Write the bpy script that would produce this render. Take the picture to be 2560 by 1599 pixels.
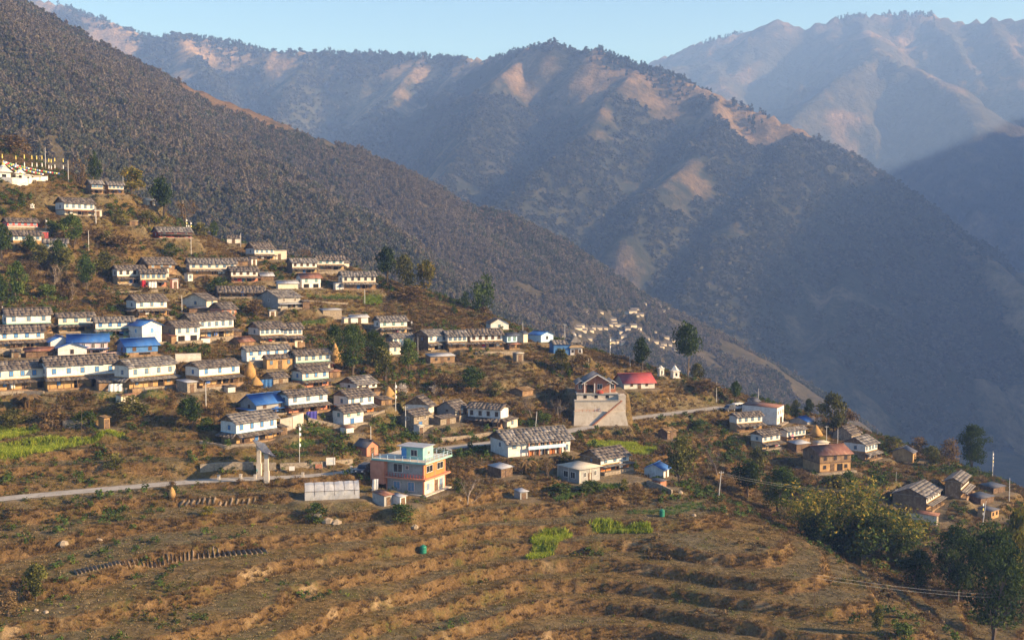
import bpy, math, random
import numpy as np
from mathutils import Vector

for o in list(bpy.data.objects):
    bpy.data.objects.remove(o)
SC = bpy.context.scene
COL = SC.collection
R = math.radians

# ------------------------------------------------------------------ camera
F_PX, HORIZON, CX, CY = 2745.0, 646.0, 1280.0, 799.5
PITCH = math.atan((CY - HORIZON) / F_PX)
cam = bpy.data.cameras.new('camera')
cam.sensor_width = 36.0
cam.lens = 36.0 * F_PX / 2560.0
cam.clip_start, cam.clip_end = 1.0, 30000.0
cam_o = bpy.data.objects.new('camera', cam)
cam_o.location = (0, 0, 0)
cam_o.rotation_euler = (math.pi / 2 - PITCH, 0, 0)
COL.objects.link(cam_o)
SC.camera = cam_o

# ------------------------------------------------------------------ sky and sun
SUN_AZ, SUN_EL = R(-16), R(22)          # azimuth from +X (towards the viewer), elevation
sun_dir = Vector((math.cos(SUN_AZ) * math.cos(SUN_EL), math.sin(SUN_AZ) * math.cos(SUN_EL), math.sin(SUN_EL)))
world = bpy.data.worlds.new('World')
SC.world = world
world.use_nodes = True
wn = world.node_tree
wn.nodes.clear()
sky = wn.nodes.new('ShaderNodeTexSky')
sky.sky_type = 'NISHITA'
sky.sun_disc = False
sky.sun_elevation = SUN_EL
sky.sun_rotation = math.pi / 2 - SUN_AZ
sky.altitude = 1500
sky.air_density = 1.0
sky.dust_density = 1.5
sky.ozone_density = 6.0
bg = wn.nodes.new('ShaderNodeBackground')
bg.inputs['Strength'].default_value = 0.105
wo = wn.nodes.new('ShaderNodeOutputWorld')
wn.links.new(sky.outputs[0], bg.inputs[0])
wn.links.new(bg.outputs[0], wo.inputs[0])
sl = bpy.data.lights.new('sun', 'SUN')
sl.energy = 5.0
sl.angle = R(0.53)
sl.color = (1.0, 0.82, 0.70)
so = bpy.data.objects.new('sun', sl)
so.rotation_euler = sun_dir.to_track_quat('Z', 'Y').to_euler()
COL.objects.link(so)
vs = SC.view_settings
vs.view_transform = 'Standard'
vs.look = 'None'
vs.exposure = 1.38
vs.gamma = 1.0
vs.use_curve_mapping = False
SC.cycles.max_bounces = 5
SC.cycles.diffuse_bounces = 3
SC.cycles.glossy_bounces = 2
SC.cycles.transmission_bounces = 3
SC.cycles.transparent_max_bounces = 6
SC.cycles.volume_bounces = 0
SC.cycles.use_denoising = True
SC.cycles.caustics_reflective = False
SC.cycles.caustics_refractive = False

# ------------------------------------------------------------------ small maths
rng = np.random.default_rng(11)
random.seed(11)


def ray(u, v):
    xc, yc = (u - CX) / F_PX, (CY - v) / F_PX
    y = math.cos(PITCH) + yc * math.sin(PITCH)
    z = -math.sin(PITCH) + yc * math.cos(PITCH)
    return xc / y, z / y                 # x and z for one metre forward


def P(u, v, Y):
    a, b = ray(u, v)
    return (a * Y, Y, b * Y)


def project(x, y, z):
    d = y * math.cos(PITCH) - z * math.sin(PITCH)
    h = y * math.sin(PITCH) + z * math.cos(PITCH)
    return CX + F_PX * x / d, CY - F_PX * h / d


def _hash(ix, iy, s):
    h = (ix.astype(np.int64) * 374761393 + iy.astype(np.int64) * 668265263 + s * 1442695041) & 0xffffffff
    h = ((h ^ (h >> 13)) * 1274126177) & 0xffffffff
    return ((h ^ (h >> 16)) & 0xffff) / 65535.0


def vn(x, y, s=0):
    x = np.asarray(x, float); y = np.asarray(y, float)
    ix, iy = np.floor(x), np.floor(y)
    fx, fy = x - ix, y - iy
    fx = fx * fx * fx * (fx * (fx * 6 - 15) + 10); fy = fy * fy * fy * (fy * (fy * 6 - 15) + 10)
    a, b = _hash(ix, iy, s), _hash(ix + 1, iy, s)
    c, d = _hash(ix, iy + 1, s), _hash(ix + 1, iy + 1, s)
    return (a + (b - a) * fx) * (1 - fy) + (c + (d - c) * fx) * fy


def fbm(x, y, s=0, o=4):
    t, a, n = 0, 0.5, 0
    for k in range(o):
        t = t + a * (vn(x * 2 ** k + 17.3 * k, y * 2 ** k - 9.1 * k, s + k) - 0.5); n += a; a *= 0.5
    return t / n * 2                      # about -1..1


def ridged(x, y, s=0, o=4):
    t, a, n = 0, 0.5, 0
    for k in range(o):
        t = t + a * (1 - np.abs(2 * vn(x * 2 ** k + 31.7 * k, y * 2 ** k + 5.3 * k, s + k) - 1)); n += a; a *= 0.5
    return t / n


def sst(a, b, x):
    t = np.clip((x - a) / (b - a), 0, 1)
    return t * t * (3 - 2 * t)


# ------------------------------------------------------------------ mesh and scene helpers
def mesh_np(name, verts, faces, mats=(), smooth=False, mi=None):
    """faces: an (n,k) array or a list of such arrays"""
    me = bpy.data.meshes.new(name)
    verts = np.ascontiguousarray(verts, dtype=np.float32)
    fl = faces if isinstance(faces, list) else [faces]
    fl = [np.asarray(f, dtype=np.int32) for f in fl if len(f)]
    me.vertices.add(len(verts)); me.vertices.foreach_set('co', verts.ravel())
    nl = sum(f.size for f in fl); nf = sum(len(f) for f in fl)
    me.loops.add(nl); me.loops.foreach_set('vertex_index', np.concatenate([f.ravel() for f in fl]))
    me.polygons.add(nf)
    tot = np.concatenate([np.full(len(f), f.shape[1], np.int32) for f in fl])
    me.polygons.foreach_set('loop_start', (np.cumsum(tot) - tot).astype(np.int32))
    me.polygons.foreach_set('loop_total', tot)
    if smooth:
        me.polygons.foreach_set('use_smooth', np.ones(nf, dtype=bool))
    if mi is not None:
        me.polygons.foreach_set('material_index', np.asarray(mi, np.int32))
    me.update(calc_edges=True)
    for m in mats:
        me.materials.append(m)
    return me


def attach(name, me, parent=None, loc=None, rz=0.0):
    o = bpy.data.objects.new(name, me)
    COL.objects.link(o)
    if parent is not None:
        o.parent = parent
    if loc is not None:
        o.location = loc
    if rz:
        o.rotation_euler = (0, 0, rz)
    return o


def tag(o, label, cat=None, group=None, kind=None):
    if label:
        o['label'] = label
    if cat:
        o['category'] = cat
    if group:
        o['group'] = group
    if kind:
        o['kind'] = kind
    return o


def empty(name, loc, rz=0.0):
    o = bpy.data.objects.new(name, None)
    o.empty_display_size = 0.3
    o.location = loc
    o.rotation_euler = (0, 0, rz)
    COL.objects.link(o)
    return o


class MB:
    """collects boxes, prisms and tubes into one mesh"""
    def __init__(s):
        s.v, s.f = [], []

    def add(s, vs_, fs):
        n = len(s.v); s.v += [tuple(p) for p in vs_]; s.f += [tuple(i + n for i in f) for f in fs]
        return s

    def box(s, x0, x1, y0, y1, z0, z1):
        return s.add([(x0, y0, z0), (x1, y0, z0), (x1, y1, z0), (x0, y1, z0), (x0, y0, z1), (x1, y0, z1), (x1, y1, z1), (x0, y1, z1)],
                     [(0, 3, 2, 1), (4, 5, 6, 7), (0, 1, 5, 4), (1, 2, 6, 5), (2, 3, 7, 6), (3, 0, 4, 7)])

    def slab(s, a, b, c, d, t):
        """thick sheet: four top corners, thickness t downwards"""
        lo = [(p[0], p[1], p[2] - t) for p in (a, b, c, d)]
        return s.add([a, b, c, d] + lo, [(0, 1, 2, 3), (7, 6, 5, 4), (0, 4, 5, 1), (1, 5, 6, 2), (2, 6, 7, 3), (3, 7, 4, 0)])

    def tube(s, pts, rad, n=6, cap=True):
        pts = [Vector(p) for p in pts]
        if not hasattr(rad, '__len__'):
            rad = [rad] * len(pts)
        b0 = len(s.v)
        for i, p in enumerate(pts):
            d = (pts[min(i + 1, len(pts) - 1)] - pts[max(i - 1, 0)]).normalized()
            a = d.orthogonal().normalized(); b = d.cross(a)
            for k in range(n):
                t = 2 * math.pi * k / n
                q = p + (a * math.cos(t) + b * math.sin(t)) * rad[i]
                s.v.append(tuple(q))
        for i in range(len(pts) - 1):
            for k in range(n):
                k2 = (k + 1) % n
                s.f.append((b0 + i * n + k, b0 + i * n + k2, b0 + (i + 1) * n + k2, b0 + (i + 1) * n + k))
        if cap:
            s.f.append(tuple(b0 + (len(pts) - 1) * n + k for k in range(n)))
            s.f.append(tuple(b0 + n - 1 - k for k in range(n)))
        return s

    def lathe(s, prof, n=14, c=(0, 0)):
        b0 = len(s.v)
        for r_, z in prof:
            for k in range(n):
                t = 2 * math.pi * k / n
                s.v.append((c[0] + r_ * math.cos(t), c[1] + r_ * math.sin(t), z))
        for i in range(len(prof) - 1):
            for k in range(n):
                k2 = (k + 1) % n
                s.f.append((b0 + i * n + k, b0 + i * n + k2, b0 + (i + 1) * n + k2, b0 + (i + 1) * n + k))
        s.f.append(tuple(b0 + (len(prof) - 1) * n + k for k in range(n)))
        s.f.append(tuple(b0 + n - 1 - k for k in range(n)))
        return s

    def mesh(s, name, m=None, smooth=False):
        me = bpy.data.meshes.new(name)
        me.from_pydata(s.v, [], s.f)
        if smooth:
            for p in me.polygons:
                p.use_smooth = True
        if m is not None:
            me.materials.append(m)
        return me

    def obj(s, name, m, parent=None, smooth=False):
        return attach(name, s.mesh(name, m, smooth), parent)


# ------------------------------------------------------------------ materials
def _nt(name):
    m = bpy.data.materials.new(name)
    m.use_nodes = True
    nt = m.node_tree
    nt.nodes.clear()
    out = nt.nodes.new('ShaderNodeOutputMaterial')
    b = nt.nodes.new('ShaderNodeBsdfPrincipled')
    b.inputs['Specular IOR Level'].default_value = 0.25
    nt.links.new(b.outputs[0], out.inputs[0])
    return m, nt, b


def _noise(nt, vec, scale, detail=5, rough=0.6):
    n = nt.nodes.new('ShaderNodeTexNoise')
    n.inputs['Scale'].default_value = scale
    n.inputs['Detail'].default_value = detail
    n.inputs['Roughness'].default_value = rough
    nt.links.new(vec, n.inputs['Vector'])
    return n.outputs['Fac']


def _ramp(nt, fac, stops):
    r_ = nt.nodes.new('ShaderNodeValToRGB')
    el = r_.color_ramp.elements
    while len(el) < len(stops):
        el.new(0.5)
    for e, (p, c) in zip(el, stops):
        e.position = p
        e.color = (*c, 1) if hasattr(c, '__len__') else (c, c, c, 1)
    nt.links.new(fac, r_.inputs[0])
    return r_.outputs[0]


def _mix(nt, fac, a, b, mode='MIX'):
    m = nt.nodes.new('ShaderNodeMix')
    m.data_type = 'RGBA'
    m.blend_type = mode
    for k, s in ((0, fac), (6, a), (7, b)):
        if hasattr(s, 'links'):
            nt.links.new(s, m.inputs[k])
        elif hasattr(s, '__len__'):
            m.inputs[k].default_value = (*s, 1)
        else:
            m.inputs[k].default_value = s
    return m.outputs[2]


def _math(nt, op, a, b=None, clamp=False):
    m = nt.nodes.new('ShaderNodeMath')
    m.operation = op
    m.use_clamp = clamp
    for k, s in ((0, a), (1, b)):
        if s is None:
            continue
        if hasattr(s, 'links'):
            nt.links.new(s, m.inputs[k])
        else:
            m.inputs[k].default_value = s
    return m.outputs[0]


def _bump(nt, b, h, strength, dist):
    n = nt.nodes.new('ShaderNodeBump')
    n.inputs['Strength'].default_value = strength
    n.inputs['Distance'].default_value = dist
    nt.links.new(h, n.inputs['Height'])
    nt.links.new(n.outputs[0], b.inputs['Normal'])


def _pos(nt):
    return nt.nodes.new('ShaderNodeNewGeometry').outputs['Position']


def _obj(nt):
    return nt.nodes.new('ShaderNodeTexCoord').outputs['Object']


def _stretch(nt, vec, sx, sy, sz):
    m = nt.nodes.new('ShaderNodeMapping')
    m.inputs['Scale'].default_value = (sx, sy, sz)
    nt.links.new(vec, m.inputs['Vector'])
    return m.outputs[0]


MATS = {}


def mottled(name, c1, c2, scale=1.5, rough=0.85, c3=None, fine=8.0, bump=0.0, stretch=None, metal=0.0, spec=None):
    """two colours mixed by noise, a third in sparse stains"""
    if name in MATS:
        return MATS[name]
    m, nt, b = _nt(name)
    v = _obj(nt)
    if stretch:
        v = _stretch(nt, v, *stretch)
    n1 = _noise(nt, v, scale)
    col = _ramp(nt, n1, [(0.34, c1), (0.66, c2)])
    n2 = _noise(nt, v, fine, 3)
    if c3 is not None:
        st = _ramp(nt, _noise(nt, v, scale * 1.9, 6, 0.7), [(0.50, 0.0), (0.68, 0.85)])
        col = _mix(nt, st, col, c3)
    col = _mix(nt, 0.35, col, _ramp(nt, n2, [(0.25, 0.45), (0.75, 1.0)]), 'MULTIPLY')
    nt.links.new(col, b.inputs['Base Color'])
    b.inputs['Roughness'].default_value = rough
    b.inputs['Metallic'].default_value = metal
    if spec is not None:
        b.inputs['Specular IOR Level'].default_value = spec
    if bump:
        _bump(nt, b, n2, 0.6, bump)
    MATS[name] = m
    return m

# ------------------------------------------------------------------ the hill the village stands on
# points read on the ground: picture column, picture row, metres ahead
GP = [(0, 1599, 139), (320, 1599, 141), (640, 1599, 147), (960, 1599, 156), (1280, 1599, 165), (1600, 1599, 168), (1900, 1599, 162), (2200, 1599, 160), (2430, 1599, 157),
      (0, 1450, 158), (300, 1480, 155), (640, 1500, 158), (1000, 1480, 169), (1280, 1480, 178), (1600, 1480, 180), (1900, 1480, 174),
      (0, 1330, 175), (200, 1350, 173), (600, 1290, 186), (1058, 1385, 182), (1400, 1370, 190), (1750, 1370, 188), (700, 1240, 194),
      (0, 1250, 190), (300, 1220, 194), (750, 1190, 203), (1010, 1255, 193), (1180, 1112, 243), (1300, 1098, 250), (1450, 1072, 266), (1550, 1048, 282), (1700, 1032, 294), (1800, 1020, 303), (1860, 1012, 311),
      (1250, 1262, 201), (1450, 1205, 217), (1650, 1275, 204), (1600, 1200, 226), (1330, 1145, 234),
      (50, 1130, 208), (300, 1110, 212), (50, 1050, 220), (330, 1040, 222), (60, 985, 229), (300, 975, 231), (470, 970, 236),
      (560, 1110, 217), (650, 1120, 216), (720, 1040, 235), (880, 1060, 237), (830, 1110, 226), (1040, 1075, 247), (1250, 1070, 256),
      (60, 870, 250), (250, 890, 249), (430, 850, 268), (640, 850, 289), (730, 930, 261), (920, 960, 264), (1050, 960, 275), (1200, 960, 283),
      (60, 790, 268), (330, 790, 287), (80, 680, 300), (300, 690, 314), (500, 700, 330), (700, 690, 345), (860, 735, 338), (700, 775, 313), (900, 830, 318), (980, 830, 318), (1130, 875, 300), (1260, 870, 306), (1440, 890, 309),
      (100, 600, 318), (420, 600, 350), (200, 530, 345), (50, 432, 352), (250, 470, 362), (350, 490, 372), (600, 640, 365),
      (1500, 985, 293), (1590, 978, 300), (1660, 945, 312), (1720, 945, 315), (1600, 1010, 293), (1350, 990, 284),
      (1870, 1085, 291), (1960, 1120, 284), (2060, 1185, 262), (2150, 1155, 278), (2270, 1160, 282), (2330, 1285, 245), (2430, 1225, 262), (2540, 1290, 252), (1700, 1130, 262),
      (1750, 1210, 226), (1850, 1262, 214), (2000, 1345, 199), (2200, 1450, 184)]
# the crest where the hill breaks away, as seen
CREST = [(-300, 300, 400), (0, 350, 395), (120, 425, 388), (300, 490, 388), (480, 580, 388), (600, 618, 386), (740, 640, 384), (880, 672, 380), (1000, 712, 373), (1090, 735, 366), (1200, 778, 352), (1300, 820, 335), (1400, 862, 328),
         (1560, 890, 332), (1640, 925, 330), (1750, 960, 330), (1900, 1002, 328), (2050, 1040, 328), (2300, 1130, 308), (2500, 1200, 290), (2700, 1290, 275)]
ctrl = [P(*g) for g in GP] + [P(*c) for c in CREST]
for (u, v, Y) in CREST[::2]:
    x, y, z = P(u, v, Y)
    for dy, dz in ((45, 17), (110, 62), (200, 130)):
        ctrl.append((x * (1 + dy / 700) + dy * 0.35, y + dy, z - dz))
ctrl += [(62, 218, -60), (52, 240, -54), (74, 205, -63), (84, 226, -64), (96, 190, -68), (112, 215, -66), (98, 240, -60), (76, 184, -66), (88, 158, -72), (84, 150, -72), (55, 120, -76),
         (130, 250, -66), (150, 200, -82), (180, 260, -86), (190, 330, -96), (230, 240, -112), (120, 140, -88), (60, 90, -88), (0, 120, -64), (0, 90, -75), (-60, 115, -61), (-60, 85, -72), (-120, 110, -52),
         (-120, 150, -46), (-110, 200, -34), (-150, 230, -16), (-190, 280, 10), (-220, 340, 36), (-230, 200, -10), (-260, 400, 60), (-200, 110, -40), (-330, 330, 70), (-300, 200, 15),
         (-170, 330, 16), (-160, 300, 2)]
ctrl = np.array(ctrl)
CXY, CZ = ctrl[:, :2] / 100.0, ctrl[:, 2]


def _tps(r2):
    return np.where(r2 > 1e-12, 0.5 * r2 * np.log(np.maximum(r2, 1e-12)), 0.0)


_n = len(ctrl)
_K = _tps(((CXY[:, None] - CXY[None]) ** 2).sum(-1)) + np.eye(_n) * 0.02
_Pm = np.c_[np.ones(_n), CXY]
_A = np.block([[_K, _Pm], [_Pm.T, np.zeros((3, 3))]])
_W = np.linalg.solve(_A, np.r_[CZ, 0, 0, 0])


def base_h(x, y):
    x = np.asarray(x, float).ravel(); y = np.asarray(y, float).ravel()
    out = np.empty(len(x))
    for i in range(0, len(x), 60000):
        q = np.c_[x[i:i + 60000], y[i:i + 60000]] / 100.0
        r2 = (q ** 2).sum(1)[:, None] + (CXY ** 2).sum(1)[None] - 2 * q @ CXY.T
        out[i:i + 60000] = _tps(np.maximum(r2, 0)) @ _W[:_n] + _W[_n] + q @ _W[_n + 1:]
    return out


def terrace_mask(x, y):
    """strong steps on the fields, weaker ones among the houses and up the slope"""
    front = 1 - sst(196, 222, y + 0.12 * x)
    side = sst(250, 225, y - 0.55 * (x - 40)) * 0
    m = 0.50 + 0.55 * front + side
    m = m * (1 - 0.55 * sst(0.42, 0.62, vn(x / 30, y / 30, 91)) * (1 - 0.6 * front))
    return m * (1 - 0.75 * sst(290, 360, y))


ROAD = [(-160, 1275), (0, 1247), (150, 1233), (330, 1217), (520, 1201), (750, 1193), (890, 1180), (960, 1150), (1080, 1124), (1180, 1113), (1300, 1098), (1400, 1082), (1480, 1066), (1550, 1049), (1640, 1038), (1740, 1026), (1820, 1015)]
ROAD_Z = -41.4
road_pts = []
for (u, v) in ROAD:
    a, b = ray(u, v)
    Y = ROAD_Z / b
    road_pts.append((a * Y, Y))
road_pts = np.array(road_pts)
# rounded and densely sampled
_t = np.arange(len(road_pts)); _tt = np.linspace(0, len(road_pts) - 1, 320)
road_c = np.c_[np.interp(_tt, _t, road_pts[:, 0]), np.interp(_tt, _t, road_pts[:, 1])]
for _ in range(30):
    road_c[1:-1] = 0.25 * road_c[:-2] + 0.5 * road_c[1:-1] + 0.25 * road_c[2:]
ROAD_HALF = 1.95


def road_dist(x, y):
    x = np.asarray(x, float).ravel(); y = np.asarray(y, float).ravel()
    d = np.full(len(x), 1e9)
    for c in road_c:
        d = np.minimum(d, (x - c[0]) ** 2 + (y - c[1]) ** 2)
    return np.sqrt(d)


PADS = []      # (cx, cy, rz, hx, hy, z, margin)


def ground(x, y, pads=True, full=False):
    x = np.asarray(x, float).ravel(); y = np.asarray(y, float).ravel()
    zb = base_h(x, y)
    zw = zb + 0.7 * fbm(x / 26, y / 26, 3, 3) + 0.20 * fbm(x / 8, y / 8, 5, 3)
    h = 2.0
    q = zw / h + 0.55 * fbm(x / 30, y / 30, 61, 2)
    fl = np.floor(q); fr = q - fl
    edge = 0.50 + 0.14 * fbm(x / 11, y / 11, 21, 2) + 0.07 * fbm(x / 1.6, y / 1.6, 23, 2)
    st = sst(edge, edge + 0.21, fr) * 0.96 + 0.04 * fr
    zt = h * (fl + st)
    m = terrace_mask(x, y)
    z = zb + (zt - zw) * m + 0.25 * fbm(x / 14, y / 14, 31, 3) + 0.10 * fbm(x / 2.6, y / 2.6, 33, 3)
    riser = np.clip(1 - np.abs(fr - (edge + 0.105)) / 0.17, 0, 1) * m
    road = np.zeros(len(x))
    near = (y < 330) & (y > 160)
    if near.any():
        d = road_dist(x[near], y[near])
        w = 1 - sst(ROAD_HALF + 0.5, ROAD_HALF + 4.0, d)
        z[near] = z[near] * (1 - w) + ROAD_Z * w
        road[near] = 1 - sst(ROAD_HALF - 0.1, ROAD_HALF + 1.4, d)
        riser[near] *= (1 - w)
    if pads:
        for (cx, cy, rz, hx, hy, zp, mg) in PADS:
            c = (np.abs(x - cx) < hx + hy + mg) & (np.abs(y - cy) < hx + hy + mg)
            if not c.any():
                continue
            dx, dy = x[c] - cx, y[c] - cy
            lx = np.abs(dx * math.cos(rz) + dy * math.sin(rz)) - hx
            ly = np.abs(-dx * math.sin(rz) + dy * math.cos(rz)) - hy
            d = np.hypot(np.maximum(lx, 0), np.maximum(ly, 0))
            w = 1 - sst(0.4, mg, d)
            z[c] = z[c] * (1 - w) + zp * w
            riser[c] *= (1 - w)
            road[c] = np.maximum(road[c], 0.55 * sst(0.75, 1.0, w))
    if full:
        return z, riser, road
    return z


_YS = np.arange(120, 440, 1.6)


def hit(u, v, pads=False):
    """where the line of sight through a picture point meets the hill"""
    a, b = ray(u, v)
    g = ground(a * _YS, _YS, pads)
    d = b * _YS - g
    below = np.nonzero(d < 0)[0]
    if len(below) and below[0] > 0:
        ys = np.linspace(_YS[below[0] - 1], _YS[below[0]], 17)
        d = b * ys - ground(a * ys, ys, pads)
        i = max(1, int(np.argmax(d < 0)))
        t = d[i - 1] / (d[i - 1] - d[i] + 1e-9)
        Y = ys[i - 1] + min(max(t, 0), 1) * 0.1
    else:
        Y = _YS[np.argmin(np.abs(d))]
    return a * Y, Y, float(ground([a * Y], [Y], pads)[0])


def gz(x, y):
    return float(ground([x], [y])[0])

# ------------------------------------------------------------------ land-cover materials
def land_material():
    m, nt, b = _nt('hill_soil_and_scrub')
    v = _pos(nt)
    at = nt.nodes.new('ShaderNodeVertexColor'); at.layer_name = 'cover'
    sep = nt.nodes.new('ShaderNodeSeparateColor'); nt.links.new(at.outputs[0], sep.inputs[0])
    riser, green, road = sep.outputs[0], sep.outputs[1], sep.outputs[2]
    n1, n2, n3 = _noise(nt, v, 0.07, 6, 0.65), _noise(nt, v, 0.55, 6, 0.7), _noise(nt, v, 2.6, 5, 0.75)
    tread = _ramp(nt, n2, [(0.30, (0.070, 0.054, 0.026)), (0.50, (0.142, 0.110, 0.056)), (0.70, (0.215, 0.172, 0.098))])
    scrub = _ramp(nt, n2, [(0.30, (0.055, 0.042, 0.014)), (0.48, (0.145, 0.092, 0.032)), (0.70, (0.260, 0.168, 0.066))])
    bank = _ramp(nt, n2, [(0.28, (0.064, 0.038, 0.015)), (0.48, (0.155, 0.092, 0.036)), (0.72, (0.250, 0.158, 0.070))])
    col = _mix(nt, _ramp(nt, n1, [(0.42, 0.0), (0.58, 1.0)]), tread, scrub)
    col = _mix(nt, _ramp(nt, riser, [(0.05, 0.0), (0.30, 1.0)]), col, bank)
    # weeds
    gn = _noise(nt, v, 0.16, 6, 0.7)
    gf = _math(nt, 'MULTIPLY', _ramp(nt, gn, [(0.50, 0.0), (0.62, 1.0)]), _ramp(nt, n2, [(0.40, 0.0), (0.60, 0.8)]))
    col = _mix(nt, gf, col, (0.066, 0.076, 0.016))
    # bare pale earth where the bank has slipped
    ef = _math(nt, 'MULTIPLY', _ramp(nt, _noise(nt, _stretch(nt, v, 1, 1, 0.6), 0.11, 4, 0.6), [(0.60, 0.0), (0.66, 1.0)]), riser)
    col = _mix(nt, ef, col, (0.36, 0.250, 0.130))
    col = _mix(nt, green, col, (0.080, 0.125, 0.018))
    earth = _ramp(nt, n2, [(0.3, (0.17, 0.125, 0.075)), (0.7, (0.30, 0.235, 0.150))])
    col = _mix(nt, road, col, earth)
    col = _mix(nt, 0.62, col, _ramp(nt, n3, [(0.28, 0.22), (0.62, 1.15)]), 'MULTIPLY')
    nt.links.new(col, b.inputs['Base Color'])
    b.inputs['Roughness'].default_value = 0.95
    b.inputs['Specular IOR Level'].default_value = 0.05
    hgt = _math(nt, 'ADD', n3, _math(nt, 'MULTIPLY', n2, 2.0))
    _bump(nt, b, hgt, 0.9, 0.35)
    return m


def mountain_material(name, forest, grass, scale, patch=(0.52, 0.62), rocky=True, bumpd=25.0, forest2=None, crestw=0.16):
    """woods and dry grass patches by noise, grass also on the gentle tops"""
    m, nt, b = _nt(name)
    v = _pos(nt)
    g = nt.nodes.new('ShaderNodeNewGeometry')
    n1, n2, n3 = _noise(nt, v, scale, 6, 0.62), _noise(nt, v, scale * 7, 6, 0.7), _noise(nt, v, scale * 34, 4, 0.7)
    fcol = _ramp(nt, n2, [(0.32, forest), (0.68, forest2 or tuple(c * 2.2 for c in forest))])
    gcol = _ramp(nt, n2, [(0.30, tuple(c * 0.62 for c in grass)), (0.70, grass)])
    at = nt.nodes.new('ShaderNodeVertexColor'); at.layer_name = 'cover'
    sep = nt.nodes.new('ShaderNodeSeparateColor'); nt.links.new(at.outputs[0], sep.inputs[0])
    f = _math(nt, 'ADD', _math(nt, 'ADD', _math(nt, 'MULTIPLY', sep.outputs[1], 0.7), _math(nt, 'MULTIPLY', n2, 0.35)), _math(nt, 'MULTIPLY', sep.outputs[0], crestw))
    col = _mix(nt, _ramp(nt, f, [(patch[0], 0.0), (patch[1], 1.0)]), fcol, gcol)
    col = _mix(nt, 0.55, col, _ramp(nt, n3, [(0.30, 0.25), (0.65, 1.1)]), 'MULTIPLY')
    nt.links.new(col, b.inputs['Base Color'])
    b.inputs['Roughness'].default_value = 1.0
    b.inputs['Specular IOR Level'].default_value = 0.0
    _bump(nt, b, _math(nt, 'ADD', n2, _math(nt, 'MULTIPLY', n3, 0.4)), 1.0, bumpd)
    return m


# ------------------------------------------------------------------ mountains: ridges that fall away on both sides
def ridge_samples(polys, step):
    out = []
    for poly in polys:
        k = poly[0] if not hasattr(poly[0], '__len__') else 0.62
        pl = list(poly[1:] if k == poly[0] else poly)
        pts = np.array(pl[1:] if pl[0] == 'w' else [P(*p) for p in pl])
        for a, b in zip(pts[:-1], pts[1:]):
            n = max(2, int(np.linalg.norm(b[:2] - a[:2]) / step))
            for t in np.linspace(0, 1, n, endpoint=False):
                out.append((*(a + (b - a) * t), k))
        out.append((*pts[-1], k))
    return np.array(out)


def mountain(name, polys, x0, x1, y0, y1, res, floor, mat, step=40, warp=90, rough=60, seed=0, spread=1.0, wseed=1, main_k=0.62, rscale=340):
    s = ridge_samples(polys, step)
    nx, ny = int((x1 - x0) / res) + 1, int((y1 - y0) / res) + 1
    X, Y = np.meshgrid(np.linspace(x0, x1, nx), np.linspace(y0, y1, ny))
    x, y = X.ravel(), Y.ravel()
    z = np.full(len(x), -1e9); dist = np.full(len(x), 1e9)
    wx = x + warp * fbm(x / (warp * 5), y / (warp * 5), seed + 1, 4)
    wy = y + warp * fbm(x / (warp * 5), y / (warp * 5), seed + 7, 4)
    near = np.full(len(x), 1e9); dmain = np.full(len(x), 1e9)
    for (px, py, pz, k) in s:
        d0 = np.hypot(x - px, y - py)
        near = np.minimum(near, d0)
        if k == 0.62:
            dmain = np.minimum(dmain, d0)
        a = np.clip(d0 / (warp * 2.5), 0, 1)
        d = np.hypot(x + (wx - x) * a - px, y + (wy - y) * a - py)
        c = pz - (main_k if k == 0.62 else k) * spread * d
        z = np.where(c > z, c, z)
    amp = rough * np.clip(near / 260.0, 0.06, 1.0)
    z = z + amp * (ridged(x / rscale, y / rscale, seed + 20, 5) - 0.62) * 1.6 + amp * 0.10 * fbm(x / 45, y / 45, seed + 40, 3) + amp * 0.42 * (ridged(x / 120, y / 120, seed + 50, 3) - 0.6)
    z = np.maximum(z, floor + 0.02 * np.hypot(x - 500, y - 900) + 20 * fbm(x / 300, y / 300, seed + 3, 3))
    i = np.arange(nx * ny).reshape(ny, nx)
    F = np.stack([i[:-1, :-1], i[:-1, 1:], i[1:, 1:], i[1:, :-1]], -1).reshape(-1, 4)
    me = mesh_np(name, np.c_[x, y, z], F, [mat], True)
    ca = me.color_attributes.new('cover', 'FLOAT_COLOR', 'POINT')
    crest = np.exp(-dmain / 160.0)
    ca.data.foreach_set('color', np.c_[crest, np.clip(.5 - .5 * fbm(x / 170, y / 170, wseed, 4), 0, 1), crest * 0, crest * 0 + 1].astype(np.float32).ravel())
    o = attach(name, me)
    o['kind'] = 'structure'
    return o, (x, y, z, nx, ny)


def sampler(grid):
    x, y, z, nx, ny = grid
    x0, x1, y0, y1 = x[0], x[-1], y[0], y[-1]
    Z = z.reshape(ny, nx)

    def f(px, py):
        px = np.asarray(px, float); py = np.asarray(py, float)
        a = np.clip((px - x0) / (x1 - x0) * (nx - 1), 0, nx - 1.001); b = np.clip((py - y0) / (y1 - y0) * (ny - 1), 0, ny - 1.001)
        i, j = a.astype(int), b.astype(int); fa, fb = a - i, b - j
        return (Z[j, i] * (1 - fa) + Z[j, i + 1] * fa) * (1 - fb) + (Z[j + 1, i] * (1 - fa) + Z[j + 1, i + 1] * fa) * fb
    return f


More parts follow.
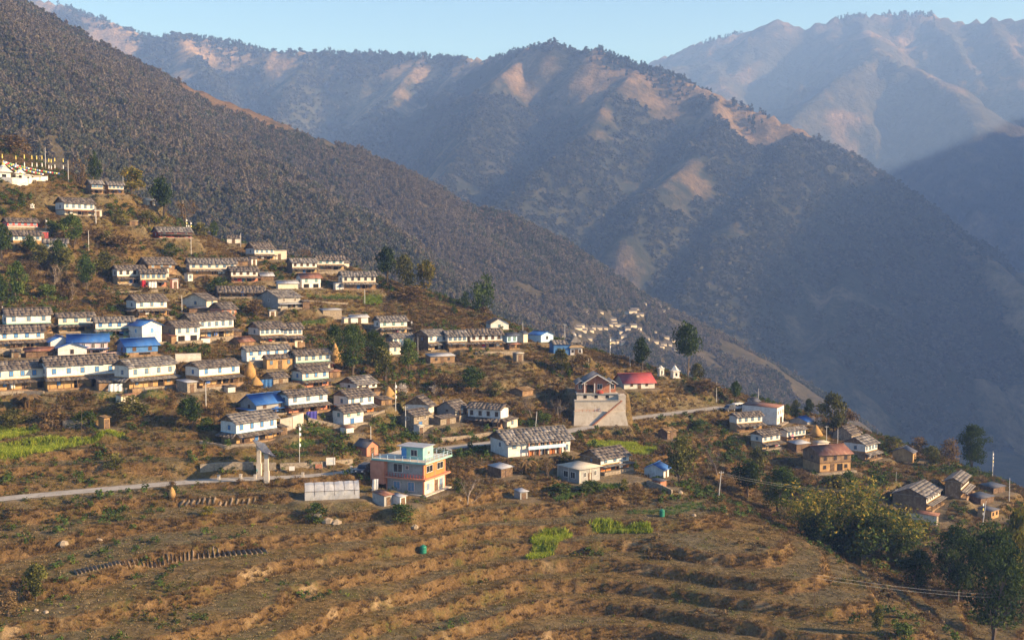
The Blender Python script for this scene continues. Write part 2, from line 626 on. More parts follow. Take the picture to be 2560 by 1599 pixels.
m_forest_hill = mountain_material('wooded_hillside', (0.045, 0.042, 0.026), (0.170, 0.112, 0.066), 0.006, (0.74, 0.84), bumpd=5.0, forest2=(0.10, 0.082, 0.052), crestw=0.24)
m_middle = mountain_material('spur_woods_and_dry_grass', (0.020, 0.026, 0.018), (0.25, 0.170, 0.100), 0.0024, (0.60, 0.80), bumpd=16.0, forest2=(0.062, 0.060, 0.042))
m_back = mountain_material('ridge_woods_and_pasture', (0.026, 0.034, 0.022), (0.32, 0.22, 0.13), 0.0016, (0.58, 0.74), bumpd=22.0, forest2=(0.080, 0.076, 0.050))
m_far = mountain_material('high_mountain_grass_and_rock', (0.030, 0.032, 0.026), (0.22, 0.150, 0.098), 0.0014, (0.56, 0.76), bumpd=34.0, forest2=(0.085, 0.074, 0.052))

forest_hill, fh_grid = mountain('forest_hill', [
    [(-700, -420, 1000), (-300, -190, 1120), (60, 0, 1250), (250, 100, 1280), (450, 200, 1300), (620, 270, 1330), (760, 330, 1350), (900, 375, 1370), (1020, 430, 1380), (1120, 495, 1385), (1260, 525, 1390), (1400, 595, 1400)],
    [0.85, (1400, 595, 1400), (1560, 695, 1400), (1640, 765, 1410), (1750, 855, 1410), (1900, 985, 1400), (2100, 1130, 1350), (2300, 1300, 1300)],
    [0.72, (330, 140, 1285), (300, 260, 1120), (240, 380, 960), (180, 520, 820)],
    [0.72, (700, 305, 1340), (620, 400, 1180), (520, 500, 1040), (430, 620, 900)],
    [0.66, (1020, 432, 1380), (960, 520, 1230), (860, 620, 1080), (760, 720, 950)],
    [0.80, (1400, 597, 1400), (1330, 690, 1270), (1220, 790, 1130)],
    [0.82, (1560, 697, 1400), (1590, 760, 1290), (1570, 830, 1180), (1560, 910, 1080)],
    [0.9, (1750, 857, 1410), (1730, 910, 1320), (1720, 980, 1220)]],
    -800, 800, 480, 1750, 7.0, -330, m_forest_hill, step=22, warp=34, rough=48, seed=100, wseed=60, rscale=190)
m_, mm_grid = mountain('middle_mountain', [
    [(1180, 160, 3750), (1240, 141, 3600), (1320, 112, 3300), (1380, 100, 3200), (1440, 128, 3150), (1490, 112, 3100), (1560, 145, 3050), (1640, 168, 3000), (1760, 217, 2900), (1900, 272, 2800), (2000, 313, 2700), (2120, 378, 2600),
     (2240, 452, 2500), (2380, 562, 2350), (2480, 642, 2250), (2600, 762, 2100), (2750, 905, 1950)],
    [0.95, (1330, 116, 3300), (1235, 200, 3000), (1190, 300, 2750), (1140, 400, 2500), (1090, 470, 2300), (1040, 560, 2100)],
    [0.95, (1600, 158, 3020), (1520, 232, 2760), (1482, 312, 2560), (1410, 385, 2350), (1300, 475, 2120), (1180, 570, 1900)],
    [0.95, (1780, 228, 2880), (1795, 300, 2640), (1735, 392, 2420), (1645, 475, 2220), (1560, 585, 2000)],
    [0.95, (1990, 313, 2700), (1965, 382, 2480), (1930, 455, 2300), (1850, 540, 2120), (1780, 630, 1960), (1720, 735, 1800)],
    [0.95, (2240, 454, 2500), (2180, 545, 2270), (2120, 645, 2080), (2080, 755, 1920), (2050, 860, 1780)]],
    -1000, 2000, 1500, 4200, 14.0, -600, m_middle, step=36, warp=85, rough=150, seed=200, wseed=61, main_k=0.95)
m_, bk_grid = mountain('back_ridge', [
    [(-400, -150, 4900), (-100, -60, 4850), (150, 8, 4750), (300, 62, 4550), (395, 98, 4400), (440, 76, 4350), (480, 86, 4350), (560, 98, 4300), (660, 120, 4250), (820, 124, 4150), (1000, 131, 4050), (1150, 138, 3900), (1240, 141, 3700), (1400, 200, 3600)],
    [0.95, (150, 10, 4750), (230, 90, 4350), (300, 170, 4000), (380, 260, 3700), (450, 350, 3400)],
    [0.95, (445, 80, 4350), (500, 150, 4000), (560, 230, 3700), (640, 330, 3400), (700, 430, 3100)],
    [0.95, (790, 126, 4170), (730, 200, 3850), (690, 290, 3560), (700, 380, 3250)],
    [0.95, (1060, 136, 4000), (1000, 215, 3700), (960, 310, 3400), (930, 420, 3050)]],
    -2800, 700, 2900, 5600, 20.0, -500, m_back, step=50, warp=100, rough=130, seed=300, wseed=62, main_k=0.88)
m_, fr_grid = mountain('far_mountain', [
    [(1400, 260, 7200), (1640, 147, 6700), (1700, 125, 6500), (1750, 100, 6300), (1800, 90, 6200), (1870, 76, 6150), (1945, 46, 6100), (2000, 62, 6050), (2090, 36, 6000), (2160, 30, 6000), (2220, 28, 6000), (2330, 30, 5900), (2400, 46, 5800), (2480, 36, 5700), (2560, 42, 5600), (2750, 10, 5400), (3000, -60, 5200)],
    [0.90, (1750, 102, 6300), (1800, 170, 5800), (1830, 260, 5300)],
    [0.90, (2150, 32, 6000), (2170, 80, 5600), (2200, 122, 5250), (2290, 165, 4950), (2380, 225, 4600), (2450, 320, 4250)],
    [0.90, (2200, 124, 5250), (2080, 200, 4850), (1980, 290, 4500), (1900, 390, 4200)],
    [0.90, (2480, 38, 5700), (2520, 110, 5300), (2590, 190, 4900), (2660, 300, 4500)]],
    0, 4300, 3600, 7600, 26.0, -300, m_far, step=70, warp=130, rough=200, seed=400, main_k=0.85)
# the flank that closes the valley on the sunny side, outside the picture; the lower valley lies in its shade
mountain('valley_flank', [[0.95, 'w', (2300, 300, 280), (2400, 700, 580), (2500, 1000, 720), (2600, 1300, 900), (2750, 1710, 1030), (3250, 2600, 1180), (3850, 3650, 1360), (4900, 4400, 1380)]],
         1100, 6000, 300, 5400, 60.0, -600, m_middle, step=90, warp=120, rough=60, seed=500)

# ------------------------------------------------------------------ the near hill as one sheet
def build_hill():
    nt_, ny_ = 940, 600
    t = np.linspace(-0.74, 0.74, nt_)
    y = np.geomspace(92, 560, ny_)
    T, Y = np.meshgrid(t, y)
    x, y = (T * Y).ravel(), Y.ravel()
    z, riser, road = ground(x, y, True, True)
    green = np.zeros(len(x))
    for (poly, val) in GREEN_PATCHES:
        green = np.maximum(green, val * in_poly(x, y, poly) * (0.55 + 0.45 * vn(x / 1.7, y / 1.7, 77)))
    i = np.arange(nt_ * ny_).reshape(ny_, nt_)
    F = np.stack([i[:-1, :-1], i[:-1, 1:], i[1:, 1:], i[1:, :-1]], -1).reshape(-1, 4)
    me = mesh_np('village_hill', np.c_[x, y, z], F, [land_material()], True)
    ca = me.color_attributes.new('cover', 'FLOAT_COLOR', 'POINT')
    ca.data.foreach_set('color', np.c_[riser, green, road, riser * 0 + 1].astype(np.float32).ravel())
    o = attach('village_hill', me)
    o['kind'] = 'structure'
    return o


def in_poly(x, y, poly):
    ins = np.zeros(len(x), bool)
    n = len(poly)
    for i in range(n):
        x1, y1 = poly[i][:2]; x2, y2 = poly[(i + 1) % n][:2]
        c = ((y1 > y) != (y2 > y)) & (x < (x2 - x1) * (y - y1) / (y2 - y1 + 1e-9) + x1)
        ins ^= c
    return ins


GREEN_PATCHES = []


def build_haze():
    m = bpy.data.materials.new('valley_haze')
    m.use_nodes = True
    nt = m.node_tree
    nt.nodes.clear()
    out = nt.nodes.new('ShaderNodeOutputMaterial')
    pv = nt.nodes.new('ShaderNodeVolumePrincipled')
    pv.inputs['Color'].default_value = (0.27, 0.46, 1.0, 1)
    pv.inputs['Density'].default_value = 0.000175
    pv.inputs['Absorption Color'].default_value = (1, 1, 1, 1)
    pv.inputs['Anisotropy'].default_value = 0.0
    nt.links.new(pv.outputs[0], out.inputs['Volume'])
    o = MB().box(-3600, 6200, -700, 7750, -900, 1480).obj('haze', m)
    o['kind'] = 'stuff'
    return o

# ------------------------------------------------------------------ colours of walls, roofs and woodwork
WALL = {
    'white': mottled('limewash_white', (0.62, 0.58, 0.50), (0.77, 0.74, 0.67), 0.7, 0.9, (0.50, 0.42, 0.31)),
    'white2': mottled('limewash_warm', (0.58, 0.52, 0.42), (0.73, 0.68, 0.58), 0.6, 0.9, (0.46, 0.36, 0.24)),
    'white3': mottled('limewash_grey', (0.56, 0.54, 0.49), (0.72, 0.70, 0.65), 0.8, 0.9, (0.38, 0.34, 0.28)),
    'cream': mottled('limewash_cream', (0.56, 0.48, 0.36), (0.70, 0.62, 0.48), 0.9, 0.9, (0.42, 0.33, 0.22)),
    'ochre': mottled('mud_plaster_ochre', (0.34, 0.20, 0.080), (0.54, 0.34, 0.15), 0.6, 0.95, (0.20, 0.12, 0.055)),
    'ochre2': mottled('mud_plaster_tan', (0.38, 0.26, 0.13), (0.55, 0.40, 0.22), 0.6, 0.95, (0.22, 0.15, 0.08)),
    'mud': mottled('mud_wall_brown', (0.16, 0.095, 0.048), (0.28, 0.175, 0.090), 0.9, 0.95, (0.36, 0.27, 0.17)),
    'stone': mottled('rubble_stone_wall', (0.15, 0.12, 0.085), (0.32, 0.26, 0.185), 2.2, 0.95, (0.40, 0.33, 0.23), 6.0, 0.08),
    'cement': mottled('grey_cement', (0.27, 0.26, 0.235), (0.36, 0.345, 0.31), 0.7, 0.9, (0.22, 0.20, 0.17)),
    'concrete': mottled('pale_concrete', (0.46, 0.40, 0.31), (0.58, 0.51, 0.41), 0.5, 0.9, (0.36, 0.29, 0.20)),
    'pink': mottled('crimson_pink_paint', (0.52, 0.085, 0.085), (0.66, 0.14, 0.13), 0.8, 0.8, (0.40, 0.10, 0.08)),
    'rose': mottled('pale_rose_paint', (0.62, 0.42, 0.38), (0.74, 0.54, 0.49), 0.8, 0.85, (0.5, 0.36, 0.30)),
    'salmon': mottled('salmon_paint', (0.46, 0.175, 0.095), (0.58, 0.245, 0.145), 0.8, 0.85, (0.45, 0.20, 0.11)),
    'orange': mottled('orange_paint', (0.46, 0.145, 0.032), (0.58, 0.205, 0.055), 0.8, 0.8, (0.5, 0.2, 0.06)),
    'mint': mottled('mint_paint', (0.20, 0.42, 0.345), (0.30, 0.54, 0.44), 0.8, 0.85, (0.3, 0.4, 0.32)),
    'skyblue': mottled('pale_blue_paint', (0.40, 0.57, 0.66), (0.52, 0.68, 0.76), 0.8, 0.8, (0.35, 0.45, 0.5)),
    'blue': mottled('blue_sheet_wall', (0.035, 0.12, 0.30), (0.06, 0.18, 0.40), 0.9, 0.6, (0.10, 0.2, 0.3)),
    'brick': mottled('red_brick', (0.32, 0.115, 0.06), (0.46, 0.19, 0.10), 1.6, 0.9, (0.5, 0.3, 0.2)),
    'wood': mottled('old_timber', (0.085, 0.050, 0.028), (0.17, 0.105, 0.060), 1.2, 0.85, (0.26, 0.18, 0.11), 9.0),
    'dark': mottled('dark_interior', (0.010, 0.009, 0.008), (0.022, 0.018, 0.014), 1.0, 0.9),
    'red': mottled('oxide_red_paint', (0.30, 0.045, 0.030), (0.44, 0.075, 0.045), 0.8, 0.8, (0.2, 0.05, 0.03)),
    'yellow': mottled('golden_paint', (0.60, 0.40, 0.06), (0.72, 0.50, 0.10), 0.8, 0.6),
}
SLATE = {
    'slate': [mottled('slate_brown', (0.085, 0.066, 0.052), (0.155, 0.125, 0.100), 1.0, 0.9, (0.24, 0.20, 0.15)),
              mottled('slate_dark', (0.060, 0.048, 0.040), (0.110, 0.090, 0.074), 1.0, 0.9),
              mottled('slate_pale', (0.135, 0.112, 0.090), (0.215, 0.182, 0.148), 1.0, 0.9, (0.10, 0.085, 0.07))],
    'grey': [mottled('slate_grey', (0.125, 0.110, 0.096), (0.200, 0.180, 0.158), 1.0, 0.9, (0.26, 0.22, 0.17)),
             mottled('slate_mid', (0.085, 0.073, 0.063), (0.140, 0.122, 0.105), 1.0, 0.9),
             mottled('slate_silver', (0.21, 0.19, 0.165), (0.31, 0.28, 0.245), 1.0, 0.9, (0.12, 0.10, 0.085))],
    'thatch': [mottled('thatch_brown', (0.16, 0.095, 0.038), (0.27, 0.165, 0.070), 1.2, 0.95, (0.10, 0.07, 0.04)),
               mottled('thatch_dark', (0.09, 0.060, 0.030), (0.17, 0.11, 0.055), 1.2, 0.95),
               mottled('thatch_pale', (0.26, 0.175, 0.085), (0.36, 0.26, 0.14), 1.2, 0.95)],
}


def metal_roof(name, c1, c2, c3=None, rough=0.45):
    m = mottled(name, c1, c2, 0.6, rough, c3, 5.0, 0.0, (1.0, 0.35, 0.35), 0.0, 0.4)
    nt = m.node_tree
    b = next(n for n in nt.nodes if n.type == 'BSDF_PRINCIPLED')
    w = nt.nodes.new('ShaderNodeTexWave')
    w.inputs['Scale'].default_value = 1.6
    nt.links.new(_obj(nt), w.inputs['Vector'])
    _bump(nt, b, w.outputs['Fac'], 0.5, 0.06)
    return m


METAL = {
    'bluetin': metal_roof('blue_sheet_roof', (0.020, 0.095, 0.31), (0.045, 0.15, 0.41), (0.075, 0.13, 0.24)),
    'redtin': metal_roof('red_sheet_roof', (0.34, 0.055, 0.050), (0.44, 0.085, 0.075), (0.36, 0.12, 0.10)),
    'rust': metal_roof('rusty_sheet_roof', (0.115, 0.045, 0.026), (0.235, 0.095, 0.055), (0.33, 0.20, 0.13), 0.7),
    'tin': metal_roof('grey_sheet_roof', (0.30, 0.31, 0.33), (0.44, 0.45, 0.47), (0.24, 0.19, 0.15), 0.5),
    'darktin': metal_roof('charcoal_sheet_roof', (0.040, 0.042, 0.052), (0.085, 0.088, 0.105), (0.14, 0.12, 0.10), 0.5),
    'creamtin': metal_roof('cream_sheet_roof', (0.55, 0.45, 0.30), (0.66, 0.56, 0.40), (0.4, 0.3, 0.2), 0.7),
    'slab': WALL['concrete'],
}
PANE = {
    'blue': mottled('blue_shutter', (0.085, 0.17, 0.26), (0.15, 0.26, 0.36), 2.0, 0.6),
    'bright': mottled('bright_blue_shutter', (0.05, 0.19, 0.42), (0.09, 0.27, 0.52), 2.0, 0.6),
    'dark': mottled('dark_glass', (0.012, 0.013, 0.016), (0.035, 0.037, 0.042), 2.0, 0.25, spec=0.5),
    'wood': mottled('brown_shutter', (0.05, 0.028, 0.016), (0.10, 0.06, 0.035), 2.0, 0.7),
    'teal': mottled('teal_shutter', (0.10, 0.24, 0.25), (0.17, 0.33, 0.33), 2.0, 0.6),
}
_win = {}


def window_meshes(w, h, pane, frame):
    k = (round(w, 1), round(h, 1), pane, frame)
    if k not in _win:
        w, h = k[0], k[1]
        t = 0.07
        f = MB()
        f.box(-w / 2 - t, -w / 2, -0.06, 0.05, -t, h + t).box(w / 2, w / 2 + t, -0.06, 0.05, -t, h + t)
        f.box(-w / 2, w / 2, -0.06, 0.05, h, h + t).box(-w / 2, w / 2, -0.09, 0.05, -t, 0).box(-0.025, 0.025, -0.045, 0.05, 0, h)
        p = MB().box(-w / 2, -0.025, -0.025, 0.04, 0, h).box(0.025, w / 2, -0.025, 0.04, 0, h)
        _win[k] = (f.mesh('window', WALL.get(frame) or PANE[frame]), p.mesh('pane', PANE[pane]))
    return _win[k]


def add_window(parent, x, y, z, w, h, pane='blue', frame='wood', rz=0.0):
    f, p = window_meshes(w, h, pane, frame)
    o = attach('window', f, parent, (x, y, z), rz)
    attach('pane', p, o)
    return o


_door = {}


def add_door(parent, x, y, z, w=0.9, h=1.75, col='wood', rz=0.0):
    k = (round(w, 1), round(h, 1), col)
    if k not in _door:
        d = MB().box(-k[0] / 2, k[0] / 2, -0.03, 0.05, 0, k[1])
        d.box(-k[0] / 2 - .08, -k[0] / 2, -0.06, 0.05, 0, k[1] + .08).box(k[0] / 2, k[0] / 2 + .08, -0.06, 0.05, 0, k[1] + .08).box(-k[0] / 2, k[0] / 2, -0.06, 0.05, k[1], k[1] + .08)
        _door[k] = d.mesh('door', WALL.get(col) or PANE[col])
    return attach('door', _door[k], parent, (x, y, z), rz)


_post = {}


def add_post(parent, x, y, z, h, col='wood', r=0.07):
    k = (round(h, 1), col, r)
    if k not in _post:
        _post[k] = MB().box(-r, r, -r, r, 0, k[0]).mesh('post', WALL[col])
    return attach('post', _post[k], parent, (x, y, z))


# ------------------------------------------------------------------ roofs
def sheet_points(c, nu, nv):
    """c: eave-left, eave-right, ridge-right, ridge-left"""
    c = [np.array(p, float) for p in c]
    u = np.linspace(0, 1, nu)[None, :, None]; v = np.linspace(0, 1, nv)[:, None, None]
    return (c[0] * (1 - u) + c[1] * u) * (1 - v) + (c[3] * (1 - u) + c[2] * u) * v


def roof_planes(planes, kind, seed=0, th=0.10):
    """planes: lists of four corners (eave-left, eave-right, ridge-right, ridge-left); slates are laid course by course"""
    rg = np.random.default_rng(seed)
    V, Fq, MI = [], [], []
    n0 = 0

    def slab(q, t):
        nonlocal n0
        q = np.array(q); lo = q.copy(); lo[:, 2] -= t
        V.append(np.r_[q, lo])
        Fq.append(np.array([(0, 1, 2, 3), (7, 6, 5, 4), (0, 4, 5, 1), (1, 5, 6, 2), (2, 6, 7, 3), (3, 7, 4, 0)]) + n0)
        n0 += 8
    for c in planes:
        c = [np.array(p, float) for p in c]
        if kind in SLATE:
            ln = np.linalg.norm(c[1] - c[0]); sl = np.linalg.norm(c[3] - c[0])
            slab(c, th); MI += [1] * 6
            nr = max(3, int(sl / 0.85)); nc = max(2, int(ln / 0.95))
            up = np.cross(c[1] - c[0], c[3] - c[0]); up = up / (np.linalg.norm(up) + 1e-9)
            if up[2] < 0:
                up = -up
            pm = rg.random((max(2, nr // 2), max(2, nc // 2)))
            for r_ in range(nr):
                cuts = np.sort(np.clip((np.arange(1, nc) + rg.uniform(-0.35, 0.35, nc - 1)) / nc, 0, 1))
                cuts = np.r_[0, cuts, 1]
                v0, v1 = r_ / nr - (0.12 / nr) - rg.uniform(0, 0.1) / nr, (r_ + 1.0) / nr
                v0 = max(v0, -0.04)
                for a, b_ in zip(cuts[:-1], cuts[1:]):
                    l0, l1 = 0.030 + rg.uniform(0, 0.022), 0.012 + rg.uniform(0, 0.01)
                    j = rg.uniform(-0.03, 0.03)
                    q = []
                    for (uu, vv, ll) in ((a, v0 + j, l0), (b_, v0 + j, l0), (b_, v1, l1), (a, v1, l1)):
                        p = (c[0] * (1 - uu) + c[1] * uu) * (1 - vv) + (c[3] * (1 - uu) + c[2] * uu) * vv
                        q.append(p + up * ll)
                    slab(q, 0.028)
                    pv = pm[min(int(r_ / nr * pm.shape[0]), pm.shape[0] - 1), min(int(a * pm.shape[1]), pm.shape[1] - 1)] * 0.6 + rg.random() * 0.5
                    MI += [0 if pv < 0.66 else (1 if pv < 0.84 else 2)] * 6
        else:
            slab(c, max(0.05, th * 0.6)); MI += [0] * 6
    mats = SLATE[kind] if kind in SLATE else [METAL[kind]]
    return mesh_np('roof', np.concatenate(V), np.concatenate(Fq), mats, False, MI)


# ------------------------------------------------------------------ houses
ZONES = {1: (0, 330), 2: (0, 700), 3: (420, 560), 4: (480, 800), 5: (900, 700), 6: (1400, 780), 7: (1700, 920), 8: (1920, 1000), 9: (700, 1000), 10: (1200, 1000)}
ZS = 640.0 / 2419.0


def zc(zone, x, y):
    if zone == 0:
        return x, y
    a, b = ZONES[zone]
    return a + x * ZS, b + y * ZS


def site(zone, xL, xC, xR, yB, yE, psi, W=None, L=None, pad=True, front=2.2):
    uL, vB = zc(zone, xL, yB); uC = zc(zone, xC, yB)[0]; uR = zc(zone, xR, yB)[0]; vE = zc(zone, xC, yE)[1]
    x, y, z = hit(uC, vB)
    s = F_PX / y
    p = R(psi)
    if psi >= 0:
        L = L or (uR - uC) / (s * max(0.25, math.cos(p)))
        W = W or (uC - uL) / (s * max(0.25, math.sin(p)))
    else:
        L = L or (uC - uL) / (s * max(0.25, math.cos(p)))
        W = W or (uR - uC) / (s * max(0.25, -math.sin(p)))
    W = min(max(W, 2.2), 10.0)
    H = (vB - vE) / s
    if pad:
        cx0 = L / 2 if psi >= 0 else -L / 2
        cy0 = W / 2 - front / 2
        gx = x + cx0 * math.cos(p) - cy0 * math.sin(p)
        gy = y + cx0 * math.sin(p) + cy0 * math.cos(p)
        PADS.append((gx, gy, p, L / 2 + 0.6, W / 2 + front / 2 + 0.3, z, 3.2))
    return dict(x=x, y=y, z=z, L=L, W=W, H=H, rz=p, neg=psi < 0, s=s)


def wall_block(parent, name, mat, x0, x1, y0, y1, z0, z1, ridge=None, rise=0.0):
    """box wall, with gable peaks at both ends when ridge is 'x' or 'y'"""
    mb = MB()
    if ridge is None:
        mb.box(x0, x1, y0, y1, z0, z1)
    elif ridge == 'x':
        ym = (y0 + y1) / 2
        v = [(x0, y0, z0), (x1, y0, z0), (x1, y1, z0), (x0, y1, z0), (x0, y0, z1), (x1, y0, z1), (x1, y1, z1), (x0, y1, z1), (x0, ym, z1 + rise), (x1, ym, z1 + rise)]
        mb.add(v, [(0, 3, 2, 1), (0, 1, 5, 4), (2, 3, 7, 6), (0, 4, 8, 7, 3), (1, 2, 6, 9, 5), (4, 5, 9, 8), (6, 7, 8, 9)])
    else:
        xm = (x0 + x1) / 2
        v = [(x0, y0, z0), (x1, y0, z0), (x1, y1, z0), (x0, y1, z0), (x0, y0, z1), (x1, y0, z1), (x1, y1, z1), (x0, y1, z1), (xm, y0, z1 + rise), (xm, y1, z1 + rise)]
        mb.add(v, [(0, 3, 2, 1), (3, 0, 4, 7), (1, 2, 6, 5), (0, 1, 5, 8, 4), (2, 3, 7, 9, 6), (7, 4, 8, 9), (5, 6, 9, 8)])
    return mb.obj(name, mat, parent)


_goods = {}


def verandah_goods(d, lx, ly, lz, rg):
    """firewood or a hanging cloth under the skirt roof: things of their own"""
    if not _goods:
        mb = MB()
        r_ = random.Random(3)
        for j in range(5):
            for i in range(9 - j % 2):
                mb.tube([(-.8 + .19 * i + r_.uniform(-.02, .02), -.22, .1 + .16 * j), (-.8 + .19 * i, .25, .1 + .16 * j)], .085, 5)
        _goods['wood'] = mb.mesh('firewood_stack', WALL['wood'])
        for c, m_ in (('red', (.45, .04, .05)), ('pink', (.6, .25, .3)), ('white', (.7, .68, .62)), ('blue', (.08, .17, .42))):
            V = [(x_ * .11 - .5, .06 * math.sin(x_ * 1.7) + k * .015, z_) for k in (0, 1) for z_ in (.35, .9, 1.45) for x_ in range(10)]
            Fq = [(a, a + 1, a + 11, a + 10) for z_ in range(2) for a in range(z_ * 10, z_ * 10 + 9)]
            Fq += [(a + 40, a + 41, a + 31, a + 30) for z_ in range(2) for a in range(z_ * 10, z_ * 10 + 9)]
            _goods[c] = MB().add(V, Fq).mesh('hanging_cloth', mottled('washed_' + c + '_cloth', tuple(q * .85 for q in m_), m_, 2.0, .95))
    k = rg.choice(['wood', 'wood', 'red', 'pink', 'white', 'blue'])
    c, s = math.cos(d['rz']), math.sin(d['rz'])
    nm = 'firewood_stack' if k == 'wood' else 'hanging_cloth'
    o = attach(nm, _goods[k], None, (d['x'] + lx * c - ly * s, d['y'] + lx * s + ly * c, d['z'] + lz), d['rz'])
    if k == 'wood':
        tag(o, 'stack of split firewood under a verandah roof', 'firewood', 'firewood stacks on verandahs')
    else:
        tag(o, k + ' cloth hung up under a verandah roof', 'cloth', k + ' cloths on verandahs')


HOUSE_N = 0


def house(zone, xL, xC, xR, yB, yE, psi, label, cat='house', name='village_house', up='white', low='ochre', roof='slate', skirt='front', skroof=None,
          lowf=0.48, nwin=4, pane='blue', frame='wood', gf=False, band='ochre', W=None, rise=None, over=0.55, posts=True, open_front=False, mono=False, gwin=True,
          single=False, door=True, lowwin=2, group=None, plinth=True, frontal=None, big_open=False, side=None):
    global HOUSE_N
    HOUSE_N += 1
    d = site(zone, xL, xC, xR, yB, yE, psi, W)
    L, Wd, H = d['L'], d['W'], d['H']
    e = empty(name, (d['x'], d['y'], d['z']), d['rz'])
    tag(e, label, cat, group)
    rg = random.Random(HOUSE_N * 7)
    if up == 'white':
        up = rg.choice(['white', 'white', 'white2', 'white3'])
    if low == 'ochre':
        low = rg.choice(['ochre', 'ochre', 'ochre2'])
    x0, x1 = (-L, 0) if d['neg'] else (0, L)
    zl = 0.0 if single else H * lowf
    # roof
    span = (L if gf else Wd)
    rise = rise if rise is not None else min(2.0, span * 0.5 * (0.42 + 0.16 * ((HOUSE_N * 37) % 11) / 10))
    g = 0.02
    base = -1.2
    if plinth and not single:
        MB().box(x0 - 0.15, x1 + 0.1, -1.35, Wd * 0.5, base, 0.32).obj('plinth', WALL['mud' if low in ('ochre', 'mud', 'salmon') else 'stone'], e)
    if not single:
        inset = 0.06
        wall_block(e, 'lower_wall', WALL[low], x0 + inset, x1 - inset, inset, Wd - inset, base, zl)
        if band:
            MB().box(x0 - 0.03, x1 + 0.03, -0.05, Wd + 0.03, zl, zl + 0.30).obj('wall_band', WALL[band], e)
    zw = zl if single else zl + (0.30 if band else 0.0)
    if single:
        zw = base
    if mono:
        wall_block(e, 'wall' if single else 'upper_wall', WALL[up], x0, x1, 0, Wd, zw, H)
    else:
        if gf or single or roof not in SLATE:
            wall_block(e, 'wall' if single else 'upper_wall', WALL[up], x0, x1, 0, Wd, zw, H, 'y' if gf else 'x', rise - 0.05)
        else:
            wall_block(e, 'upper_wall', WALL[up], x0, x1, 0, Wd, zw, H)
            ym_ = Wd / 2
            MB().add([(xx, yy_, zz_) for xx in (x0 + .03, x1 - .03) for (yy_, zz_) in ((0.02, H), (Wd - .02, H), (ym_, H + rise - .05))], [(0, 2, 1), (3, 4, 5), (0, 3, 5, 2), (1, 2, 5, 4), (0, 1, 4, 3)]).obj('gable_wall', WALL['mud' if up not in ('cement', 'cream', 'stone') else up], e)
    # roof sheets
    if mono:
        planes = [[(x0 - over * .6, -over, H + 0.02), (x1 + over * .6, -over, H + 0.02), (x1 + over * .6, Wd + over * .5, H + 0.1 + rise), (x0 - over * .6, Wd + over * .5, H + 0.1 + rise)]]
        if rise > 0.1:
            MB().add([(x0, 0, H), (x1, 0, H), (x1, Wd, H), (x0, Wd, H), (x1, Wd, H + rise * .95), (x0, Wd, H + rise * .95)], [(0, 3, 5), (1, 4, 2), (2, 4, 5, 3)]).obj('gable_wall', WALL[up], e)
    elif gf:
        xm = (x0 + x1) / 2
        k = rise / (L / 2)
        o = over
        planes = [[(x0 - o, Wd + o, H - k * o), (x0 - o, -o, H - k * o), (xm, -o, H + rise), (xm, Wd + o, H + rise)],
                  [(x1 + o, -o, H - k * o), (x1 + o, Wd + o, H - k * o), (xm, Wd + o, H + rise), (xm, -o, H + rise)]]
    else:
        ym = Wd / 2
        k = rise / (Wd / 2)
        o = over
        planes = [[(x0 - o, -o, H - k * o), (x1 + o, -o, H - k * o), (x1 + o, ym, H + rise), (x0 - o, ym, H + rise)],
                  [(x1 + o, Wd + o, H - k * o), (x0 - o, Wd + o, H - k * o), (x0 - o, ym, H + rise), (x1 + o, ym, H + rise)]]
    planes = [[(p[0], p[1], p[2] + 0.09) for p in pl] for pl in planes]
    ro = attach('roof', roof_planes(planes, roof, HOUSE_N), e)
    if not mono and roof != 'slab':
        if gf:
            MB().box((x0 + x1) / 2 - .13, (x0 + x1) / 2 + .13, -over + .02, Wd + over - .02, H + rise + .10, H + rise + .19).obj('ridge_cap', (SLATE.get(roof) or [METAL.get(roof)])[0], ro)
        else:
            MB().box(x0 - over + .02, x1 + over - .02, Wd / 2 - .13, Wd / 2 + .13, H + rise + .10, H + rise + .19).obj('ridge_cap', (SLATE.get(roof) or [METAL.get(roof)])[0], ro)
    # skirt roof over the verandah
    sk = skroof or roof
    if skirt and not single:
        dpt = 1.55
        zi, zo = zl + 0.10, max(1.45, zl - 0.50)
        pl = [[(x0 - 0.5, -dpt, zo), (x1 + 0.5, -dpt, zo), (x1 + (0.5 if 'r' not in skirt else 0.0), -0.06, zi), (x0 - (0.5 if skirt == 'front' else 0.0), -0.06, zi)]]
        if 'l' in skirt:
            pl.append([(x0 - dpt, Wd + .2, zo), (x0 - dpt, -dpt * .6, zo), (x0 - .06, -0.06, zi), (x0 - .06, Wd + .2, zi)])
        if 'r' in skirt and skirt != 'front':
            pl.append([(x1 + dpt, -dpt * .6, zo), (x1 + dpt, Wd + .2, zo), (x1 + .06, Wd + .2, zi), (x1 + .06, -0.06, zi)])
        me = roof_planes(pl, sk, HOUSE_N + 500)
        me.name = 'skirt_roof'
        attach('skirt_roof', me, e)
        if posts:
            n = max(3, int(L / 2.4))
            for i in range(n):
                add_post(e, x0 + 0.25 + (L - 0.5) * i / (n - 1), -dpt + 0.35, 0.32, zo - 0.34)
        for k_ in range(rg.choice([0, 1, 2])):
            verandah_goods(d, x0 + L * rg.uniform(.1, .9), -0.62, 0.33, rg)
    if side:
        MB().box(x0 - .04, x0 - .005, -.02, Wd + .02, base, H - .02).obj('side_wall', WALL[side], e)
    # windows of the upper storey
    hw = min(1.0, (H - zw) * 0.52) if not single else min(0.9, H * 0.38)
    zsill = (zw + (H - zw) * 0.24) if not single else H * 0.42
    ww = 0.68 if not single else 0.62
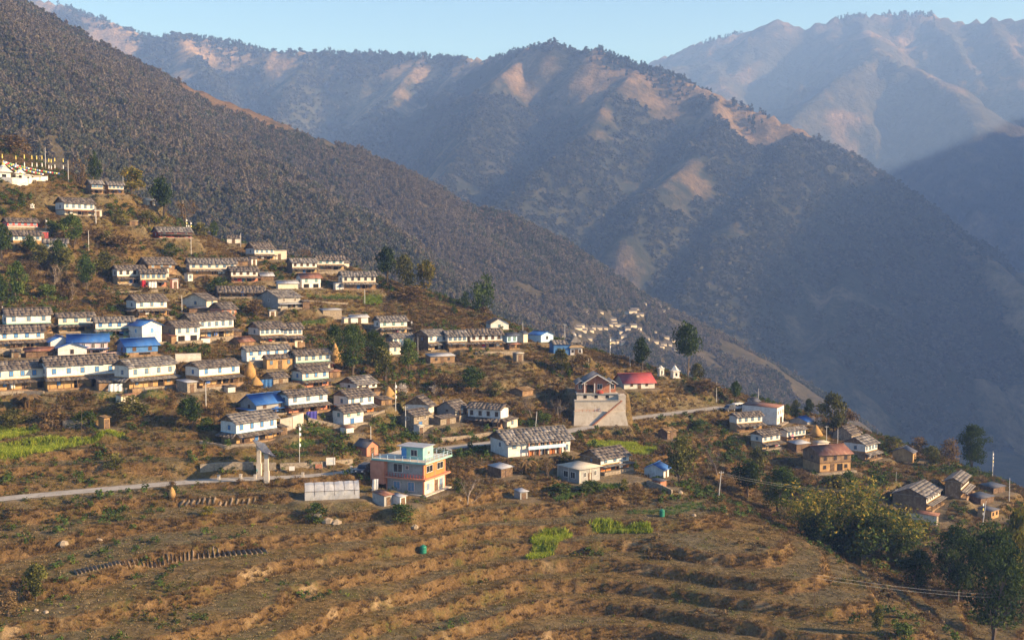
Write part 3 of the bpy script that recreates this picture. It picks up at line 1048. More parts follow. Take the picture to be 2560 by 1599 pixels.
    if frontal is None:
        for i in range(nwin):
            add_window(e, x0 + L * (i + 0.5) / nwin + (rg.random() - .5) * .15, -0.02, zsill, ww, hw, pane, frame)
    else:
        for (fx, fw, fz, fh) in frontal:
            add_window(e, x0 + L * fx, -0.02, H * fz, fw, fh, pane, frame)
    if gwin and not single and Wd > 3.2:
        add_window(e, x0 - 0.02, Wd * 0.45, zsill, 0.62, hw * 0.85, pane, frame, -math.pi / 2)
    # ground floor
    if not single:
        yy = 0.06 - 0.02
        if big_open:
            for fx in (0.24, 0.74):
                add_door(e, x0 + L * fx, -0.06, 0.0, min(1.5, L * .26), zl * 0.82, 'dark')
        else:
            if door:
                add_door(e, x0 + L * (0.40 + 0.12 * rg.random()), yy, 0.32, 0.9, min(1.7, zl - 0.5), rg.choice(['wood', 'dark', 'dark', 'blue']))
                if L > 6:
                    add_door(e, x0 + L * (0.62 + 0.08 * rg.random()), yy, 0.32, 1.3, min(1.6, zl - 0.5), 'dark')
            for i in range(lowwin):
                add_window(e, x0 + L * (0.16 if i == 0 else 0.84), yy, 0.32 + zl * 0.28, 0.7, min(0.8, zl * 0.4), pane, frame)
    elif door:
        add_door(e, x0 + L * (0.5 if nwin < 2 else 0.5), -0.02, 0.0, 0.8, min(1.75, H * 0.8), 'wood' if not open_front else 'dark')
    return e, d


def shed(zone, xL, xC, xR, yB, yE, psi, label, cat='shed', name='shed', **k):
    kw = dict(single=True, skirt=None, nwin=1, rise=None, plinth=False, gwin=False, over=0.35, up='stone', roof='tin')
    kw.update(k)
    return house(zone, xL, xC, xR, yB, yE, psi, label, cat, name, **kw)

# ------------------------------------------------------------------ the village, house by house (read from enlarged parts of the photograph)
H = house
# upper slope below the white shrine
H(1, 770, 865, 950, 590, 487, 39, 'brown-walled house of the topmost pair, the one nearer the white shrine', low='mud', up='white', nwin=4, lowwin=0, roof='grey', side='mud')
H(1, 960, 1025, 1140, 590, 497, 35, 'white house of the topmost pair, the one beside the yellow-green tree', low='mud', nwin=4, roof='grey', lowwin=0, side='mud')
shed(1, 1320, 1390, 1448, 695, 645, 40, 'small hut with cream sheet roof under the dark bushy trees', 'hut', 'hut', roof='creamtin', up='cream')
H(1, 465, 610, 815, 790, 665, 45, 'white house with reddish verandah roof alone on the slope below the shrine', low='cream', nwin=5, roof='slate', skroof='rust', lowf=0.42)
shed(1, 872, 890, 950, 800, 735, 30, 'small cream annex with a pole before it, beside the lone white house', 'annex', 'annex', up='cream', roof='tin', mono=True, rise=0.1)
H(1, -30, 70, 280, 905, 845, 40, 'crimson pink house with white window row, uppermost at the edge', up='pink', low='white', band=None, skirt=None, lowf=0.3, nwin=5, frame='white', roof='slate', lowwin=0, door=False)
H(1, 40, 125, 335, 1045, 970, 32, 'white house with four blue shutters just below the crimson pink house', low='ochre', lowf=0.15, skirt=None, nwin=4, roof='slate', door=False, lowwin=0, plinth=False)
shed(1, 330, 350, 430, 1015, 945, 40, 'low rose-red annex between the pink house and the small white one', 'annex', 'annex', up='pink', roof='tin', mono=True, rise=0.1)
H(1, 395, 415, 605, 1140, 1045, 22, 'small white house with open corner post above the grove of bare trees', skirt=None, low='white', band=None, nwin=3, lowwin=0, big_open=True, W=4.5, roof='grey')
H(1, 1390, 1500, 1760, 1005, 940, 35, 'red-walled prayer hall with slate roof and flags beside it', 'prayer hall', 'prayer_hall', up='red', low='red', band=None, lowf=0.3, nwin=3, roof='grey', rise=1.5, frame='white', pane='dark', skirt='front')
shed(1, 2125, 2145, 2262, 1052, 1000, 15, 'tiny white hut with brown pointed roof alone on the crest', 'hut', 'hut', up='white', roof='slate', W=3.2, rise=0.9)
H(1, 1240, 1400, 1600, 1310, 1245, 40, 'brown-gabled house behind the two white houses with laundry', low='mud', up='mud', band=None, nwin=3, skirt=None, lowf=0.3, lowwin=0, frame='white', roof='slate')
H(1, 1030, 1110, 1315, 1440, 1295, 40, 'white house with orange verandah partly behind the grove', nwin=4, roof='slate', pane='dark')
H(1, 1300, 1330, 1540, 1470, 1330, 28, 'cream house hung with red and white laundry beside the grove', up='cream', nwin=5, W=4.5, low='salmon', roof='slate')
shed(1, 1520, 1537, 1588, 1370, 1285, 30, 'narrow white tower room behind the laundry house', 'annex', 'annex', up='white', roof='slate', mono=True, rise=.2, door=False)
shed(1, 1600, 1630, 1675, 1480, 1395, 35, 'pinkish sheet-metal stall below the long white house', 'stall', 'stall', up='rose', roof='tin', mono=True, rise=0.15)
# the upper row near the crest
H(3, 120, 205, 598, 490, 370, 26, 'long white house with grey roof and six shutters, leftmost of the crest row', nwin=6, roof='grey')
shed(3, 135, 190, 226, 540, 470, 40, 'small bright white hut at the gable of the long grey-roofed house', 'hut', 'hut', up='white', roof='slate', mono=True, rise=.15, door=False)
H(3, 700, 820, 975, 345, 230, 40, 'highest white house of the crest row, seen against the wooded hill', nwin=4, roof='slate', skirt='front')
shed(3, 960, 985, 1110, 335, 250, 25, 'cream flat-topped wing joined to the highest crest house', 'annex', 'annex', up='cream', roof='slab', mono=True, rise=0.02, W=4, nwin=0)
shed(3, 600, 630, 740, 392, 345, 25, 'brown byre with slate roof between two crest houses', 'byre', 'byre', up='mud', roof='slate', W=3.5)
shed(3, 745, 790, 830, 392, 325, 45, 'tiny whitewashed hut below the highest crest house', 'hut', 'hut', up='white', roof='slate')
H(3, 1100, 1175, 1385, 470, 360, 30, 'white house with four bays and grey roof, middle of the crest row', nwin=4, roof='grey', pane='wood', side='wood')
H(3, 1380, 1412, 1650, 440, 335, 20, 'white and ochre house at the outer end of the crest row', nwin=4, W=4.8, roof='slate', pane='teal', side='wood')
shed(3, 1600, 1660, 1705, 335, 292, 45, 'half-hidden white outbuilding on the crest against the brown wood', 'outbuilding', 'outbuilding', up='cream', roof='grey', nwin=0, door=False)
H(3, 530, 598, 822, 555, 440, 28, 'white house with red-framed verandah in front of the crest row', nwin=4, low='salmon', roof='slate', pane='wood', side='wood')
shed(3, 830, 880, 985, 535, 488, 30, 'open shed with grey sheet roof beside the red-framed verandah', up='wood', roof='tin', nwin=0)
H(3, 430, 480, 880, 700, 640, 22, 'long dark slate-roofed house with grey stone front, lying low', up='stone', low='stone', band=None, lowf=0.4, nwin=0, W=6.5, roof='slate', skirt='front', lowwin=1, rise=1.5)
shed(3, 1005, 1040, 1215, 612, 560, 25, 'plain cream shed with grey sheet roof by the green plot', up='cream', roof='tin', nwin=0, door=False)
H(3, 1190, 1265, 1425, 612, 505, 35, 'white house with rust roof over two dark ground-floor openings', low='white', band=None, skirt=None, nwin=2, roof='rust', big_open=True, pane='teal')
H(3, 1565, 1650, 1948, 622, 490, 22, 'wide house with white balcony wall above the round green plot', nwin=5, roof='grey', W=5.5, lowf=0.5, low='mud', pane='dark')
shed(3, 1565, 1585, 1662, 622, 560, 28, 'small white front annex of the wide balcony house', 'annex', 'annex', up='white', roof='tin', mono=True, rise=.1, nwin=1, door=False)
H(3, 810, 1040, 1210, 805, 690, 52, 'grey-plastered house with red and white front, gable wall towards the camera', up='cement', low='cement', band=None, nwin=2, roof='grey', skroof='tin', pane='wood', frame='white')
shed(3, 945, 960, 1015, 872, 820, 25, 'tiny white hut beside bare bushes below the grey-plastered house', 'hut', 'hut', up='white', roof='tin', mono=True, rise=.1, nwin=0, W=2.2)
shed(3, 1400, 1465, 1625, 868, 815, 35, 'low stone barn with thin tin roof on the bare brown field', 'barn', 'barn', up='stone', roof='tin', mono=True, rise=.25, nwin=0, door=False)
shed(3, 1690, 1730, 1880, 940, 880, 30, 'plain white shed with blue-grey sheet roof and one dark door', up='white', roof='tin', nwin=0)
shed(3, 1635, 1665, 1700, 935, 890, 30, 'little cream lean-to against the plain white shed', 'lean-to', 'lean_to', up='cream', roof='tin', mono=True, rise=.1, nwin=0, door=False)
H(3, 1930, 2005, 2245, 1045, 915, 32, 'white house with grey slate roof and blue-grey skirt above the tree clump', nwin=3, roof='grey', skirt='front l', pane='teal')
H(3, 2050, 2125, 2310, 1165, 1070, 35, 'white house half hidden behind the dark tree clump', nwin=4, roof='grey', low='white', band=None, lowf=0.3, skirt=None, lowwin=0, door=False, side='stone')
shed(3, 2015, 2095, 2190, 1235, 1155, 38, 'white lower wing with brown slate roof beneath the half-hidden house', 'annex', 'annex', up='white', roof='slate', nwin=1, door=False)
H(3, 105, 365, 425, 800, 715, 70, 'white house with a broad blue window under its big slate gable', up='cream', low='white', band=None, lowf=0.3, skirt=None, nwin=1, roof='slate', lowwin=0, door=False, rise=1.7)
H(3, 350, 510, 620, 940, 800, 45, 'salmon-walled house with two white windows at the end of a white row', up='salmon', low='rose', band=None, skirt=None, nwin=2, frame='white', pane='dark', roof='slate', lowwin=0)
H(3, 70, 225, 535, 1090, 905, 48, 'long white house with six shutters and orange verandah, mid-village', nwin=6, roof='slate', low='ochre', side='stone')
H(2, 1490, 1660, 1840, 590, 440, 45, 'white house over two tall dark doorways beside the tall blue-roofed house', up='white', low='white', band=None, skirt=None, nwin=3, big_open=True, roof='slate', side='stone')
H(3, 720, 870, 1070, 1130, 985, 42, 'white house with dark gable above the rust-roofed shed', nwin=5, roof='slate', skroof='slate')
H(3, 1060, 1090, 1250, 1130, 985, 35, 'smaller white house joined to the dark-gabled one above the rust-roofed shed', nwin=4, roof='slate', W=4.5)
shed(3, 560, 680, 790, 1155, 1112, 45, 'low shed with rust-red sheet roof above the whitewashed two-storey house', up='mud', roof='rust', nwin=0)
H(3, 670, 745, 1090, 1310, 1190, 40, 'whitewashed two-storey house with streaked grey roof beside a haystack', low='white', band=None, skirt=None, nwin=5, roof='grey', lowwin=2, pane='bright', lowf=0.45)
shed(3, 880, 935, 1155, 1370, 1270, 35, 'ochre annex with brown roof in front of the streaked-roof white house', 'annex', 'annex', up='ochre', roof='slate', nwin=3)
H(3, 1110, 1210, 1500, 1390, 1235, 38, 'house with crimson cloth hung on its white verandah', nwin=5, roof='slate', low='white', band='mint', skirt='front')
# the left block
H(2, 1145, 1290, 1510, 350, 195, 45, 'isolated white house with ochre ground floor below the grove', nwin=3, roof='slate', skirt='front l')
H(2, -40, 65, 390, 510, 325, 35, 'white house with blue shutters at the picture edge under the grove', nwin=3, roof='slate', pane='blue', low='ochre', band='mint')
H(2, 480, 555, 820, 500, 345, 35, 'white house with three blue shutters between edge house and mint one', nwin=3, roof='slate', band='mint', skirt='front l', side='stone')
H(2, 840, 905, 1205, 540, 390, 30, 'white house with grey roof and mint green ground floor', nwin=4, roof='grey', low='mint', band='mint', pane='bright', skroof='grey', side='mud')
H(2, 1165, 1345, 1480, 610, 430, 50, 'tall white house with bright blue roof and blue balcony side', gf=True, low='white', band=None, skirt=None, roof='bluetin', nwin=1, lowwin=1, door=False, pane='bright', frame='skyblue', lowf=0.5)
H(2, 1040, 1195, 1430, 725, 620, 40, 'blue-walled house with bright blue roof and wooden balcony', up='blue', low='mud', band=None, roof='bluetin', nwin=2, skirt=None, lowf=0.35, pane='wood', lowwin=0)
H(2, 600, 650, 975, 705, 580, 20, 'long rose-walled building under a dark blue roof', 'building', 'long_building', up='rose', low='rose', band=None, roof='bluetin', nwin=4, skirt='front', W=5, lowf=0.3, pane='wood', frame='white')
H(2, 340, 480, 650, 690, 580, 35, 'white wing with blue gable roof behind the plain white blue-roofed house', gf=True, up='white', low='white', band=None, roof='bluetin', skirt=None, nwin=0, lowwin=0, door=False)
H(2, 475, 550, 780, 740, 640, 25, 'plain white house with one dark window and low blue roof', gf=True, single=True, up='white', roof='bluetin', skirt=None, nwin=1, pane='dark', door=False, plinth=False, rise=1.0)
H(2, -120, -10, 322, 660, 490, 35, 'white house at the picture edge above the brown wooden shed', nwin=4, roof='slate', pane='bright')
shed(2, 190, 245, 455, 738, 670, 30, 'brown wooden shed with dark brown roof above the long white row', up='wood', roof='rust', nwin=1)
H(2, -200, -60, 440, 1060, 840, 38, 'long white row house cut by the picture edge, blue shutters', nwin=6, roof='slate', pane='bright')
H(2, 400, 447, 978, 1045, 800, 36, 'long white row house ending beside the banana plants, five blue shutters', nwin=5, roof='slate', pane='bright', W=5.2)
H(2, 1030, 1222, 1540, 1040, 815, 52, 'white house with pale streaked roof and ochre verandah on a terrace', nwin=4, roof='grey', skirt='front l', pane='blue')
shed(2, 870, 935, 1160, 1045, 970, 32, 'open verandah shed with a white sheet hanging in front', up='mud', roof='slate', nwin=0, mono=True, rise=.5)
H(2, 1710, 1885, 2180, 1010, 825, 50, 'white house with brown slate roof beside the tall haystack', nwin=3, roof='slate', pane='bright')
shed(2, 1640, 1770, 1835, 1065, 970, 55, 'shed with streaked tin roof before the brown slate-roofed house', up='stone', roof='tin', mono=True, rise=.3, nwin=0)
shed(2, 1070, 1145, 1245, 1170, 1095, 45, 'small cream box hut with flat brown roof in the garden', 'hut', 'hut', up='cream', roof='rust', mono=True, rise=.08, nwin=1)
shed(2, 2090, 2155, 2210, 1062, 1010, 45, 'very small white hut at the corner of the haystack house', 'hut', 'hut', up='white', roof='slate', mono=True, rise=.1, nwin=0, door=False)
shed(2, 940, 985, 1022, 1405, 1300, 50, 'ochre mud privy beside the grey water box', 'privy', 'privy', up='ochre', roof='thatch', nwin=0, mono=True, rise=.1)
# the lower middle
H(4, 415, 610, 855, 910, 790, 48, 'grey stone house with double bright blue sheet roof', up='cement', low='cement', band=None, roof='bluetin', nwin=2, skirt='front l', pane='wood', lowf=0.5)
H(4, 790, 915, 1235, 890, 715, 42, 'white house with salmon verandah behind the blue tarpaulin', nwin=3, roof='slate', low='salmon', band='skyblue', pane='blue', skirt='front')
H(4, 1315, 1480, 1690, 905, 725, 48, 'white house with pale blue band and orange verandah', nwin=3, roof='slate', low='orange', band='skyblue', pane='blue')
H(4, 1310, 1435, 1598, 1000, 865, 48, 'small plain white house with a dark red doorway in front of the blue-banded one', up='white', low='white', band=None, skirt=None, nwin=2, roof='slate', lowwin=0, pane='teal', lowf=0.52)
H(4, 1370, 1560, 1725, 705, 605, 50, 'white house with wide dark gable behind the blue-banded one', nwin=3, roof='grey', pane='dark', low='mud', lowf=0.4)
shed(4, 1690, 1790, 1880, 805, 755, 48, 'open brown shed beside the cone haystack', up='mud', roof='slate', nwin=0, mono=True, rise=.4)
H(4, 915, 1045, 1258, 650, 490, 45, 'white house with mint band beside the blue-tarpaulin shed', nwin=3, roof='slate', band='mint', low='salmon', pane='bright')
shed(4, 640, 770, 885, 640, 545, 48, 'stone shed with a blue tarpaulin side and slate roof', up='stone', roof='slate', nwin=0)
H(4, 235, 420, 722, 1180, 965, 52, 'white house with blue band and wide dark skirt roof above the ploughed field', nwin=4, roof='grey', skroof='slate', band='skyblue', skirt='front l', pane='bright', low='ochre')
shed(4, 780, 845, 890, 1085, 1015, 48, 'small brown kitchen hut at the end of the blue-banded farmhouse', 'hut', 'hut', up='mud', roof='slate', nwin=0, mono=True, rise=.3)
shed(4, 1425, 1460, 1520, 1068, 1020, 45, 'tiny white coop with rust roof below the plain white house', 'coop', 'coop', up='white', roof='rust', nwin=0, mono=True, rise=.1, door=False)
H(5, 420, 650, 690, 1330, 1180, 72, 'tall house with broad brown gable facing the road, behind the stone front house', up='white', low='stone', band=None, skirt=None, nwin=0, roof='slate', lowwin=0, door=False, gwin=False, rise=2.0)
H(5, 375, 510, 640, 1400, 1275, 50, 'stone-walled house with pinkish front beside a white pole', up='stone', low='stone', band=None, skirt=None, nwin=2, roof='slate', lowwin=0, pane='wood', frame='white')
shed(5, 545, 560, 597, 1458, 1380, 40, 'narrow white gatehouse box in front of the stone-walled house', 'kiosk', 'kiosk', up='white', roof='slab', mono=True, rise=.02, nwin=0, W=2.2)
H(5, 720, 900, 1010, 1290, 1215, 58, 'grey house with wide slate gable among white-blossom trees', up='cement', low='cement', band=None, skirt='front', nwin=1, roof='slate', lowwin=0, rise=1.6, pane='dark')
H(5, 1010, 1330, 1402, 1400, 1215, -28, 'white house with black roof and red-brown verandah, bright gable end', nwin=4, roof='slate', low='mud', band=None, skirt='front r', pane='dark', gwin=False)
shed(5, 1290, 1390, 1490, 1400, 1320, 45, 'cream lean-to shed beside the black-roofed white house', 'lean-to', 'lean_to', up='cream', roof='slate', mono=True, rise=.4, nwin=1, door=False)
# along the top road to the right
H(5, 520, 645, 815, 670, 520, 42, 'white house with dark gable wall and ochre verandah above the open shed', nwin=3, roof='grey', low='ochre', W=6, side='wood')
H(5, 815, 830, 1010, 655, 525, 25, 'white house joined on the valley side of the dark-gabled one', nwin=4, roof='grey', W=5)
H(5, 1030, 1045, 1345, 650, 515, 20, 'white house with brown roof and five arched bays beyond the joined pair', nwin=5, roof='slate', W=5, pane='wood')
H(5, 1345, 1390, 1485, 655, 520, 35, 'pale blue glazed house with brown lower roof in the upper row', up='skyblue', low='mud', band=None, nwin=2, roof='darktin', skroof='rust', pane='teal', lowwin=0)
shed(5, 1480, 1545, 1585, 590, 505, 55, 'cream shed squeezed between the glazed house and the light blue hut', up='cream', roof='darktin', nwin=0, door=False)
shed(5, 1205, 1235, 1405, 468, 410, 15, 'white house with brown front gable standing alone on the bare spur', 'house', 'village_house', gf=True, up='white', roof='slate', nwin=1, rise=1.5, W=6, pane='teal', door=False)
shed(5, 1590, 1710, 1830, 588, 520, 40, 'light blue hut with deep blue roof at the edge of the upper row', 'hut', 'hut', gf=True, up='skyblue', roof='bluetin', nwin=1, pane='dark', door=False, rise=0.9)
shed(5, 1815, 1830, 2095, 692, 605, 12, 'slate-roofed house wrapped in blue tarpaulin walls', 'house', 'village_house', up='blue', roof='grey', nwin=0, W=5, door=False, rise=0.9)
shed(5, 610, 665, 890, 788, 725, 28, 'open shed with pale tin roof in front of the upper road houses', up='mud', roof='tin', nwin=2, pane='dark', mono=True, rise=.5)
shed(5, 1420, 1535, 1640, 1100, 1045, 50, 'small thatched stone byre alone among the thickets', 'byre', 'byre', up='mud', roof='thatch', nwin=0, door=False, rise=0.5)
shed(6, 575, 605, 905, 726, 668, 14, 'cream building with bright red sheet roof beside the hall on stilts', 'building', 'red_roof_building', up='white', roof='redtin', nwin=2, rise=2.1, W=8, pane='wood', over=0.5)
# the right-hand hamlet
H(6, 1750, 2050, 2170, 1075, 905, 62, 'tall plain white block with rust-brown flat roof by the parking place', 'building', 'white_block', up='white', low='white', band=None, skirt=None, mono=True, rise=0.35, nwin=3, roof='rust', pane='dark', frame='white', lowwin=1, gwin=True, over=0.15)
H(6, 1620, 1670, 1940, 1130, 985, 26, 'white house with brown roof in front of the tall white block', nwin=4, roof='slate', pane='blue', low='ochre')
H(7, 690, 778, 985, 775, 635, 38, 'white house with three small windows in the shade below the white block', nwin=3, roof='slate', low='ochre')
H(7, 960, 1010, 1230, 690, 590, 36, 'white house with streaked black and grey roof next to a cream hay pile', nwin=5, roof='grey', lowf=0.3, low='ochre', pane='blue')
shed(7, 1040, 1100, 1250, 795, 720, 30, 'dark shed with pale tin roof below the streaked-roof house', up='wood', roof='tin', mono=True, rise=.3, nwin=0)
shed(7, 1070, 1200, 1290, 535, 505, 45, 'low house with bright blue roof behind the streaked-roof house', 'house', 'village_house', up='cement', roof='bluetin', nwin=0, door=False, rise=1.0)
H(7, 1230, 1320, 1650, 990, 815, 18, 'ruined ochre timber house with rust-brown roof above the bamboo', up='mud', low='ochre', band='wood', skirt=None, nwin=3, roof='rust', pane='dark', lowwin=2, lowf=0.5, rise=1.6)
H(7, 1590, 1750, 1920, 875, 720, 45, 'white house with grey roof and timber-cluttered verandah in the lower hamlet', nwin=4, roof='grey', low='mud', pane='blue')
shed(7, 1480, 1620, 1760, 690, 625, 48, 'dark-gabled barn behind the timber-cluttered white house', 'barn', 'barn', up='stone', roof='slate', nwin=0, rise=1.8, door=False)
shed(7, 2040, 2200, 2278, 890, 800, 58, 'ochre stone barn with blue-black slate roof, last before the drop', 'barn', 'barn', up='ochre', roof='darktin', nwin=0, rise=1.2)
shed(7, 655, 690, 760, 335, 312, 30, 'tiny white roadside stall behind the parked van', 'stall', 'stall', up='white', roof='darktin', nwin=0, W=3, door=False)
H(8, 1240, 1495, 1780, 1050, 912, 54, 'large white house with weathered plank-grey roof beside the bamboo', nwin=6, roof='grey', low='ochre', pane='wood', gwin=False, side='mud')
H(8, 1700, 1820, 2045, 935, 770, 58, 'second large white house with plank-grey roof, farther along the edge', nwin=8, roof='grey', low='mud', pane='wood', gwin=False, side='mud')
shed(8, 1375, 1595, 1655, 1180, 1095, 62, 'low hut with striped rusty tin roof below the large white house', 'hut', 'hut', up='cream', roof='rust', mono=True, rise=.3, nwin=1)
shed(8, 2020, 2110, 2225, 1125, 1050, 42, 'ochre stone hut with flat dark roof on its own terrace', 'hut', 'hut', up='ochre', roof='darktin', mono=True, rise=.15, nwin=2, pane='dark', door=False)
shed(8, 2050, 2130, 2290, 885, 830, 35, 'dark tin-roofed shed by the white pole at the hamlet edge', up='wood', roof='darktin', mono=True, rise=.3, nwin=0)
shed(8, 1930, 2010, 2190, 985, 930, 35, 'low dark byre in the yard between the two large white houses', 'byre', 'byre', up='wood', roof='darktin', mono=True, rise=.3, nwin=0)
# sheds and lean-tos squeezed between the houses
shed(3, 545, 600, 680, 1092, 1015, 40, 'dark brown open shed at the end of the six-shutter house', up='wood', roof='slate', nwin=0, mono=True, rise=.4)
shed(3, 160, 200, 350, 842, 798, 30, 'low dark tin-roofed lean-to behind the six-shutter house', 'lean-to', 'lean_to', up='wood', roof='darktin', nwin=0, mono=True, rise=.3, door=False)
shed(3, 1130, 1200, 1272, 1168, 1098, 42, 'small white and ochre annex under the joined white house', 'annex', 'annex', up='cream', roof='slate', nwin=1, mono=True, rise=.3)
shed(2, 1495, 1620, 1657, 602, 530, 50, 'rust-roofed lean-to against the house with two tall doorways', 'lean-to', 'lean_to', up='mud', roof='rust', nwin=0, mono=True, rise=.4, door=False)
shed(2, 1858, 1900, 1972, 598, 548, 35, 'white box room with rusty roof in the yard of the six-shutter house', 'annex', 'annex', up='white', roof='rust', nwin=0, mono=True, rise=.1, door=False)
shed(5, 1455, 1480, 1545, 768, 695, 30, 'square stone store at the end of the dry-stone terrace wall', 'store', 'stone_store', up='stone', roof='slab', nwin=0, mono=True, rise=.03)
shed(3, 1245, 1275, 1330, 800, 735, 35, 'dark plank shed beside the grey-plastered house', up='wood', roof='slate', nwin=0, mono=True, rise=.4)
shed(3, 985, 1040, 1120, 1500, 1440, 40, 'dark shed tucked behind the mint-banded house', up='wood', roof='slate', nwin=0, mono=True, rise=.4)
shed(4, 1255, 1300, 1390, 545, 490, 40, 'brown byre below the crimson cloth verandah', 'byre', 'byre', up='mud', roof='rust', nwin=0, mono=True, rise=.3)
shed(5, 690, 760, 900, 1370, 1310, 45, 'low grey stone kitchen in front of the grey slate-gabled house', 'kitchen hut', 'kitchen_hut', up='stone', roof='slate', nwin=1, mono=True, rise=.4)
shed(2, 80, 110, 180, 735, 680, 30, 'small grey stone lean-to beside the brown wooden shed', 'lean-to', 'lean_to', up='stone', roof='slate', nwin=0, mono=True, rise=.3)
shed(7, 1270, 1300, 1420, 735, 705, 20, 'white-topped low store behind the ruined ochre house', 'store', 'stone_store', up='white', roof='slab', nwin=0, mono=True, rise=.03, door=False)
shed(1, 1200, 1225, 1292, 885, 840, 25, 'tiny pale-roofed hut on the slope above the prayer hall', 'hut', 'hut', up='mud', roof='creamtin', nwin=0, mono=True, rise=.1)
# by the road and in front of it
shed(9, 690, 820, 915, 530, 440, 48, 'small salmon roadside pavilion with charcoal roof', 'pavilion', 'pavilion', gf=True, up='salmon', roof='darktin', nwin=0, rise=1.1)
shed(9, 860, 985, 1055, 1000, 905, 52, 'grey outhouse with rusty sheet roof below the orange house', 'outhouse', 'outhouse', up='cement', roof='rust', mono=True, rise=.3, nwin=0)
shed(9, 1070, 1135, 1185, 995, 915, 52, 'white-grey privy with tin roof below the orange house', 'privy', 'privy', up='white', roof='tin', mono=True, rise=.1, nwin=0)
shed(10, 75, 200, 310, 735, 650, 50, 'open farm shed on posts with tin roof near the dry banana plant', up='wood', roof='tin', mono=True, rise=.3, nwin=0)
H(10, 960, 1140, 1435, 690, 550, 40, 'white house with verandah posts joined to the flat-roofed grey house', nwin=3, roof='slate', low='orange', pane='blue', up='white', skroof='grey', side='mud')
shed(10, 1560, 1735, 1805, 745, 655, 64, 'small white pavilion with bright blue roof beside the terrace edge', 'pavilion', 'pavilion', up='white', roof='bluetin', nwin=0, rise=1.0, over=.5)
shed(10, 1640, 1705, 1770, 832, 768, 45, 'low red brick box with flat top below the blue-roofed pavilion', 'brick box', 'brick_box', up='brick', roof='darktin', mono=True, rise=.02, nwin=0, door=False)
shed(10, 345, 380, 450, 937, 868, 32, 'tiny grey plank hut alone on the slope below the open farm shed', 'hut', 'hut', up='cement', roof='tin', mono=True, rise=.1, nwin=0)
shed(10, 1690, 1770, 1870, 372, 300, 45, 'dark timber hut with thatched roof below the road wall', 'hut', 'hut', up='wood', roof='thatch', nwin=1, pane='dark', rise=.7)

# ------------------------------------------------------------------ special buildings
def rail(parent, pts, h=0.95, step=1.5, col='white', name='railing'):
    """railing of posts and two bars along a polyline"""
    mb = MB()
    for a, b in zip(pts[:-1], pts[1:]):
        a, b = Vector(a), Vector(b)
        n = max(1, int((b - a).length / step))
        for i in range(n + 1):
            p = a.lerp(b, i / n)
            mb.box(p.x - .04, p.x + .04, p.y - .04, p.y + .04, p.z, p.z + h)
        for f in (0.55, 1.0):
            mb.tube([a + Vector((0, 0, h * f)), b + Vector((0, 0, h * f))], 0.028, 4)
    return mb.obj(name, WALL[col], parent)


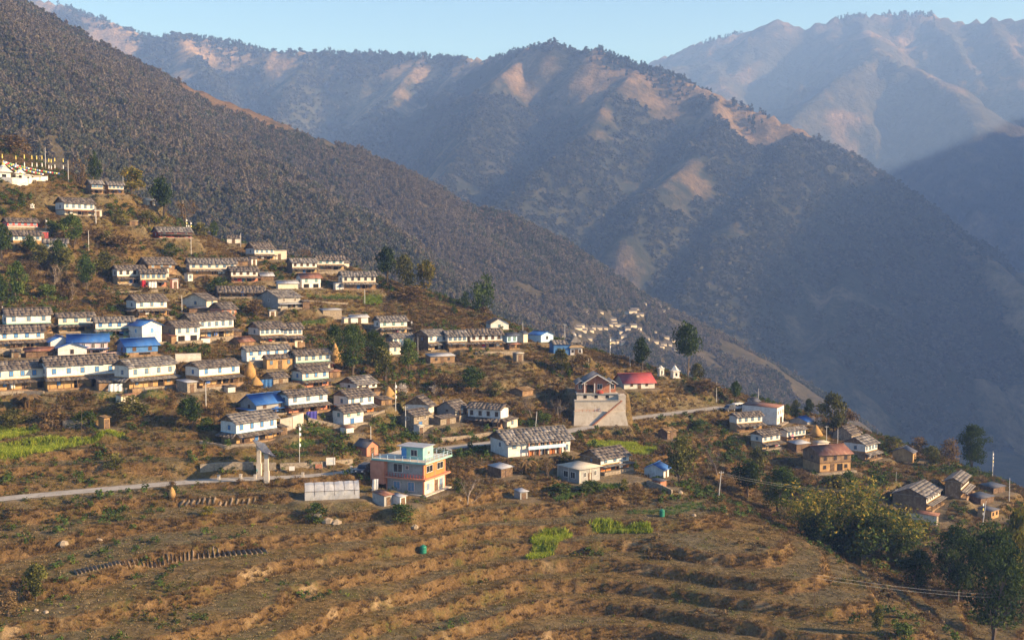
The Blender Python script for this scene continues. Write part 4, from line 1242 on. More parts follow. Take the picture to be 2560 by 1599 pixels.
def orange_house():
    d = site(0, 952.6, 1059.7, 1105, 1239, 1152, 64, 8.2, 8.0)
    e = empty('orange_house', (d['x'], d['y'], d['z']), d['rz'])
    tag(e, 'three-storey house with orange upper floor, mint roof terrace and rooftop room', 'house')
    L, W = 8.0, 8.2
    MB().box(-0.6, L + 0.9, -0.9, W, -2.2, 0.18).obj('plinth', WALL['concrete'], e)
    MB().box(0, L, 0, W, 0.18, 2.85).obj('ground_floor', WALL['cream'], e)
    MB().box(-0.03, 0, 0.35, W - .3, 0.18, 2.85).obj('stone_facing', WALL['cement'], e)
    MB().box(-0.75, L + 0.75, -0.75, W + .3, 2.85, 3.15).obj('floor_slab', WALL['salmon'], e)
    MB().box(0.05, L - .05, 0.05, W, 3.15, 6.0).obj('upper_floor', WALL['cement'], e)
    MB().box(0.25, L - .25, -0.02, 0.05, 3.15, 6.0).obj('orange_front', WALL['orange'], e)
    MB().box(-0.95, 1.2, W - 0.1, W + 2.9, 1.6, 5.9).obj('side_block', WALL['salmon'], e)
    for (x, y) in ((-.02, -.02), (-.02, W * .5), (L - .28, -.02), (-.02, W - .3), (L * .5 - .15, -.03)):
        MB().box(x, x + .3, y, y + .3, 0.18, 2.85).obj('column', WALL['salmon'], e)
    for (x, y) in ((-.03, -.03), (L - .27, -.03), (-.03, W - .3), (L * .5 - .12, -.05)):
        MB().box(x, x + .3, y, y + .3, 3.15, 6.0).obj('column', WALL['salmon'], e)
    ts = MB().box(-1.0, L + 1.0, -1.0, W + 2.6, 6.0, 6.32).obj('terrace_slab', WALL['mint'], e)
    MB().box(-.9, L + .9, -.9, W + 2.5, 6.32, 6.34).obj('terrace_floor', WALL['concrete'], ts)
    rail(e, [(-.9, W + 2.4, 6.34), (-.9, -.9, 6.34), (L + .9, -.9, 6.34), (L + .9, W + 2.4, 6.34)], 0.9, 1.5, 'skyblue')
    rail(e, [(-.7, W, 3.15), (-.7, -.7, 3.15)], 0.75, 0.6, 'red', 'balcony_railing')
    rm = MB().box(1.4, 5.2, 1.0, 5.6, 6.34, 8.6).obj('rooftop_room', WALL['mint'], e)
    MB().box(1.1, 5.5, 0.7, 6.6, 8.6, 8.74).obj('room_roof', METAL['tin'], rm)
    add_door(e, 1.39, 5.1, 6.34, 0.9, 1.9, 'bright', -math.pi / 2)
    w_ = add_window(e, 1.38, 2.9, 7.0, 1.3, 1.1, 'dark', 'white', -math.pi / 2)
    add_window(e, 3.5, 0.98, 7.2, 0.5, 0.5, 'dark', 'white')
    for (x, ww) in ((2.0, 2.2), (5.9, 2.2)):
        add_window(e, x, -0.05, 4.15, ww, 1.25, 'dark', 'white')
    add_window(e, 0.02, 5.6, 4.0, 1.9, 1.5, 'dark', 'white', -math.pi / 2)
    add_window(e, 0.02, 3.6, 4.7, 0.6, 0.55, 'dark', 'rose', -math.pi / 2)
    add_window(e, -0.05, 5.8, 0.9, 1.3, 1.3, 'blue', 'rose', -math.pi / 2)
    add_window(e, -0.05, 2.7, 0.7, 1.3, 1.6, 'blue', 'rose', -math.pi / 2)
    add_window(e, 1.5, -0.02, 0.9, 0.9, 1.2, 'blue', 'rose')
    add_window(e, 6.3, -0.02, 1.0, 1.2, 1.2, 'blue', 'rose')
    add_door(e, 4.6, -0.03, 0.18, 0.9, 2.0, 'wood')
    return e


orange_house()


def hall():
    x, y, z = hit(1437, 1062)
    s = F_PX / y
    e = empty('stilt_hall', (x, y + 0.4, ROAD_Z), R(2))
    tag(e, 'brown hall with white-trimmed gables on tall concrete retaining walls', 'hall')
    Wd = 13.0
    PADS.append((x + Wd / 2, y + 13.5, R(2), Wd / 2 + 0.2, 7.0, ROAD_Z + 7.3, 2.0))
    PADS.append((x + Wd / 2, y + 1.2, R(2), Wd / 2 + 0.2, 2.6, ROAD_Z, 2.0))
    # battered lower wall with the stair climbing across it
    mb = MB()
    mb.add([(-0.3, 0, -1), (Wd + .6, 0, -1), (Wd + .2, 4, -1), (0, 4, -1), (0, .5, 3.4), (Wd - .4, .5, 3.4), (Wd - .4, 4, 3.4), (0, 4, 3.4)],
           [(0, 3, 2, 1), (4, 5, 6, 7), (0, 1, 5, 4), (1, 2, 6, 5), (2, 3, 7, 6), (3, 0, 4, 7)])
    lw = mb.obj('lower_retaining_wall', WALL['concrete'], e)
    mw = MB().box(0.2, 11.2, 2.4, 5.6, -1, 6.0).obj('middle_retaining_wall', WALL['concrete'], e)
    uw = MB().box(0.9, 11.4, 4.2, 9, -1, 7.55).obj('upper_retaining_wall', WALL['concrete'], e)
    MB().box(0.7, 11.8, 3.9, 4.2, 7.35, 7.6).obj('ledge', WALL['cement'], uw)
    MB().box(0.1, 11.3, 2.25, 2.4, 5.85, 6.1).obj('ledge', WALL['cement'], mw)
    MB().box(11.2, 13.0, 2.4, 9, -1, 7.3).obj('ramp_wall', WALL['concrete'], e)
    for k in range(22):
        f = k / 21
        xx = 4.4 + 7.0 * f
        MB().box(xx, xx + 0.42, -0.35 + 0.1 * f, 0.7, 0.1 + 5.9 * f, 0.36 + 5.9 * f).obj('step', WALL['brick'], e)
    for xx in (3.0, 5.8, 8.6):
        MB().box(xx - .4, xx + .4, 4.15, 4.3, 6.35, 7.1).obj('opening', WALL['dark'], uw)
    rail(e, [(0.2, 0.6, 3.4), (6.5, 0.6, 3.4)], 0.6, 0.9, 'salmon')
    # the hall itself
    B = 7.6
    x0, x1, y0, y1 = 1.2, 11.0, 5.6, 14
    wall_block(e, 'wall', WALL['brick'], x0 + 1.6, x1 - 1.6, y0, y1, B, B + 2.6, 'y', 1.9)
    wall_block(e, 'wing_wall', WALL['brick'], x0, x1, y0 + .9, y1 - 1, B, B + 2.3)
    me = roof_planes([[(x0 + .9, y1 + .4, B + 2.35), (x0 + .9, y0 - 1.4, B + 2.35), ((x0 + x1) / 2, y0 - 1.4, B + 4.7), ((x0 + x1) / 2, y1 + .4, B + 4.7)],
                      [(x1 - .9, y0 - 1.4, B + 2.35), (x1 - .9, y1 + .4, B + 2.35), ((x0 + x1) / 2, y1 + .4, B + 4.7), ((x0 + x1) / 2, y0 - 1.4, B + 4.7)]], 'darktin', 1, .16)
    ro = attach('roof', me, e)
    for sx, xa, xb in ((-1, x0 + .9, (x0 + x1) / 2), (1, x1 - .9, (x0 + x1) / 2)):
        MB().tube([(xa, y0 - 1.42, B + 2.3), (xb, y0 - 1.42, B + 4.66)], 0.11, 4).obj('white_trim', WALL['white'], ro)
    for (xa, xb) in ((x0 - .5, x0 + 2.4), (x1 - 2.4, x1 + .5)):
        xm = (xa + xb) / 2
        me = roof_planes([[(xa, y1 - 1, B + 2.15), (xa, y0 - .2, B + 2.15), (xm, y0 - .2, B + 3.1), (xm, y1 - 1, B + 3.1)], [(xb, y0 - .2, B + 2.15), (xb, y1 - 1, B + 2.15), (xm, y1 - 1, B + 3.1), (xm, y0 - .2, B + 3.1)]], 'darktin', 2, .14)
        me.name = 'wing_roof'
        wr = attach('wing_roof', me, e)
        MB().tube([(xa, y0 - .22, B + 2.1), (xm, y0 - .22, B + 3.06), (xb, y0 - .22, B + 2.1)], 0.09, 4).obj('white_trim', WALL['white'], wr)
    for xx in (x0 + 1.7, x0 + 4.2, x1 - 1.7):
        add_post(e, xx, y0 - 1.2, B, 2.5, 'white', 0.1)
    add_window(e, x0 + 5.6, y0 - .02, B + .9, 1.2, 1.2, 'dark', 'white')
    add_window(e, x0 + .8, y0 + .88, B + .9, .8, 1.1, 'dark', 'white')
    add_window(e, x1 - .8, y0 + .88, B + .9, .8, 1.1, 'dark', 'white')
    add_door(e, x0 + 3.2, y0 - .03, B, 1.4, 1.9, 'dark')
    MB().lathe([(0.9, B), (0.75, B + .45), (0.3, B + .7)], 10, (x0 + 5.6, y0 - 1.2)).obj('cloth_cover', WALL['red'], e)
    return e


hall()


def school():
    e, d = house(10, 90, 265, 875, 540, 400, 27, 'long school-like building with white ends, orange balcony front and streaked roof', 'building', 'long_school', low='white', up='white', band=None, skirt=None,
                 roof='grey', nwin=0, frontal=[(0.10, .8, .58, 1.0), (0.93, .8, .2, 1.0)], lowwin=0, door=False, rise=2.0, over=0.8, plinth=False)
    L, Hh = d['L'], d['H']
    MB().box(L * .30, L * .86, -0.05, 0.02, Hh * .52, Hh - .05).obj('orange_panel', WALL['ochre'], e)
    MB().box(L * .28, L * .88, -1.25, 0.0, Hh * .46, Hh * .52).obj('balcony', WALL['skyblue'], e)
    MB().box(L * .28, L * .88, -1.25, -1.18, Hh * .52, Hh * .70).obj('parapet', WALL['skyblue'], e)
    for i in range(8):
        add_post(e, L * (.29 + .58 * i / 7), -1.15, -0.2, Hh * .95, 'wood' if i % 2 else 'salmon', .08)
    for i in range(6):
        add_window(e, L * (.34 + .5 * i / 5), -.06, Hh * .62, .9, Hh * .26, 'dark', 'white')
    for i in range(5):
        add_door(e, L * (.36 + .46 * i / 4), -.03, 0, 1.0, Hh * .38, ('orange', 'wood', 'dark')[i % 3])
    return e


school()
e_, d_ = shed(10, 745, 940, 1150, 790, 655, 42, 'flat-roofed grey cement house with white window frames on the terrace', 'house', 'cement_house', up='cement', roof='slab', mono=True, rise=0.03, nwin=2, frame='white', pane='dark', over=0.6)
for yy in (0.3, 0.62):
    add_window(e_, -0.02, d_['W'] * yy, 0.9, 1.2, 1.2, 'dark', 'white', -math.pi / 2)
for (xx, yy) in ((0, 0), (d_['L'] * .5, 0), (0, d_['W'] * .5), (0, d_['W'])):
    MB().box(xx - .06, xx + .2, yy - .06, yy + .2, 0, d_['H']).obj('pillar', WALL['concrete'], e_)
# paved yard in front of it
PADS.append((d_['x'] + 7 * math.cos(R(42)) + 3 * math.sin(R(42)), d_['y'] + 7 * math.sin(R(42)) - 3 * math.cos(R(42)), R(42), 7, 3, d_['z'], 2.5))


def shrine_body(parent, w, h, top, mats=('white', 'white', 'yellow'), spire=True):
    """square white body, spreading cornice, four-sided roof and finial"""
    MB().box(-w * .62, w * .62, -w * .62, w * .62, -1.0, .25).obj('plinth', WALL[mats[0]], parent)
    MB().box(-w / 2, w / 2, -w / 2, w / 2, .25, h).obj('body', WALL[mats[0]], parent)
    MB().box(-w * .66, w * .66, -w * .66, w * .66, h, h + .18).obj('cornice', WALL[mats[0]], parent)
    mb = MB()
    mb.lathe([(w * .72, h + .18), (w * .42, h + top * .45), (w * .16, h + top * .85), (0.05, h + top)], 4 if not spire else 10)
    o = mb.obj('roof', WALL[mats[1]], parent)
    if spire:
        MB().lathe([(w * .13, h + top * .9), (w * .10, h + top * 1.15), (w * .05, h + top * 1.35), (0.02, h + top * 1.5)], 8).obj('finial', WALL[mats[2]], o)
    o2 = MB().box(-w * .16, w * .16, -w / 2 - .03, -w / 2 + .05, h * .3, h * .75).obj('niche', WALL['dark'], parent)


def shrine(u, vb, w, h, top, label, psi=20, name='shrine', cat='shrine', spire=False, mats=('white', 'white', 'yellow')):
    x, y, z = hit(u, vb)
    e = empty(name, (x, y, z), R(psi))
    tag(e, label, cat)
    PADS.append((x, y, R(psi), w * .7, w * .7, z, 2.0))
    shrine_body(e, w, h, top, mats, spire)
    return e


shrine(1652, 940, 1.35, 2.2, 0.9, 'slim white shrine with small cap on the ridge beside the round tree')
shrine(1687, 944, 1.9, 2.0, 1.7, 'white shrine with tall pyramid roof on the ridge beside the round tree')
shrine(81, 521, 0.9, 1.0, 0.5, 'tiny white wayside shrine on the slope below the big shrine', 15)
shrine(9, 452, 3.8, 2.6, 2.6, 'large white stupa with golden finial on the walled shrine platform', 30, 'stupa', 'stupa', True)
shrine(50, 452, 2.6, 2.2, 1.6, 'middle white stupa with pointed roof on the walled shrine platform', 30, 'stupa', 'stupa', True)
shrine(70, 452, 2.0, 1.6, 0.5, 'low white chapel block beside the middle stupa', 30, 'chapel', 'chapel')
shrine(92, 453, 2.2, 1.5, 0.25, 'cream flat-topped chapel at the end of the shrine platform', 30, 'chapel', 'chapel', False, ('cream', 'cream', 'cream'))


def pagoda():
    x, y, z = hit(1438, 888)
    e = empty('pagoda', (x, y, z), R(8))
    tag(e, 'small two-tier pagoda temple with slate roof and dark doorway on the crest', 'temple')
    PADS.append((x, y, R(8), 2.6, 2.6, z, 2.5))
    MB().box(-2.2, 2.2, -2.2, 2.2, -1.2, .2).obj('plinth', WALL['stone'], e)
    MB().box(-1.7, 1.7, -1.7, 1.7, .2, 2.5).obj('wall', WALL['white'], e)
    add_door(e, 0, -1.72, .2, .8, 1.7, 'wood')
    for xx in (-1.05, 1.05):
        add_window(e, xx, -1.72, 1.0, .5, .7, 'dark', 'wood')
    lr = MB().lathe([(3.2, 2.35), (1.9, 3.15), (1.6, 3.3)], 4).obj('lower_roof', SLATE['thatch'][2], e)
    lr.rotation_euler = (0, 0, math.pi / 4)
    MB().box(-1.1, 1.1, -1.1, 1.1, 3.1, 3.9).obj('upper_wall', WALL['cream'], e)
    ur = MB().lathe([(2.5, 3.75), (1.3, 4.6), (0.35, 5.4), (0.2, 5.6)], 4).obj('upper_roof', SLATE['grey'][0], e)
    ur.rotation_euler = (0, 0, math.pi / 4)
    MB().lathe([(.22, 5.55), (.28, 5.8), (.05, 6.2)], 8).obj('finial', WALL['white'], e)


pagoda()


def wall_run(name, pts, h, th, mat, label, cat='wall', z=None, down=2.0, pads=True):
    """free-standing wall along ground points given in the picture"""
    q = [hit(u, v, True) if z is None else (*hit(u, v, True)[:2], z) for (u, v) in pts]
    mb = MB()
    for a, b in zip(q[:-1], q[1:]):
        a, b = Vector(a), Vector(b)
        d = (b - a); d.z = 0
        nrm = Vector((-d.y, d.x, 0)).normalized() * th
        v = [a - nrm, b - nrm, b + nrm, a + nrm]
        mb.add([(p.x, p.y, p.z - down) for p in v] + [(p.x, p.y, p.z + h) for p in v], [(0, 3, 2, 1), (4, 5, 6, 7), (0, 1, 5, 4), (1, 2, 6, 5), (2, 3, 7, 6), (3, 0, 4, 7)])
    o = mb.obj(name, WALL[mat], None)
    tag(o, label, cat, None, 'thing')
    return o


wall_run('platform_wall', [(-40, 452), (30, 456), (70, 458), (118, 452)], 1.5, .3, 'white', 'long white platform wall below the stupas', down=2.5)
wall_run('garden_wall', [(700, 1078), (730, 1072), (757, 1062)], 2.6, .25, 'concrete', 'pale cement wall block beside the purple-blue tarpaulin', down=2)
wall_run('yard_wall', [(218, 895), (262, 892), (305, 888)], .9, .2, 'rose', 'rose-white yard wall in front of the long rose-walled building')
wall_run('field_wall', [(770, 1052), (830, 1066), (862, 1075)], .8, .25, 'stone', 'dark stone wall edging the garden below the tarpaulin')
wall_run('field_wall', [(500, 1175), (540, 1170), (600, 1168), (690, 1170)], 1.1, .3, 'stone', 'rough stone wall along the road behind the gate pillars')
wall_run('field_wall', [(700, 1172), (800, 1168), (880, 1160)], 1.1, .3, 'stone', 'rough stone wall along the road behind the white signboard')
wall_run('field_wall', [(1560, 1058), (1560, 1058.5), (1545, 1052)], .5, .2, 'stone', 'short stone wall stub at the foot of the concrete ramp')
wall_run('terrace_wall', [(1618, 1212), (1650, 1222), (1680, 1236)], 1.0, .2, 'stone', 'dark terrace wall curving below the brick box')
wall_run('terrace_wall', [(1188, 886), (1290, 884), (1310, 886)], .8, .25, 'stone', 'long dry-stone terrace wall under the upper row houses')
wall_run('terrace_wall', [(160, 1062), (190, 1064), (225, 1066)], 1.1, .6, 'stone', 'heap-like stone wall beside the ochre privy')
wall_run('terrace_wall', [(760, 752), (820, 757), (870, 760)], .35, .15, 'stone', 'thin stone edging below the green crest plot')

for (pts, lb) in (([(0, 985), (60, 983), (110, 984)], 'stone terrace wall under the long white row at the picture edge'), ([(300, 976), (360, 974), (430, 970)], 'stone terrace wall under the pale streaked-roof house'),
                  ([(455, 980), (520, 975), (590, 968)], 'stone terrace wall under the brown slate-roofed house'), ([(500, 1108), (560, 1118), (640, 1115)], 'stone terrace wall below the wide skirt roof'),
                  ([(330, 868), (390, 862), (440, 855)], 'stone terrace wall below the tall blue-roofed house'), ([(600, 905), (660, 900), (700, 895)], 'stone terrace wall under the streaked-roof white house'),
                  ([(450, 715), (520, 712), (570, 708)], 'stone terrace wall under the long grey-roofed house'), ([(740, 690), (800, 684), (850, 680)], 'stone terrace wall below the outer crest house'),
                  ([(270, 735), (330, 732), (395, 728)], 'stone terrace wall under the laundry house'), ([(330, 800), (390, 798), (430, 796)], 'stone terrace wall under the isolated ochre house'),
                  ([(880, 1048), (930, 1042), (960, 1030)], 'stone terrace wall beside the path by the cone haystack'), ([(1100, 1100), (1180, 1092), (1260, 1080)], 'roadside stone wall under the black-roofed white house'),
                  ([(1830, 1095), (1880, 1092), (1950, 1090)], 'stone terrace wall in the upper right-hand hamlet'), ([(2020, 1190), (2080, 1186), (2140, 1180)], 'stone terrace wall under the ruined ochre house')):
    wall_run('terrace_wall', pts, .55, .25, 'stone', lb)

# ------------------------------------------------------------------ foliage
def leaf_mat(name, c1, c2, rough=0.8, trans=0.25, rand=0.25):
    if name in MATS:
        return MATS[name]
    m, nt, b = _nt(name)
    v = _pos(nt)
    n = _noise(nt, v, 0.9, 3)
    col = _ramp(nt, n, [(0.35, c1), (0.65, c2)])
    oi = nt.nodes.new('ShaderNodeObjectInfo')
    col = _mix(nt, 1.0, col, _ramp(nt, oi.outputs['Random'], [(0.0, 1 - rand), (1.0, 1 + rand)]), 'MULTIPLY')
    nt.links.new(col, b.inputs['Base Color'])
    b.inputs['Roughness'].default_value = rough
    b.inputs['Specular IOR Level'].default_value = 0.1
    if trans:
        t = nt.nodes.new('ShaderNodeBsdfTranslucent')
        nt.links.new(col, t.inputs[0])
        mx = nt.nodes.new('ShaderNodeMixShader')
        mx.inputs[0].default_value = trans
        out = next(x for x in nt.nodes if x.type == 'OUTPUT_MATERIAL')
        nt.links.new(b.outputs[0], mx.inputs[1]); nt.links.new(t.outputs[0], mx.inputs[2]); nt.links.new(mx.outputs[0], out.inputs[0])
    MATS[name] = m
    return m


def leaf_cards(pts, size, rg, flat=0.0, aspect=1.0):
    """small four-cornered leaf sprays at pts, random tilt"""
    n = len(pts)
    nrm = rg.normal(size=(n, 3)); nrm[:, 2] += flat
    nrm /= np.linalg.norm(nrm, axis=1)[:, None]
    a = np.cross(nrm, rg.normal(size=(n, 3))); a /= np.linalg.norm(a, axis=1)[:, None] + 1e-9
    b = np.cross(nrm, a)
    s = (size * rg.uniform(0.6, 1.35, n))[:, None] if not hasattr(size, 'shape') else size[:, None]
    a, b = a * s * aspect, b * s * 0.62
    k = rg.uniform(0.5, 1.0, (n, 4))
    V = np.stack([pts - a * k[:, :1], pts - b * k[:, 1:2], pts + a * k[:, 2:3], pts + b * k[:, 3:4]], 1).reshape(-1, 3)
    return V, np.arange(4 * n).reshape(n, 4)


def blob_points(blobs, n, rg, shell=0.55):
    """blobs: (x,y,z,rx,ry,rz); more leaves towards the outside and on top"""
    w = np.array([b[3] * b[4] * b[5] for b in blobs]) ** 0.67
    pick = rg.choice(len(blobs), n, p=w / w.sum())
    B = np.array(blobs)[pick]
    d = rg.normal(size=(n, 3)); d /= np.linalg.norm(d, axis=1)[:, None]
    r_ = shell + (1 - shell) * rg.random(n) ** 0.6
    r_ *= 1 + 0.22 * rg.normal(size=n)
    return B[:, :3] + d * B[:, 3:6] * r_[:, None], pick, d


def crown_mesh(name, blobs, n, size, mats, seed, flat=0.2, shell=0.6, aspect=1.0):
    rg = np.random.default_rng(seed)
    p, pick, d = blob_points(blobs, n, rg, shell)
    V, Fq = leaf_cards(p, size, rg, flat, aspect)
    tone = rg.random(len(blobs))[pick] * 0.7 + rg.random(n) * 0.6
    mi = np.digitize(tone, [0.5, 0.85]) if len(mats) == 3 else (tone > 0.65).astype(int) if len(mats) == 2 else np.zeros(n, int)
    return mesh_np(name, V, Fq, mats, False, mi)


def rand_blobs(rg, h0, h1, w, n, r0=0.28, r1=0.42, shape='round'):
    out = []
    for i in range(n):
        t = rg.random()
        z = h0 + (h1 - h0) * t
        if shape == 'round':
            prof = math.sqrt(max(0.05, 1 - (2 * t - 0.9) ** 2))
        elif shape == 'cone':
            prof = 1.05 - 0.95 * t
        elif shape == 'column':
            prof = 0.55 + 0.6 * math.sin(math.pi * min(1, t * 0.9 + 0.15))
        else:
            prof = 0.9
        a, q = rg.uniform(0, 2 * math.pi), math.sqrt(rg.random()) * 0.72
        r_ = w / 2 * rg.uniform(r0, r1) * (1 if shape != 'cone' else prof + 0.25)
        out.append((math.cos(a) * q * prof * w / 2, math.sin(a) * q * prof * w / 2, z, r_, r_, r_ * rg.uniform(0.65, 0.95)))
    return out


BARK = mottled('grey_brown_bark', (0.075, 0.055, 0.040), (0.15, 0.115, 0.085), 2.0, 0.95)
PALE = mottled('pale_dry_bark', (0.20, 0.155, 0.115), (0.33, 0.27, 0.21), 2.0, 0.95)
LEAF = {
    'dark': [leaf_mat('leaf_dark_a', (0.014, 0.028, 0.007), (0.026, 0.045, 0.010)), leaf_mat('leaf_dark_b', (0.028, 0.050, 0.010), (0.048, 0.074, 0.015)), leaf_mat('leaf_dark_c', (0.055, 0.082, 0.016), (0.085, 0.110, 0.024))],
    'green': [leaf_mat('leaf_green_a', (0.020, 0.038, 0.008), (0.034, 0.058, 0.011)), leaf_mat('leaf_green_b', (0.045, 0.074, 0.014), (0.070, 0.105, 0.020)), leaf_mat('leaf_green_c', (0.090, 0.120, 0.024), (0.140, 0.160, 0.034))],
    'olive': [leaf_mat('leaf_olive_a', (0.034, 0.038, 0.010), (0.055, 0.058, 0.014)), leaf_mat('leaf_olive_b', (0.075, 0.080, 0.018), (0.115, 0.112, 0.026)), leaf_mat('leaf_olive_c', (0.150, 0.140, 0.034), (0.210, 0.180, 0.045))],
    'yellow': [leaf_mat('leaf_gold_a', (0.045, 0.050, 0.010), (0.075, 0.080, 0.014)), leaf_mat('leaf_gold_b', (0.150, 0.140, 0.022), (0.220, 0.185, 0.030)), leaf_mat('leaf_gold_c', (0.260, 0.190, 0.030), (0.360, 0.240, 0.038))],
    'brown': [leaf_mat('leaf_brown_a', (0.050, 0.034, 0.016), (0.080, 0.054, 0.024)), leaf_mat('leaf_brown_b', (0.105, 0.068, 0.030), (0.155, 0.098, 0.042)), leaf_mat('leaf_brown_c', (0.190, 0.125, 0.055), (0.260, 0.170, 0.075))],
    'blossom': [leaf_mat('blossom_twig', (0.15, 0.10, 0.065), (0.22, 0.16, 0.11)), leaf_mat('blossom_cream', (0.48, 0.42, 0.35), (0.60, 0.54, 0.46)), leaf_mat('blossom_white', (0.66, 0.62, 0.56), (0.78, 0.74, 0.68))],
    'grass': [leaf_mat('dry_grass_a', (0.090, 0.055, 0.021), (0.140, 0.084, 0.032)), leaf_mat('dry_grass_b', (0.160, 0.100, 0.040), (0.230, 0.146, 0.060)), leaf_mat('dry_grass_c', (0.310, 0.220, 0.100), (0.400, 0.290, 0.140))],
    'crop': [leaf_mat('crop_a', (0.110, 0.170, 0.014), (0.150, 0.210, 0.018)), leaf_mat('crop_b', (0.180, 0.250, 0.022), (0.240, 0.300, 0.028)), leaf_mat('crop_c', (0.330, 0.350, 0.040), (0.420, 0.400, 0.055))],
    'veg': [leaf_mat('veg_a', (0.026, 0.060, 0.018), (0.040, 0.085, 0.024)), leaf_mat('veg_b', (0.055, 0.105, 0.028), (0.080, 0.135, 0.034)), leaf_mat('veg_c', (0.10, 0.15, 0.04), (0.14, 0.19, 0.05))],
}


def limb_mesh(h, r, seed, mat, spread=0.5, levels=3, start=0.35, bend=0.25, kids=4, taper=0.62):
    rg = random.Random(seed)
    mb = MB()
    tips = []

    def grow(p, d, ln, rad, lv):
        pts, rr = [p], [rad]
        n = 4 if lv > 1 else 3
        for i in range(n):
            d = (d + Vector((rg.uniform(-1, 1), rg.uniform(-1, 1), rg.uniform(-.5, .8))) * bend * 0.5).normalized()
            p = p + d * ln / n
            pts.append(p); rr.append(rad * (1 - (1 - taper) * (i + 1) / n))
        mb.tube(pts, rr, 5 if lv == levels else 3, cap=False)
        tips.append(pts[-1])
        if lv > 0:
            for k in range(kids):
                t = rg.uniform(start if lv == levels else 0.3, 1.0)
                i = min(n - 1, int(t * n))
                q = pts[i].lerp(pts[i + 1], t * n - i)
                nd = (d * 0.75 + Vector((rg.uniform(-1, 1), rg.uniform(-1, 1), rg.uniform(-0.15, 0.7))) * spread * 1.5).normalized()
                grow(q, nd, ln * rg.uniform(0.42, 0.68), rad * taper * rg.uniform(0.5, 0.75), lv - 1)
    grow(Vector((0, 0, -0.3)), Vector((0, 0, 1)), h * 0.62, r, levels)
    return mb.mesh('trunk', mat), tips


TREES = {}


